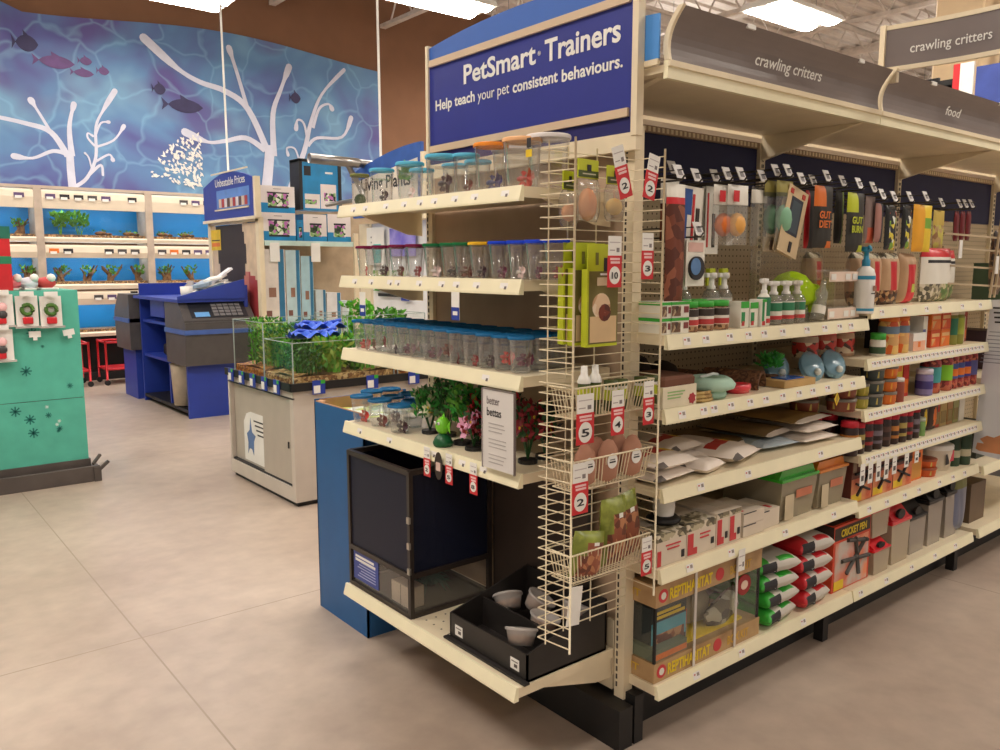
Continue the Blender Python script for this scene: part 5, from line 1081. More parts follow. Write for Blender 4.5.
for i, px in enumerate((610, 620, 640, 650)):
    p = atY(px, 400, 1.58); b = MB(); b.lathe([(.0001, 0), (.019, 0), (.019, .07), (.02, .072), (.02, .085), (.0001, .086)], KH, 16); b.lathe([(.0195, .03), (.0195, .06)], LIME, 16); b.lathe([(.0195, .06), (.0195, .068)], WHITE, 16)
    tag(b.build('food_jar', None, (p.x, 1.578, 1.092)), 'short olive jar with lime label in the top rack basket, %s' % nth(i, 4), 'jar')
SPC = mat(178, 128, 104, .85, bump=.5, name='brown_sponge')
for i, (px, py) in enumerate(((585, 455), (608, 448), (632, 440), (596, 440), (618, 438))):
    Y = 1.552 if i < 3 else 1.595; p = atY(px, py, Y); t = thing('sponge_pack', 'brown sponge pack with a round white card in the middle basket, ' + ['front left', 'front centre', 'front right', 'rear left', 'rear right'][i], 'sponge pack', (p.x, Y, .893)); b = MB()
    b.lathe([(.0001, 0), (.034, .012), (.043, .045), (.036, .095), (.018, .12), (.0001, .125)], SPC, 14, 0, 0, True, 1, .42); b.build('sponge', t)
    if i < 3:
        b = MB(); b.prism([(math.cos(a) * .02, .065 + math.sin(a) * .022) for a in [k * PI / 8 for k in range(16)]], 'y', -.0185, -.0175, WHITE); b.fq(-.012, .012, .06, .064, -.0185, INK); b.fq(-.01, .01, .068, .07, -.0185, INK); b.build('round_card', t)
LMB = printed('lime_bag_print', [(150, 160, 60), (120, 130, 50), (190, 200, 90)], 12, .35, 'noise'); RBC = printed('bark_contents', [(150, 84, 60), (110, 60, 44), (190, 130, 90)], 50, .5)
for i, (px, py, w, h, tl) in enumerate(((583, 565, .12, .13, .2), (612, 540, .1, .2, .0), (628, 530, .11, .2, -.15))):
    Y = 1.56 + .018 * i; p = atY(px, 560, Y); b = MB(); b.pouch(w, h, .05, lambda u, v: LMB if v > .78 or abs(u - .5) > .4 or (u < .3 and v > .5) else (WHITE if v > .72 and abs(u - .6) < .1 else RBC))
    tag(b.build('substrate_bag', None, (p.x, Y, .634), rot=(.0, tl, 0)), ['low lime bag of bark at the left of the bottom rack basket', 'tall lime bag of bark in the middle of the bottom rack basket', 'tall lime bag of bark at the right of the bottom rack basket'][i], 'bag')
for px, py, Y, pr, w, h, lab in [(585.5, 394, 1.515, '5', .062, .135, 'red clearance tag on the top rack basket, left and largest'), (618, 390, 1.515, '4', .048, .125, 'red clearance tag on the top rack basket, middle'), (649, 381, 1.515, '3', .042, .125, 'red clearance tag on the top rack basket, right'), (580.5, 463, 1.515, '2', .055, .14, 'red clearance tag on the middle rack basket'),
    (647, 537, 1.512, '5', .042, .115, 'red clearance tag at the right end of the bottom rack basket')]:
    p = atY(px, py, Y); pflag((p.x, Y, p.z), 'Y', pr, lab, w, h)
for px, py, Y, pr, w, h, lab, tl in [(617, 146, 1.5, '2', .045, .135, 'tilted red edged price tag on the upper left hook of the rack', .3), (655, 155, 1.5, '2', .045, .12, 'tilted red edged price tag on the hook right of the post, upper', -.2), (615, 236, 1.51, '10', .05, .135, 'red price tag in front of the crab picture box', 0), (648, 233, 1.5, '3', .045, .125, 'red price tag hanging at the right wing of the rack', 0)]:
    p = atY(px, py, Y); g = pflag((p.x, Y, p.z), 'Y', pr, lab, w, h); g.rotation_euler = (0, -tl, 0)
p = atY(570, 588, 1.54); b = MB(); b.box(0, .05, 0, .0015, -.11, 0, WHITE); tag(b.build('blank_tag', None, (p.x, 1.54, p.z), rot=(0, .12, 0)), 'blank white tag hanging below the bottom rack basket', 'tag')
# ------------------------------------------------------------------ products on the long side
def wx(px, py, Y): return atY(px, py, Y).x
PW = mat(238, 234, 222, .4, var=.02, name='pack_white')
def pbox(x0, x1, y, z, h, d, base, lab, fr=(), sd=(), tp=(), name='carton', cat='box', rz=0, parts='front_print'):
    """carton with printed patches: fr (u0,u1,v0,v1,mat) on the front, sd on the left side, tp on the top"""
    W = x1 - x0; t = thing(name, lab, cat, (x0, y, z), rz); b = MB(); b.box(0, W, 0, d, 0, h, base); b.build('box_body', t)
    b = MB(); k = 0
    for u0, u1, v0, v1, m in fr: k += 1; b.fq(W * u0, W * u1, h * v0, h * v1, 0, m, .0006 + .0004 * k)
    k = 0
    for u0, u1, v0, v1, m in sd: k += 1; b.sq(d * u0, d * u1, h * v0, h * v1, 0, m, .0006 + .0004 * k)
    k = 0
    for u0, u1, v0, v1, m in tp: k += 1; b.box(W * u0, W * u1, d * v0, d * v1, h, h + .0004 + .0004 * k, m)
    if fr or sd or tp: b.build(parts, t)
    return t
def jar(x, y, z, r, h, lc, body, lab, band=(), neck=.9, lh=.14, name='jar', cat='jar'):
    """jar: body colour, coloured bands (v0,v1,mat), lid"""
    t = thing(name, lab, cat, (x, y, z)); hb = h * (1 - lh); b = MB()
    b.lathe([(.0001, 0), (r * .95, 0), (r, h * .03), (r, hb * .9), (r * neck, hb)], body, 16)
    b.build('jar_body', t)
    if band:
        b = MB()
        for i, (v0, v1, m) in enumerate(band): b.lathe([(r + .0006 + .0003 * i, h * v0), (r + .0006 + .0003 * i, h * v1)], m, 16)
        b.build('label', t)
    b = MB(); b.lathe([(r * neck, hb), (r * .97, hb), (r * .97, h * .985), (r * .9, h), (.0001, h)], lc, 16); b.build('lid', t); return t
# ---- near bay, top shelf
Z = 1.298
for i, (x0, x1) in enumerate(((1.862, 1.90), (1.905, 1.985))):
    for k in range(2):
        pbox(x0, x1, 1.55, Z + .0475 * k, .0465, .12, PW, ['narrow', 'wide'][i] + ' white box with green top, %s of the pair at the shelf end' % ['lower', 'upper'][k], [(0, 1, .82, 1, GREEN), (.0, .5, .1, .75, printed('brown_photo', [(110, 80, 60), (180, 160, 130), (70, 50, 40)], 70)), (.7, .95, .3, .7, mat(130, 60, 60))], [(0, 1, .8, 1, GREEN)])
BARK = printed('bark_chips', [(140, 100, 76), (170, 130, 100), (100, 70, 52), (196, 160, 124)], 80, .7)
for i in range(3): jar(2.022 + i * .078, 1.585, Z, .033, .092, GREEN, BARK, 'green lidded jar of bark chips, %s on the top shelf' % nth(i, 3), [(.2, .75, PW), (.5, .74, mat(60, 50, 44)), (.22, .4, mat(190, 60, 60))], lh=.2)
for i in range(2): jar(2.1 + i * .08, 1.67, Z, .033, .092, GREEN, BARK, 'green lidded jar in the second row, %s one' % ['left', 'right'][i], lh=.2)
def sbottle(x, y, z, r, h, lab, capc, body, band, trig=None):
    t = thing('spray_bottle', lab, 'bottle', (x, y, z)); b = MB(); hb = h * .66
    b.lathe([(.0001, 0), (r * .95, 0), (r, .004), (r, hb * .8), (r * .8, hb * .93), (r * .45, hb)], body, 16); b.build('bottle_body', t)
    b = MB()
    for i, (v0, v1, m) in enumerate(band): b.lathe([(r + .0006 + .0003 * i, h * v0), (r + .0006 + .0003 * i, h * v1)], m, 16)
    b.build('label', t); b = MB()
    b.lathe([(r * .5, hb), (r * .5, hb + h * .05), (r * .34, hb + h * .07), (r * .34, h * .84)], capc, 12); b.lathe([(r * .34, h * .84), (r * .62, h * .86), (r * .62, h * .95), (.0001, h * .96)], capc, 12); b.box(-r * 1.1, r * .5, -r * .25, r * .25, h * .87, h * .95, capc, .002)
    b.build('cap', t)
    if trig: b = MB(); b.box(-r * .9, -r * .6, -.004, .004, h * .72, h * .87, trig, .001); b.box(-r * .7, r * .4, -r * .3, r * .3, h * .95, h * 1.03, trig, .002); b.build('trigger', t)
WG = [(.06, .5, PW), (.28, .5, mat(40, 140, 80)), (.06, .14, mat(200, 60, 60))]
for i in range(2): pbox(2.262 + i * .052, 2.306 + i * .052, 1.56, Z, .085 - i * .004, .05, PW, 'small white and green box beside the bark jars, %s one' % ['left', 'right'][i], [(0, 1, .75, 1, GREEN), (.1, .5, .2, .6, mat(40, 140, 80)), (.15, .45, .08, .25, mat(200, 60, 60))])
pbox(2.366, 2.39, 1.55, Z, .09, .05, PW, 'narrow white and green box left of the white spray bottle', [(0, .5, .2, 1, mat(40, 140, 80)), (0, 1, .9, 1, GREEN), (.1, .7, .05, .2, mat(200, 60, 60))])
sbottle(2.418, 1.58, Z, .022, .165, 'white spray bottle with green label, tallest of the white capped row', WHITE, PW, [(.04, .58, PW), (.2, .58, mat(50, 130, 90)), (.06, .15, mat(200, 60, 60))])
CLB = clear('clear_bottle', (235, 238, 236), .25, .05, .2, (230, 226, 216))
for i, x in enumerate((2.49, 2.566, 2.635)): sbottle(x, 1.59, Z, .03, .155, 'clear bottle with white cap and small red and green label, %s of three' % nth(i, 3), WHITE, CLB, [(.12, .5, PW), (.3, .48, mat(50, 130, 90)), (.12, .2, mat(200, 60, 60))])
for i, x in enumerate((2.14, 2.29, 2.36)): sbottle(x, 1.7, Z, .03, .185, 'clear spray bottle with lime trigger in the back row, %s' % nth(i, 3), WHITE, CLB, [(.12, .5, PW)], LIME)
t = thing('watering_dome', 'bright lime green dome shaped sprayer behind the clear bottles', 'sprayer', (2.71, 1.66, Z)); NEO = clear('neon_green_plastic', (200, 225, 60), .2, .1, .85, (176, 214, 40)); b = MB()
b.lathe([(.0001, .06), (.1, .06), (.115, .08), (.1, .13), (.06, .165), (.02, .178), (.0001, .18)], NEO, 20, 0, 0, True, 1, .7); b.build('dome', t)
b = MB(); b.cyl(.075, -.02, .03, .13, .022, NEO, 12); b.tube([(.09, -.02, .12), (.14, -.02, .115)], .016, NEO, 8); b.build('spout', t); b = MB(); b.lathe([(.0001, 0), (.07, 0), (.06, .06), (.0001, .06)], CLB, 14); b.build('base', t)
b = MB(); b.T = Matrix.Rotation(.25, 4, 'Y'); b.lathe([(.0001, 0), (.024, 0), (.022, .1), (.01, .12), (.01, .14), (.0001, .14)], CLB, 14); b.lathe([(.0245, .02), (.024, .05)], PW, 14); b.T = None; tag(b.build('clear_tube_bottle', None, (2.74, 1.57, Z + .008)), 'leaning clear tube bottle right of the white capped bottles', 'bottle')
t = thing('acrylic_bin', 'clear acrylic two tier bin with price strips at the end of the top shelf', 'display bin', (2.60, 1.56, Z)); W = .42; b = MB()
for x in (0, W * .55, W * .99): b.prism([(0, 0), (.2, 0), (.2, .27), (.06, .27), (.04, .16), (0, .15)], 'x', x, x + .004, ACRYL)
b.box(0, W, .2, .204, 0, .27, ACRYL); b.box(0, W, 0, .2, 0, .003, ACRYL); b.box(W * .45, W, 0, .003, .0, .05, ACRYL); b.box(W * .45, W, .05, .2, .145, .148, ACRYL); b.box(W * .45, W, .05, .053, .145, .185, ACRYL); b.build('bin_body', t)
STRP = mat(238, 214, 196, .4, var=0); b = MB(); b.fq(W * .46, W, .006, .045, -.001, STRP); b.fq(W * .46, W, .142, .178, .0, STRP)
for z in (.012, .148): 
    for x in (.48, .72, .84): b.fq(W * x, W * (x + .08), z, z + .022, -.003, WHITE)
b.build('price_strip', t)
t = thing('pump_bottle', 'white pump bottle with blue cap and bands at the front of the two bays', 'bottle', (3.03, 1.548, Z + .02)); SKY = mat(50, 150, 190, .35, name='pump_blue'); b = MB()
b.lathe([(.0001, 0), (.034, 0), (.036, .004), (.036, .145), (.03, .165), (.014, .178)], WHITE, 18); b.build('bottle_body', t); b = MB(); b.lathe([(.0366, .01), (.0366, .02)], SKY, 18); b.lathe([(.0366, .128), (.0366, .142)], SKY, 18); b.fq(-.008, .018, .085, .105, -.0366, mat(150, 110, 90)); b.fq(-.02, .01, .074, .078, -.0366, INK); b.build('label', t)
b = MB(); b.lathe([(.015, .178), (.015, .2), (.01, .205), (.008, .23), (.02, .235), (.018, .25), (.0001, .25)], SKY, 14); b.tube([(0, 0, .24), (-.02, -.02, .25), (-.03, -.03, .238)], .006, SKY, 6); b.build('pump', t)
# ---- near bay, second shelf
Z = 1.078
t = thing('coco_brick', 'brown compressed coconut fibre brick in a white label wrap', 'substrate brick', (1.868, 1.545, Z)); b = MB(); COC = mat(112, 72, 54, .85, bump=.5, name='coconut_fibre'); b.box(0, .155, 0, .16, 0, .092, COC, .008); b.build('brick', t)
b = MB(); b.box(-.001, .156, -.0015, .1, .0, .064, mat(232, 222, 196, .5)); b.build('wrap', t); b = MB()
for q in range(3): b.fq(.02, .1 - q * .01, .045 - q * .009, .049 - q * .009, -.0016, mat(150, 190, 120))
b.prism([(.135 + math.cos(a) * .014 * (1 + .3 * (k % 2)), .02 + math.sin(a) * .014 * (1 + .3 * (k % 2))) for k, a in enumerate([q * PI / 7 for q in range(14)])], 'y', -.003, -.0016, mat(170, 50, 60)); b.build('label_print', t)
DKC = mat(44, 30, 24, .9, bump=.5, name='dark_cork')
for x, y, r, lab in ((2.02, 1.83, .1, 'large dark cork cave at the back left of the second shelf'), (2.19, 1.82, .07, 'smaller dark cork cave at the back behind the mint bowl')):
    b = MB(); b.lathe([(r, 0), (r * .98, r * .6), (r * .7, r * 1.15), (r * .3, r * 1.35), (.0001, r * 1.4)], DKC, 12); tag(b.build('cork_cave', None, (x, y, Z)), lab, 'reptile cave')
MINT = clear('mint_plastic', (190, 235, 215), .2, .1, .85, (196, 232, 212)); t = thing('mint_bowl', 'pale mint ribbed bowl with lid on the second shelf', 'bowl', (2.165, 1.6, Z)); b = MB()
b.lathe([(.0001, 0), (.05, 0), (.056, .012), (.05, .022)], MINT, 20); b.build('base', t); b = MB(); b.lathe([(.05, .022), (.078, .032), (.082, .046), (.07, .06), (.055, .068), (.05, .06), (.0001, .056)], MINT, 20); b.tube([(-.05, 0, .068), (-.01, -.02, .078), (.04, 0, .07)], .005, mat(240, 250, 244, .3), 6); b.build('rim', t)
b = MB()
for q in range(3): b.tube([(math.cos(a) * (.05 - q * .004), math.sin(a) * (.035 - q * .003), .006 + q * .011) for a in [k * PI / 8 for k in range(17)]], .006, printed('rope_tan', [(200, 170, 110), (170, 136, 84)], 90, .8), 6)
tag(b.build('rope_ring', None, (2.075, 1.575, Z)), 'small tan rope ring in front of the mint bowl', 'rope')
b = MB(); b.lathe([(.0001, 0), (.04, 0), (.048, .016), (.046, .028), (.034, .03), (.03, .02), (.0001, .02)], mat(220, 50, 64, .3, coat=.5), 16, 0, 0, True, 1.1, .8); tag(b.build('red_dish', None, (2.32, 1.6, Z)), 'small glossy red dish between the mint bowl and the half log', 'dish')
b = MB(); BRK = printed('bark', [(90, 58, 38), (130, 90, 60), (64, 42, 28), (160, 116, 80)], 40, .9, 'noise')
def arch(r, t_, l, x): 
    vs = []; n = 12; fs = []
    for yy in (0, l):
        for rr in (r, r - t_):
            for i in range(n + 1): a = PI * i / n; vs.append((x + math.cos(a) * rr * (1 + .05 * math.sin(i * 2)), yy, math.sin(a) * rr))
    m = n + 1
    for i in range(n): fs += [(i, i + 1, 2 * m + i + 1, 2 * m + i), (m + i, 3 * m + i, 3 * m + i + 1, m + i + 1), (i, m + i, m + i + 1, i + 1), (2 * m + i, 2 * m + i + 1, 3 * m + i + 1, 3 * m + i)]
    fs += [(0, 2 * m, 3 * m, m), (n, m + n, 3 * m + n, 2 * m + n)]; b.add(vs, fs, BRK)
arch(.062, .013, .2, 0); tag(b.build('half_log', None, (2.46, 1.6, Z), rz=.35), 'brown bark half log with an arched opening on the second shelf', 'half log')
b = MB(); arch(.055, .012, .16, 0); tag(b.build('half_log', None, (2.34, 1.73, Z), rz=.1), 'darker half log behind the red dish', 'half log')
b = MB(); leafclump(b, 0, 0, .0, .035, .07, 130, mat(50, 150, 50, .5, name='moss_green'), .012); tag(b.build('moss_plant', None, (2.6, 1.66, Z + .03)), 'bright green moss tuft beside the blue shells', 'plant'); b = MB(); b.cyl(0, 0, 0, .03, .03, BRK, 10); tag(b.build('moss_pot', None, (2.6, 1.66, Z)), 'bark base under the green moss tuft', 'pot')
b = MB(); b.prism([(-.09, -.05), (.1, -.055), (.105, .05), (-.085, .055)], 'z', 0, .024, mat(196, 160, 104, .6)); b.prism([(-.045, -.03), (.06, -.035), (.06, .03), (-.045, .032)], 'z', .024, .028, mat(40, 90, 170, .2)); tag(b.build('wooden_dish', None, (2.6, 1.595, Z)), 'low wooden dish with a blue water surface in front of the shells', 'dish')
SHB = mat(120, 160, 180, .35, var=.1, coat=.4, name='shell_blue')
for i, (x, y) in enumerate(((2.67, 1.68), (2.79, 1.61), (2.925, 1.6))):
    b = MB()
    def fs_(u, v):
        a = u * 2 * PI; r = .055 * math.sin(PI * v) ** .7 * (1 + .07 * math.sin(14 * (v * 1.5 + u))); return (math.cos(a) * r * 1.05, (v - .5) * .1 * .6 + math.sin(a) * r * .55, .05 + math.sin(a + .4) * r * .9)
    b.grid(fs_, 20, 16, SHB); b.sphere((-.02, -.038, .035), .014, mat(220, 226, 220, .3), 8); b.cyl(0, 0, 0, .02, .03, SHB, 10)
    tag(b.build('shell_ornament', None, (x, y, Z)), 'large blue grey shell ornament on the second shelf, %s' % nth(i, 3), 'shell')
# ---- near bay, third shelf: sand bags
Z = .839; SBG = mat(244, 232, 220, .45, var=.03, name='sand_bag_white'); SBR = mat(190, 60, 50, .45); SBD_ = mat(120, 96, 60, .5, var=.1, name='sand_bag_brown'); SBS = mat(170, 180, 178, .4, name='sand_bag_silver'); SBO = mat(140, 110, 60, .45, name='sand_bag_olive')
def lay(x, y, z, w, d, h, rz, cf, lab, name='sand_bag', tilt=0):
    b = MB(); b.pouch(w, d, h, cf, True); return tag(b.build(name, None, (x, y, z), rot=(tilt, 0, rz)), lab, 'bag')
def sbc(u, v):
    if v < .09 and u < .2: return mat(110, 104, 100) 
    if .3 < v < .42 and u > .1: return SBR if u < .75 else YELLOW
    if .42 <= v < .5 and .6 < u < .8: return SBR
    return SBG
lay(1.94, 1.70, Z, .21, .3, .04, .12, sbc, 'white sand bag at the bottom left of the third shelf'); lay(1.95, 1.69, Z + .041, .21, .3, .042, .05, sbc, 'white sand bag stacked on the bottom left one')
lay(2.13, 1.77, Z, .2, .3, .045, .2, sbc, 'white sand bag with a red stripe, middle left of the third shelf'); lay(2.14, 1.6, Z, .15, .1, .04, .2, SBG, 'small crumpled white bag in front of the striped sand bag')
lay(2.32, 1.72, Z, .22, .32, .055, .25, sbc, 'white sand bag with red and yellow print at the centre of the shelf'); lay(2.13, 1.79, Z + .046, .19, .28, .04, .1, sbc, 'white sand bag lying on the striped middle left one')
for i, (x, y, z, c1, w) in enumerate([(2.62, 1.75, Z, SBS, .2), (2.83, 1.72, Z, SBG, .22), (2.83, 1.72, Z + .037, SBG, .22), (2.78, 1.73, Z + .075, SBO, .26), (2.62, 1.77, Z + .037, SBD_, .2), (2.5, 1.84, Z, SBD_, .16)]):
    lay(x, y, z, w, .3, .036 if i < 3 else .034, -.1 + .06 * i, (lambda u, v, c=c1: SBG if v < .1 else c) if i != 0 else (lambda u, v, c=c1: mat(190, 205, 215) if v < .2 else c), ['silver grey bag at the front of the right stack', 'lowest cream bag of the right stack on the third shelf', 'second cream bag of the right stack', 'olive brown bag on top of the right stack', 'brown bag lying on the silver grey bag', 'dark brown bag at the back centre of the third shelf'][i])
b = MB(); b.prism([(0, -.025), (.018, 0), (0, .025), (-.018, 0)], 'y', 0, .001, YELLOW); b.prism([(0, -.018), (.012, 0), (0, .018), (-.012, 0)], 'y', -.0006, 0, mat(180, 150, 50)); p = atY(837, 399, 1.52); tag(b.build('diamond_tag', None, (p.x, 1.52, p.z)), 'small yellow diamond tag hanging under the second shelf', 'tag')
# ---- near bay, fourth shelf
Z = .587; FL = printed('floral_print', [(190, 180, 150), (130, 120, 96), (220, 210, 190), (90, 84, 70)], 60, .5); PRD = mat(206, 60, 66, .45)
BXW = mat(222, 208, 190, .5, var=.02, name='box_cream_white')
pbox(1.866, 2.005, 1.55, Z, .1, .16, BXW, 'cream printed heat lamp box, leftmost on the fourth shelf', [(0, 1, .78, 1, FL), (.02, .14, .02, .5, PRD), (.84, .94, .1, .34, INK), (.3, .8, .6, .64, PRD), (.35, .75, .48, .52, PRD)], [(0, 1, .78, 1, FL)], [(0, 1, 0, .5, FL)])
pbox(2.009, 2.155, 1.55, Z, .105, .16, BXW, 'cream printed heat lamp box, second on the fourth shelf', [(0, 1, .78, 1, FL), (.03, .22, .05, .7, PRD), (.03, .35, .05, .25, PRD), (.84, .94, .2, .4, INK), (.45, .8, .6, .64, PRD), (.45, .75, .48, .52, PRD)], [(0, 1, .78, 1, FL)], [(0, 1, 0, .5, FL)])
for i in range(2): pbox(2.16 + i * .068, 2.226 + i * .068, 1.55, Z, .112, .17, BXW, 'narrow cream box with a red stripe, %s of the two' % ['left', 'right'][i], [(0, 1, .84, 1, FL), (.08, .42, .1, .8, PRD), (.08, .6, .06, .26, PRD), (.72, .9, .2, .4, INK)], (), [(0, 1, 0, .6, BXW)])
for i in range(2): pbox(2.31, 2.43, 1.55, Z + i * .043, .042, .16, BXW, 'flat white box with black dots, %s of the stacked pair' % ['lower', 'upper'][i], [(0, .6, .88, .96, INK)], (), [(.3, .5, .4, .7, INK), (.05, .2, .1, .3, PRD)])
pbox(2.434, 2.54, 1.56, Z, .065, .14, BXW, 'flat white box right of the stacked pair', [(.0, .4, .9, .96, INK)], (), [(.3, .5, .4, .7, INK), (.6, .75, .1, .3, PRD)])
t = thing('lamp_dome', 'white lamp with a wide black base standing on the cream boxes', 'lamp', (1.99, 1.63, Z + .107)); b = MB(); b.lathe([(.0001, 0), (.052, 0), (.056, .008), (.04, .02), (.0001, .022)], BLACK, 20); b.build('base', t); b = MB(); b.lathe([(.032, .02), (.036, .045), (.034, .1), (.0001, .102)], WHITE, 18); b.lathe([(.0335, .04), (.034, .05)], mat(150, 140, 130), 12); b.build('shade', t)
b = MB(); b.box(0, .05, 0, .04, 0, .17, mat(210, 196, 176)); b.box(-.0006, .0, .005, .03, .04, .12, INK); b.box(.01, .04, -.0006, 0, .03, .1, INK); tag(b.build('lamp_carton', None, (1.868, 1.77, Z)), 'tall black and white carton behind the leftmost cream box', 'box')
def carrier(x, y, z, w, d, h, lc, lab, ang=0):
    t = thing('pet_carrier', lab, 'plastic carrier', (x, y, z)); k = .9; b = MB()
    CL = clear('carrier_plastic', (235, 232, 220), .2, .1, .45, (206, 192, 164))
    vs = [(w * .05, d * .05, 0), (w * .95, d * .05, 0), (w * .95, d * .95, 0), (w * .05, d * .95, 0), (0, 0, h * .76), (w, 0, h * .76), (w, d, h * .76), (0, d, h * .76)]
    b.add(vs, [(0, 3, 2, 1), (0, 1, 5, 4), (1, 2, 6, 5), (2, 3, 7, 6), (3, 0, 4, 7)], CL); b.build('tank', t)
    b = MB(); b.fq(w * .1, w * .34, h * .02, h * .5, -.0005, mat(206, 190, 160)); b.fq(w * .4, w * .85, h * .4, h * .56, -.0005, mat(200, 120, 90)); b.box(w * .1, w * .9, d * .1, d * .9, .004, h * .4, printed('carrier_card', [(120, 110, 90), (170, 160, 130), (90, 80, 66)], 20, .6)); b.build('insert_card', t)
    b = MB(); b.box(-.006, w + .006, -.006, d + .006, h * .76, h * .82, lc, .003); b.prism([(0, h * .82), (w, h * .82), (w * .93, h * .97), (w * .07, h * .97)], 'y', .012, d - .01, lc)
    for i in range(6): b.box(w * (.15 + i * .12), w * (.2 + i * .12), d * .15, d * .8, h * .97, h * .99, lc, .001)
    b.tube([(w * .1, d * .5, h * .97), (w * .3, d * .45, h * 1.03), (w * .7, d * .45, h * 1.03), (w * .9, d * .5, h * .97)], .006, lc, 6); b.build('lid', t)
LIDG = mat(60, 180, 50, .25, coat=.5, name='carrier_green'); LIDO = mat(226, 130, 30, .25, coat=.5, name='carrier_orange')
carrier(2.55, 1.56, Z, .235, .26, .19, LIDG, 'clear plastic carrier with a bright green lid on the fourth shelf'); carrier(2.80, 1.56, Z, .2, .24, .185, LIDO, 'clear plastic carrier with an orange lid beside the green lidded one')
# ---- near bay, bottom deck
Z = .214
t = thing('habitat_box', 'boxed glass habitat kit with yellow lettering, wrapped with two white straps', 'boxed terrarium', (1.865, 1.548, Z)); W, D, H = .56, .36, .315; CRD = printed('printed_card', [(176, 140, 96), (190, 156, 112), (160, 124, 84)], 9, .55, 'noise')
b = MB(); b.box(0, W, 0, D, 0, .062, CRD); b.build('bottom_carton', t); b = MB(); b.box(0, W, 0, D, H - .07, H, CRD); b.build('top_carton', t)
b = MB(); b.box(.004, W - .004, .004, .006, .062, H - .07, GLASS); b.box(.004, .006, .004, D - .004, .062, H - .07, GLASS)
for x in (.003, W - .011): b.box(x, x + .008, .003, .011, .062, H - .07, BLACK)
b.box(.02, W - .02, D - .02, D - .01, .062, H - .07, DKBROWN); b.build('glass_tank', t)
b = MB(); b.box(.03, .2, .04, .2, .062, .22, mat(50, 60, 66)); b.fq(.03, .2, .1, .17, .04, mat(90, 170, 190)); b.fq(.04, .19, .09, .13, .039, printed('desert_photo', [(150, 90, 60), (190, 140, 100), (110, 60, 50)], 40)); b.fq(.05, .19, .18, .19, .038, YELLOW); b.fq(.05, .17, .195, .205, .038, YELLOW); b.box(.01, .17, .01, .14, .062, .1, mat(110, 120, 100)); b.fq(.012, .168, .066, .085, .009, ORANGE); b.build('guide_box', t)
b = MB(); b.lathe([(.0001, .062), (.05, .062), (.05, .16), (.0001, .165)], mat(226, 90, 40), 14, .2, .1); b.lathe([(.0505, .07), (.0505, .1)], mat(90, 90, 110), 14, .2, .1); b.box(.2, .5, .03, .3, .0625, .07, YELLOW); b.build('orange_tub', t)
b = MB(); b.lathe([(.0001, 0), (.07, .02), (.075, .08), (.05, .12), (.0001, .125)], mat(150, 136, 112, .7), 14, .34, .14, True, 1.2, .8)
o_ = b.build('sand_bag', t); o_.location = (0, 0, .062)
b = MB(); b.pouch(.18, .09, .05, printed('camouflage_print', [(190, 180, 156), (120, 108, 88), (84, 76, 64), (206, 200, 184)], 34, .6)); o_ = b.build('camouflage_pack', t, (.44, .06, .066)); o_.rotation_euler = (0, -.4, 0)
b = MB(); b.prism([(.46 + math.cos(a) * .038, .205 + math.sin(a) * .036) for a in [k * PI / 10 for k in range(20)]], 'y', -.001, .0035, mat(150, 40, 40)); b.prism([(.46 + math.cos(a) * .02, .205 + math.sin(a) * .016) for a in [k * PI / 6 for k in range(12)]], 'y', -.002, -.001, mat(226, 200, 180)); b.build('round_emblem', t)
GOLD = mat(236, 206, 40, .45, var=0, name='yellow_lettering')
for z0 in (.014, H - .055):
    ftext('REPTIHABITAT', (.065, -.0008, z0), .215, .036, GOLD, t, 'Y', bold=.03); ftext('BOX KIT', (.375, -.0008, z0 + .002), .12, .03, mat(214, 170, 70), t, 'Y', bold=.02)
    b = MB()
    for cx in (.035, .32): b.prism([(cx + math.cos(a) * .022, z0 + .018 + math.sin(a) * .022) for a in [k * PI / 8 for k in range(16)]], 'y', -.0012, 0, PRD)
    b.prism([(.035 + math.cos(a) * .012, z0 + .018 + math.sin(a) * .012) for a in [k * PI / 5 for k in range(10)]], 'y', -.002, -.0012, PW); b.build('red_emblem', t)
ftext('HABITAT KIT', (-.0008, .32, .02), .26, .024, mat(214, 176, 60), t, 'X', bold=.02); ftext('HABITAT KIT', (-.0008, .32, H - .05), .26, .024, mat(214, 176, 60), t, 'X', bold=.02)
b = MB()
for x in (.185, .405): b = MB(); b.prism([(-.0055, 0), (-.0055, H + .003), (D, H + .003), (D, H + .0005), (-.003, H + .0005), (-.003, 0)], 'x', x, x + .011, mat(214, 206, 200, .4)); b.build('strap', t)
p = atY(742, 549, 1.515); pflag((p.x, 1.515, p.z), 'Y', '', 'white paper price tag hanging above the right end of the habitat box', .036, .075, False)
GRB = mat(206, 200, 190, .4, var=.03, name='bag_grey_white'); 
def roll(x, y, z, w, d, h, c, lab, rz=0):
    def cf(u, v): 
        if u < .32 and v > .02: return c if not (v < .12 and u > .18) else INK
        if v < .1 and u < .42: return INK
        if .5 < u < .8 and .12 < v < .2: return c
        return GRB
    t = thing('bedding_bag', lab, 'bag', (x, y, z), rz); b = MB(); b.pouch(w, d, h, cf, True, nu=18, nv=18, full=True); b.build('bag_body', t)
    b = MB(); b.T = Matrix.Translation((-w * .12, -d * .455, h * .5)) @ Matrix.Rotation(PI / 2 - .25, 4, 'X'); b.cyl(0, 0, 0, .004, h * .36, INK, 14); b.lathe([(h * .28, .0045), (h * .22, .0046)], WHITE, 12); b.build('round_label', t)
for k in range(4): roll(2.56 + .012 * (k % 2), 1.68, Z + .062 * k, .21, .27, .06, GREEN, 'grey bedding bag with a green label end, ' + ['lowest of the stack beside the habitat box', 'second from the bottom of the green stack', 'third from the bottom of the green stack', 'top of the green stack'][k], .12 - .1 * k)
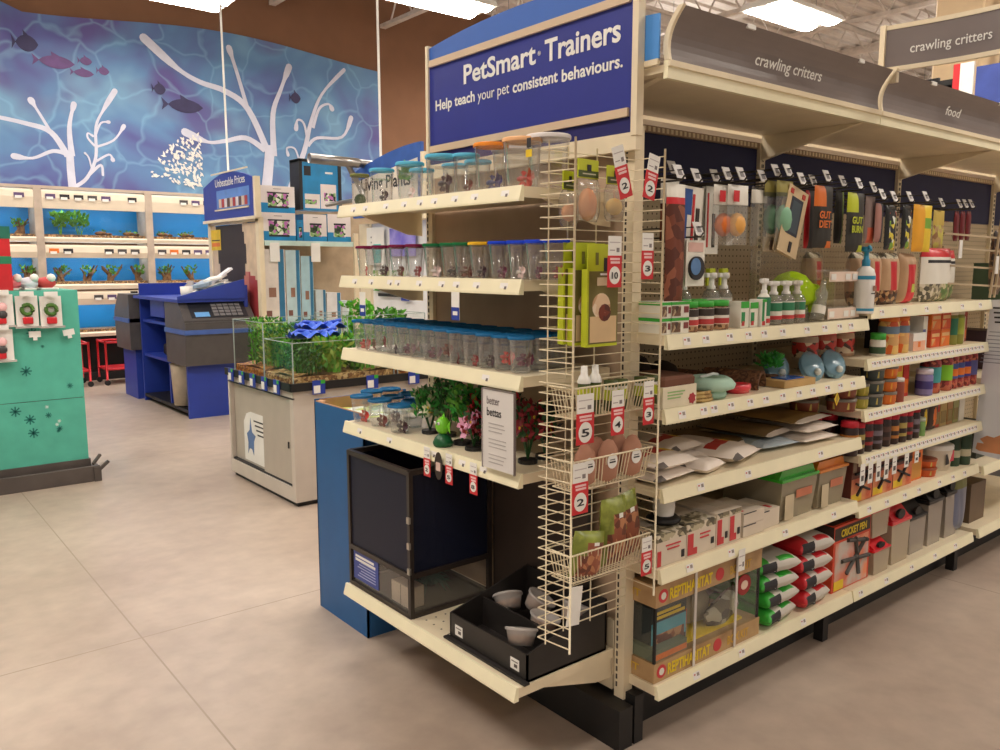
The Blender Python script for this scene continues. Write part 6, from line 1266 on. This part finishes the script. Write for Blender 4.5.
for k in range(4): roll(2.80 + .01 * (k % 2), 1.68, Z + .068 * k, .2, .27, .066, RED, 'grey bedding bag with a red label end, ' + ['lowest of the red stack', 'second from the bottom of the red stack', 'third from the bottom of the red stack', 'top of the red stack'][k], .08 - .07 * k)
# ---- far bay, bottom deck
t = pbox(2.95, 3.24, 1.57, Z + .0, .27, .3, mat(214, 70, 40, .45), 'orange red cricket pen box with a black tube picture', [(.02, .98, .78, .97, mat(60, 44, 36)), (.05, .95, .02, .74, printed('cricket_print', [(230, 190, 150), (226, 120, 90), (200, 190, 180), (240, 150, 110)], 6, .5, 'noise')), (.05, .3, .02, .16, YELLOW)], [(0, 1, .8, 1, mat(60, 44, 36))], [(0.05, .95, .05, .95, DKBROWN)], 'cricket_pen_box')
b = MB()
for a in ((.1, .2, .26, .17), (.1, .06, .24, .18), (.16, .2, .2, .04), (.06, .12, .28, .1)): b.tube([(a[0], -.004, a[1]), (a[2], -.004, a[3])], .009, mat(80, 76, 72), 6)
b.build('tube_picture', t); ftext('CRICKET PEN', (.05, -.003, .222), .2, .03, GOLD, t, 'Y', bold=.03)
REDL = mat(216, 30, 44, .3, coat=.4, name='carrier_red')
def redc(x, y, z, w, d, h, lc, lab, m=None):
    t = thing('small_carrier', lab, 'plastic carrier', (x, y, z)); b = MB(); CL = m or clear('carrier_small_plastic', (238, 230, 214), .3, .1, .5, (224, 208, 182))
    b.prism([(w * .08, 0), (w * .92, 0), (w, h * .66), (0, h * .66)], 'y', 0, d, CL); b.build('tank', t)
    b = MB(); b.box(-.005, w + .005, -.006, d + .005, h * .66, h * .72, lc, .003); b.prism([(0, h * .72), (d, h * .72), (d * .9, h), (d * .3, h)], 'x', .01, w - .01, lc); b.build('lid', t)
    b = MB(); b.prism([(w * .5 + math.cos(a) * w * .2, h * .8 + math.sin(a) * h * .08) for a in [k * PI / 6 for k in range(12)]], 'y', .0, .012, BLACK); b.build('latch', t)
redc(3.26, 1.56, Z, .14, .2, .15, REDL, 'red lidded small carrier, lower one of the stacked pair'); redc(3.27, 1.58, Z + .152, .15, .2, .165, REDL, 'red lidded small carrier, upper one of the stacked pair'); redc(3.43, 1.57, Z, .17, .22, .27, REDL, 'taller red lidded carrier right of the stacked pair')
BKC = mat(30, 28, 28, .35, name='bin_black')
for i, (x, w, h) in enumerate(((3.62, .16, .24), (3.8, .15, .3), (3.98, .14, .31))): redc(x, 1.58, Z, w, .24, h, BKC, 'clear container with a black lid on the bottom deck, %s' % nth(i, 3), clear('tall_bin_plastic', (240, 234, 226), .4, .08, .3, (226, 214, 200)))
for i in range(2): redc(3.6 + i * .02, 1.66, Z + .245 + i * .075, .2, .2, .07, BKC, 'flat black lidded tray stacked at the back, %s' % ['lower', 'upper'][i], BKC)
b = MB(); b.pouch(.17, .31, .06, lambda u, v: mat(110, 116, 140, .3) if v < .75 else mat(120, 120, 70)); tag(b.build('filter_pack', None, (4.14, 1.6, Z), rot=(0, 0, .0)), 'blue grey plastic pack with an olive top at the end of the bottom deck', 'pack')
# ---- far bay, top shelf: pouches
Z = 1.339
KRF = mat(196, 160, 124, .5, name='kraft_pouch'); BRP = printed('nut_photo', [(70, 40, 26), (130, 80, 50), (200, 160, 110), (50, 30, 20)], 60, .4)
def pstrip(x0, x1, y, z, h, cf, lab, th=.07, name='food_pouch'):
    W = x1 - x0; b = MB(); b.pouch(W, h, th, cf, nu=14, nv=18); return tag(b.build(name, None, ((x0 + x1) / 2, y + th / 2, z)), lab, 'food pouch')
def redband(u, v):
    if v < .3: return BRP
    if .25 < u < .62 and v < .84: return RED if not (.42 < u < .46) else mat(236, 200, 190)
    if v > .9: return FL
    return KRF
for i, (x0, x1) in enumerate(((2.86, 2.95), (3.08, 3.17), (3.18, 3.29), (3.30, 3.45))):
    pstrip(x0, x1, 1.6 if i != 0 else 1.66, Z, .21, redband, 'kraft coloured food pouch with a red vertical band, %s' % nth(i, 4))
pstrip(3.47, 3.6, 1.6, Z, .21, lambda u, v: (mat(220, 60, 70) if v < .2 else (mat(190, 200, 90) if v < .4 and u > .5 else RED)) if .2 < u < .7 and v < .8 else KRF, 'food pouch with red band and green patch, right of the kraft pouches')
def wbag(u, v):
    if v > .82: return RED
    if v < .36: return FL if u < .5 else (printed('green_food_photo', [(90, 120, 60), (210, 200, 160), (150, 130, 90), (120, 150, 80)], 50, .4))
    if .72 < v < .77 and .1 < u < .9: return INK
    return PW
pstrip(3.68, 3.96, 1.6, Z, .235, wbag, 'large white food bag with a red top, left of two'); pstrip(3.93, 4.2, 1.68, Z, .23, wbag, 'large white food bag with a red top, right of two')
# ---- second shelf of the far bay
Z = 1.141
for i, x in enumerate((2.86, 2.99, 3.13)): jar(x, 1.68 - .0 * i, Z, .048, .115, RED if i else mat(150, 40, 50), [mat(190, 170, 150), mat(200, 110, 90), mat(196, 160, 130)][i], 'red lidded food jar on the second shelf behind the pump bottle, %s' % nth(i, 3), [(.1, .6, printed('jar_label_red', [(200, 60, 50), (230, 210, 180), (90, 60, 50)], 40))], lh=.2)
jar(3.225, 1.58, Z, .03, .09, GREEN, PW, 'small white jar with a green lid on the second shelf of the far bay', [(.1, .4, mat(60, 90, 60))], lh=.28)
ORP = printed('orange_label', [(226, 110, 40), (240, 200, 120), (220, 170, 110), (200, 80, 30)], 30)
for i, x in enumerate((3.33, 3.42)): jar(x, 1.59, Z, .04, .15, ORANGE, ORP, 'tall orange lidded jar on the second shelf, %s one' % ['left', 'right'][i], [(.55, .75, mat(110, 130, 150))], lh=.12)
pbox(3.47, 3.62, 1.66, Z, .145, .1, mat(50, 44, 54), 'dark box standing behind the small white box on the second shelf', [(.05, .95, .9, .93, WHITE), (.45, .5, .1, .95, mat(120, 110, 120))], name='dark_carton'); pbox(3.49, 3.6, 1.56, Z, .075, .08, WHITE, 'small white and peach box on the second shelf of the far bay', [(0, 1, 0, .55, mat(236, 180, 150)), (.4, .6, .2, .5, ORANGE)]); pbox(3.62, 3.66, 1.58, Z, .14, .1, PW, 'narrow white and blue box right of the dark box', [(0, .6, 0, .6, mat(110, 120, 180))])
for i in range(2):
    for k in range(2): pbox(3.70 + i * .1, 3.79 + i * .1, 1.58, Z + k * .077, .076, .1, ORANGE if (i + k) % 2 else mat(216, 84, 40), 'orange printed box on the second shelf, %s %s' % (['lower', 'upper'][k], ['left', 'right'][i]), [(.1, .9, .6, .8, mat(236, 190, 130)), (.1, .5, .1, .5, ORP)])
for i, x in enumerate((3.93, 4.0)): jar(x, 1.6, Z, .033, .15, mat(226, 214, 190), mat(140, 140, 60), 'green jar with a pale lid near the end of the second shelf, %s one' % ['left', 'right'][i], [(.3, .8, mat(40, 110, 80) if i == 0 else mat(170, 180, 70))], lh=.1)
pbox(4.05, 4.1, 1.6, Z, .12, .08, mat(226, 196, 180), 'pale pink box at the right end of the second shelf', [(.2, .8, .2, .7, mat(200, 170, 160))]); pbox(4.11, 4.17, 1.62, Z, .14, .08, mat(150, 50, 40), 'dark red box at the very end of the second shelf', [(.1, .9, .1, .4, ORANGE)])
# ---- third shelf of the far bay
Z = .941
def tub2(x, y, z, r, h, c, lab, lc=None):
    t = thing('food_tub', lab, 'tub', (x, y, z)); b = MB(); b.lathe([(.0001, 0), (r * .92, 0), (r, h * .8)], c, 16); b.build('tub_body', t); b = MB(); b.lathe([(r * 1.05, h * .78), (r * 1.05, h * .98), (r, h), (.0001, h * .97)], lc or mat(120, 112, 100, .3), 16); b.build('lid', t); b = MB(); b.lathe([(r * .975, h * .2), (r * .998, h * .7)], mat(200, 180, 90) if c != ORANGE else mat(240, 170, 60), 6); b.build('label', t)
BRT = mat(130, 70, 50, .5); GRT = mat(70, 80, 80, .5)
for k in range(2):
    tub2(3.0, 1.6, Z + .052 * k, .055, .05, BRT, 'rust brown round tub at the left of the third far shelf, %s' % ['lower', 'upper'][k]); tub2(2.87, 1.68, Z + .052 * k, .055, .05, BRT, 'rust brown round tub behind the shelf joint, %s' % ['lower', 'upper'][k])
for k in range(2): tub2(3.11, 1.58, Z + .05 * k, .03, .048, mat(170, 160, 60), 'small yellow green tub, %s of two' % ['lower', 'upper'][k])
for k in range(3): tub2(3.195, 1.58, Z + .053 * k, .045, .051, GRT, 'slate grey round tub, ' + ['bottom', 'middle', 'top'][k] + ' of the stack'); tub2(3.292, 1.57, Z + .053 * k, .042, .051, ORANGE, 'orange round tub, ' + ['bottom', 'middle', 'top'][k] + ' of the stack')
jar(3.37, 1.56, Z, .028, .1, WHITE, mat(150, 70, 50), 'small brown bottle with a white cap beside the orange tubs', lh=.15); pbox(3.41, 3.50, 1.6, Z, .15, .05, YELLOW, 'tall yellow pouch box on the third far shelf', [(.1, .9, .05, .3, INK), (.1, .9, .75, .95, ORANGE)]); pbox(3.51, 3.56, 1.6, Z, .15, .05, mat(200, 50, 40), 'narrow red box right of the yellow one', [(.1, .9, .1, .5, ORANGE)])
jar(3.64, 1.57, Z, .035, .115, mat(220, 214, 230), mat(140, 130, 180), 'purple grey bottle with a pale cap on the third far shelf', [(.25, .55, mat(70, 60, 130))], lh=.2)
JL = [(3.74, mat(70, 160, 160)), (3.86, mat(130, 200, 40)), (3.94, mat(70, 90, 160)), (4.01, mat(70, 90, 160)), (4.08, mat(60, 50, 140)), (4.155, mat(90, 90, 150))]; JRP = printed('pellet_mix', [(170, 60, 60), (120, 40, 40), (200, 110, 80)], 70)
for i, (x, c) in enumerate(JL): jar(x, 1.59, Z, .043 if i < 2 else .034, .165, WHITE, JRP, 'white lidded jar of red pellets, %s on the third far shelf' % nth(i, 6), [(.28, .7, c)] + ([(.35, .55, ORANGE)] if i in (2, 3, 4) else []), lh=.1)
# ---- fourth shelf of the far bay
Z = .763
DJ = mat(44, 24, 22, .3, name='dark_jar'); n = 0
for x in (3.03, 3.09, 3.155, 3.225, 3.305, 3.375, 3.435, 3.5, 3.565):
    jar(x, 1.575, Z, .03 if n % 3 else .034, .125 if n % 2 else .135, mat(200, 30, 50), DJ, 'dark food jar with a red lid on the fourth far shelf, %s' % nth(n, 9), [(.2, .62, [mat(190, 120, 50), mat(170, 150, 80), mat(150, 40, 40), mat(120, 110, 120), mat(90, 60, 50)][n % 5]), (.3, .45, DJ)], lh=.17); n += 1
for i, x in enumerate((2.94, 3.06, 3.2)): jar(x, 1.68, Z, .036, .15, mat(200, 30, 50), DJ, 'taller dark jar with a red lid in the second row, %s' % nth(i, 3), lh=.17)
jar(3.63, 1.57, Z, .022, .08, mat(200, 210, 190), mat(120, 160, 90), 'small green bottle after the red lidded jars', lh=.2)
for i, (x0, c) in enumerate(((3.66, mat(60, 44, 40)), (3.755, mat(70, 50, 40)))):
    pstrip(x0, x0 + .09, 1.58, Z, .17, lambda u, v, c=c: (YELLOW if i == 0 else ORANGE) if abs(u - .5) < .22 - abs(v - .35) * .5 and .1 < v < .6 else (FL if v > .7 else c), 'dark pouch with a flame shaped print, %s of two' % ['left', 'right'][i], .04)
for i, (x0, w, c, c2) in enumerate(((3.855, .04, mat(190, 60, 40), RED), (3.9, .07, mat(196, 170, 110), mat(200, 60, 40)), (3.975, .06, mat(190, 140, 90), ORANGE), (4.04, .06, mat(170, 170, 110), mat(60, 90, 160)), (4.105, .06, PW, PW))):
    pbox(x0, x0 + w - .003, 1.6, Z, .14, .1, c, 'small upright box near the end of the fourth far shelf, ' + ['leftmost, red', 'second, tan with red top', 'third, brown with orange top', 'fourth, green with blue top', 'last, white'][i], [(0, 1, .8, 1, c2), (.1, .9, .1, .5, mat(150, 130, 80))] if i < 4 else ())
# ---- fifth shelf of the far bay
Z = .557; CRT = printed('fire_print', [(220, 120, 60), (230, 160, 110), (210, 90, 60), (240, 190, 140)], 6, .5, 'noise')
for i, x0 in enumerate((3.06, 3.235, 3.41)):
    t = pbox(x0, x0 + .168, 1.57, Z, .18, .12, mat(110, 56, 44), 'red and orange carton with black cross tubes, %s on the fifth far shelf' % nth(i, 3), [(0, 1, 0, .55, CRT), (.02, .5, .03, .2, YELLOW), (.05, .2, .7, .95, mat(170, 150, 130))])
    b = MB(); b.tube([(.03, -.005, .08), (.14, -.005, .04)], .006, INK, 4); b.tube([(.04, -.005, .03), (.13, -.005, .11)], .006, INK, 4); b.tube([(.02, -.005, .12), (.15, -.005, .12)], .006, INK, 4); b.build('tube_picture', t)
pbox(3.585, 3.70, 1.58, Z, .2, .1, ORANGE, 'tall orange box with a dark lizard mark on the fifth far shelf', [(.1, .9, .05, .4, mat(210, 150, 70)), (.3, .8, .5, .6, INK)])
for k in range(2): tub2(3.77, 1.6, Z + .04 * k, .05, .04, mat(214, 96, 40), 'flat orange tub right of the tall orange box, %s' % ['lower', 'upper'][k], mat(150, 80, 50))
t = thing('white_tub', 'large white tub with a red and a black printed square', 'tub', (3.94, 1.64, Z)); b = MB(); b.lathe([(.0001, 0), (.075, 0), (.085, .1)], mat(226, 216, 200), 20); b.fq(-.04, -.005, .03, .08, -.078, INK); b.fq(.005, .045, .04, .09, -.078, mat(200, 60, 80)); b.build('tub_body', t); b = MB(); b.lathe([(.089, .097), (.089, .115), (.08, .12), (.0001, .118)], WHITE, 20); b.build('lid', t)
for i, (x, y) in enumerate(((4.06, 1.6), (4.13, 1.58), (4.16, 1.67), (4.08, 1.69))): jar(x, y, Z, .034, .17, mat(60, 90, 60), mat(50, 76, 52), 'dark green jar at the right end of the fifth far shelf, ' + ['front left', 'front right', 'rear right', 'rear left'][i], [(.25, .45, mat(196, 190, 160)), (.5, .8, mat(36, 60, 40))], lh=.1)
# paper price strips hanging from the fourth far shelf rail
for i, (px, py, h) in enumerate(((863, 464, .085), (871, 462, .085), (879, 460, .085), (887, 458, .085), (895, 456, .075), (907, 453, .06), (917, 451, .05))):
    p = atY(px, py, 1.518); b = MB(); b.box(-.018, .018, -.001, 0, -h, 0, WHITE); b.fq(-.01, .01, -h * .8, -h * .55, -.001, mat(90, 84, 84), .0004); b.fq(-.012, .008, -h * .35, -h * .3, -.001, mat(150, 144, 144), .0004); tag(b.build('price_strip', None, (p.x, 1.518, p.z)), 'white paper price strip on the fourth far shelf rail, %s' % nth(i, 7), 'price tag')
# ---- hanging packs on the pegboard
def hook(x, z, y, lab, par=None):
    b = MB(); b.tube([(0, YP - .005 - y, 0), (0, .0, 0), (0, -.01, .012)], .003, mat(70, 66, 62, .4, .6), 5); b.tube([(0, YP - .005 - y, .03), (0, -.005, .03)], .002, mat(70, 66, 62, .4, .6), 5); h = b.build('peg_hook', par, (0, 0, 0) if par else None)
    b = MB(); b.T = Matrix.Rotation(-.45, 4, 'X'); b.box(-.019, .019, -.002, 0, .005, .05, mat(214, 210, 206, .4)); b.fq(-.008, .012, .015, .035, -.002, mat(130, 124, 124), .0004); b.T = None; b.build('price_tag', h)
    return h
def peg(px, py, Y, w, h, lab, kind, args=(), extra=1, tilt=0, nm='hanging_pack', cat='hanging pack'):
    """pack hanging on a peg hook; px,py = upper left corner of the pack in the photograph"""
    p = atY(px, py, Y); x = p.x + w / 2; z = p.z
    t = thing(nm, lab, cat, (x, Y, z)); hk = hook(x, z, Y - .02, '', t); hk.location = (0, -.02, .01)
    b = MB(); b.T = Matrix.Rotation(tilt, 4, 'Y')
    if kind == 'card':
        base, patches = args; b.box(-w / 2, w / 2, -.003, .0, -h, 0, base); k = 0
        for u0, u1, v0, v1, m in patches: k += 1; b.fq(-w / 2 + w * u0, -w / 2 + w * u1, -h + h * v0, -h + h * v1, -.003, m, .001 + .0005 * k)
        b.box(-w / 2, w / 2, .012, .015, -h, 0, base)
    else:
        fn, th = args; b.T = b.T @ Matrix.Translation((0, 0, -h)); b.pouch(w, h, th * .6, fn, nu=12, nv=18)
    b.build('pack_body', t); return t
MOSS = printed('brown_moss', [(120, 64, 46), (150, 90, 66), (92, 48, 36)], 30, .8)
peg(667, 183, 1.60, .085, .36, 'long clear pouch of red brown moss right of the wire rack', 'pouch', (lambda u, v: (PW if v > .9 else (RED if v > .86 else MOSS)), .05))
peg(661, 178, 1.72, .09, .2, 'white header pack with red print behind the rack wing', 'pouch', (lambda u, v: PW if v > .6 else MOSS, .04))
t = peg(684, 186, 1.64, .095, .23, 'white blister card with a blue oval and dark thermometer', 'card', (PW, [(.0, .42, .62, .96, mat(40, 80, 150)), (.05, .2, .3, .65, mat(40, 80, 150)), (.46, .56, .1, .9, RED), (.66, .82, .08, .72, DKBROWN)]), tilt=.06)
t = peg(706, 186, 1.70, .07, .22, 'narrow white card with a red line behind the thermometer card', 'card', (PW, [(.1, .2, .1, .9, RED), (.5, .7, .1, .6, DKBROWN)]))
t = peg(686, 240, 1.60, .09, .14, 'lower white card with a round blue and black gauge', 'card', (PW, [(.1, .9, .75, .95, mat(220, 180, 170))]))
b = MB(); b.prism([(math.cos(a) * .036, -.085 + math.sin(a) * .036) for a in [k * PI / 10 for k in range(20)]], 'y', -.012, -.003, INK); b.prism([(-.01 + math.cos(a) * .024, -.08 + math.sin(a) * .026) for a in [k * PI / 8 for k in range(16)]], 'y', -.014, -.012, mat(90, 130, 180)); b.build('gauge', t)
for i, (px, c, lab) in enumerate(((714, ORANGE, 'orange sponge pack in a clear bag, left of two'), (728, mat(246, 180, 90), 'pale orange sponge pack in a clear bag, right of two'))):
    t = peg(px, 184, 1.62 - .02 * i, .11, .19, lab, 'pouch', (lambda u, v: PW if v > .68 else FILM, .05)); b = MB(); b.sphere((0, -.0, -.125), .038, c, 12, 1, .6, 1); b.build('sponge', t); b = MB(); b.fq(-.05, -.02, -.055, -.02, -.02, RED); b.build('red_mark', t)
t = peg(752, 186, 1.66, .09, .2, 'crinkled clear bag with a white label near the first upright', 'pouch', (lambda u, v: PW if .7 < v < .92 else FILM, .05))
for i, (px, c) in enumerate(((765, mat(100, 140, 110)), (777, mat(140, 196, 160)))):
    t = peg(px, 180, 1.64 - .03 * i, .1, .24, 'olive header pack with a green bulb shape, %s one' % ['left', 'right'][i], 'pouch', (lambda u, v: mat(150, 140, 70) if v > .84 else (mat(90, 90, 60) if v > .8 else FILM), .04)); b = MB(); b.sphere((0, 0, -.13), .04, c, 12, 1, .6, 1.3); b.build('bulb', t); b = MB(); b.box(-.045, .045, -.002, .004, -.24, -.19, mat(206, 186, 150)); b.fq(-.01, .015, -.235, -.2, -.002, mat(110, 80, 60)); b.build('lower_card', t)
WIN = mat(60, 74, 84, .3); t = peg(789, 188, 1.6, .125, .235, 'cream window box with a dark blue item inside, tilted on its hook', 'card', (mat(214, 190, 150), [(.22, .8, .3, .85, mat(50, 54, 66)), (.3, .72, .34, .8, WIN), (.1, .24, .88, .95, mat(190, 60, 50)), (.7, .84, .88, .95, mat(190, 60, 50)), (.5, .62, .05, .2, INK)]), tilt=.28)
peg(806, 190, 1.66, .06, .21, 'red and black narrow pack behind the cream window box', 'pouch', (lambda u, v: RED if u < .3 else DKBROWN, .03))
def gut(c, lab, px, py, Y):
    t = peg(px, py, Y, .125, .22, lab, 'pouch', (lambda u, v: c if v > .68 and u < .5 else (mat(48, 44, 38) if not (v < .12 and u > .7) else c), .04)); ftext('GUT', (-.045, -.0145, -.115), .075, .026, c, t, 'Y', bold=.03); ftext('DIET' if c is ORANGE else 'BURN', (-.045, -.0145, -.148), .08, .026, c, t, 'Y', bold=.03)
gut(ORANGE, 'black pouch with bold orange lettering on the pegboard', 815, 185, 1.6)
peg(836, 190, 1.66, .06, .2, 'dark pouch with a green edge between the lettered pouches', 'pouch', (lambda u, v: mat(110, 130, 50) if u > .7 else mat(50, 46, 40), .03)); gut(LIME, 'black pouch with bold lime green lettering on the pegboard', 848, 192, 1.6)
peg(866, 196, 1.62, .075, .18, 'grey pack with an orange corner on the pegboard', 'pouch', (lambda u, v: mat(200, 90, 60) if v < .35 and u > .2 else mat(130, 110, 104), .03)); peg(876, 203, 1.6, .06, .15, 'pink and black pack left of the colourful foil pouches', 'pouch', (lambda u, v: mat(170, 120, 110) if u < .6 else INK, .03))
for i, px in enumerate((886, 903)):
    peg(px, 205, 1.6, .09 if i == 0 else .075, .175, 'black foil pouch with colourful fruit print, %s one' % ['left', 'right'][i], 'pouch', (lambda u, v: printed('fruit_print', [(220, 200, 60), (120, 160, 50), (220, 90, 60), (240, 240, 230), (30, 26, 24), (30, 26, 24)], 45, .25) if u > .25 and v < .9 else mat(24, 22, 20, .25), .03))
peg(914, 204, 1.6, .17, .195, 'yellow pouch with a green stripe, largest at the right of the pegboard', 'pouch', (lambda u, v: (mat(226, 160, 30) if u < .5 else (mat(120, 170, 50) if .5 < v < .75 else YELLOW)), .04)); peg(934, 210, 1.68, .11, .17, 'second yellow printed pouch behind the largest yellow one', 'pouch', (lambda u, v: mat(196, 170, 80) if v > .6 else printed('snack_print', [(190, 160, 110), (150, 110, 70), (200, 190, 90)], 40), .03))
for i, px in enumerate((955, 961, 967)): peg(px, 211, 1.7, .045, .14, 'dark red bottle shaped pack near the end of the pegboard, %s' % nth(i, 3), 'pouch', (lambda u, v: mat(110, 24, 30, .3), .03))
# white grid frame with tags at the end of the far bay
t = thing('grid_frame', 'thin cream wire clip frame with small tags at the right edge of the far bay', 'wire frame', (4.19, 1.5, 0)); b = MB()
for z in (1.42, 1.5, 1.58, 1.64): b.tube([(-.34, .12, z), (.05, .0, z - .02)], .006, mat(190, 170, 140, .4), 4)
for x in (-.05, .0): b.tube([(x, .02, 1.35), (x + .04, .01, 1.72)], .006, mat(190, 170, 140, .4), 4)
b.build('wire', t); b = MB(); b.box(-.29, -.26, .07, .074, 1.53, 1.61, WHITE); b.box(-.06, -.03, 0, .004, 1.46, 1.54, WHITE); b.build('paper_tag', t)
p = atY(991, 262, 1.5); b = MB(); b.pouch(.1, .3, .05, printed('seed_pack', [(90, 70, 60), (150, 120, 90), (60, 50, 46)], 40)); tag(b.build('hanging_pack', None, (4.3, 1.56, 1.36)), 'dark speckled pack hanging at the right edge above the lizard card', 'hanging pack')
# lizard information card sticking out of the shelf
q = [atX(991, 300, 4.19), atX(972, 452, 4.19)]; t = thing('information_card', 'white information card with an orange lizard picture at the right edge', 'card', (4.19, q[0].y, q[1].z)); H = q[0].z - q[1].z; dy = q[1].y - q[0].y
b = MB(); b.prism([(dy, 0), (-.22, -.03), (-.26, H + .02), (0, H)], 'x', 0, .004, mat(214, 216, 224, .4, var=0)); b.build('card', t)
b = MB()
for i in range(4): b.sq(-.2, -.012 - .004 * i, H - .04 - i * .022, H - .032 - i * .022, -.0008, INK)
for i in range(9): b.sq(-.2, -.005 + .004 * i, H - .15 - i * .018, H - .146 - i * .018, -.0008, mat(140, 146, 160))
b.build('text_lines', t)
b = MB(); LZ = mat(206, 140, 96, .6, var=.1, name='lizard_print'); b.prism([(dy - .015, .02), (-.0, .012), (-.1, .01), (-.2, .03), (-.2, .1), (-.1, .11), (-.06, .085), (-.03, .09), (-.0, .07), (-.02, .05), (dy - .02, .05)], 'x', -.0012, 0, LZ); b.build('lizard_picture', t)
b = MB(); b.box(0, .25, 0, .3, 0, .16, mat(60, 64, 54, .6)); tag(b.build('storage_box', None, (4.4, 1.62, .531)), 'dark green box on the third bay shelf below the lizard card', 'box')
for i in range(3): b = MB(); b.box(0, .18, 0, .3, 0, .2, [mat(110, 90, 70), mat(80, 60, 70), mat(60, 80, 60)][i]); tag(b.build('carton', None, (4.32 + i * .3, 1.6, [.214, .961, 1.311][i])), ['brown carton on the bottom of the third bay', 'plum coloured carton on the second shelf of the third bay', 'green carton on the top shelf of the third bay'][i], 'box')
# ------------------------------------------------------------------ far things above the canopy
b = MB(); b.box(0, .45, 0, .45, 0, 5.95, mat(226, 200, 160, .6, var=.02, name='column_cream'), .02); p = atZ(934, 300, 0) if False else Vector((8.4, 0, 0)); cx = atX(935, 60, 8.6).y; tag(b.build('column', None, (8.6, cx - .42, 0)), 'square cream structural column rising above the grey canopy signs', 'column')
b = MB(); b.tube([(8.9, cx - .62, 2), (8.9, cx - .62, 5.9)], .09, mat(226, 206, 170, .5), 10); tag(b.build('drain_pipe'), 'cream vertical pipe beside the structural column', 'pipe')
t = thing('tall_shelving', 'distant tall shelving with dark frames behind the canopy signs', 'shelving', (8.0, 1.2, 0)); b = MB(); b.box(0, 2.6, 1.2, 1.25, 0, 2.5, TAN); b.box(0, 2.6, .7, 1.2, 2.2, 2.24, CREAM); b.box(0, .05, .7, 1.2, 0, 2.5, CREAM); b.box(2.55, 2.6, .7, 1.2, 0, 2.5, CREAM); b.build('frame', t)
for i, (px, X) in enumerate(((917, 7.6), (926, 7.6), (939, 7.6), (948, 7.6))):
    p = atX(px, 95, X); b = MB(); b.box(0, .03, -.1, .1, -.35, .02 + .06 * (i % 2), BLACK); b.sq(-.07, .07, -.3, .0, -.001, mat(150, 130, 110)); tag(b.build('black_frame_box', None, (X, p.y, p.z + .05)), 'black framed box on distant shelving above the food sign, %s' % nth(i, 4), 'box')
    if i == 0: top_ = p
b = MB(); b.box(0, .6, -.9, .25, 0, top_.z - .30, TAN); tag(b.build('display_plinth', None, (7.6, top_.y, 0)), 'distant display unit carrying the black framed boxes', 'display unit')
for px, w_, c, lab in ((958, .3, WHITE, 'white hanging banner with a red edge left of the distant blue sign'), (992, .9, mat(52, 72, 150, .5), 'distant dark blue sign at the right edge below the aisle sign')):
    p = atX(px, 64, 7.0); b = MB(); b.box(0, .02, -w_ / 2 if w_ > .5 else -.12, w_ * .12 if w_ > .5 else .03, -1.4, 0, c)
    if w_ < .5: b.sq(-.02, .03, -1.4, 0, -.002, RED)
    else:
        for k in range(3): b.sq(-.3, .0, -.35 - k * .12, -.3 - k * .12, -.002, mat(140, 150, 200))
    tag(b.build('banner' if w_ < .5 else 'blue_sign', None, (7.0, p.y, p.z)), lab, 'banner' if w_ < .5 else 'sign')
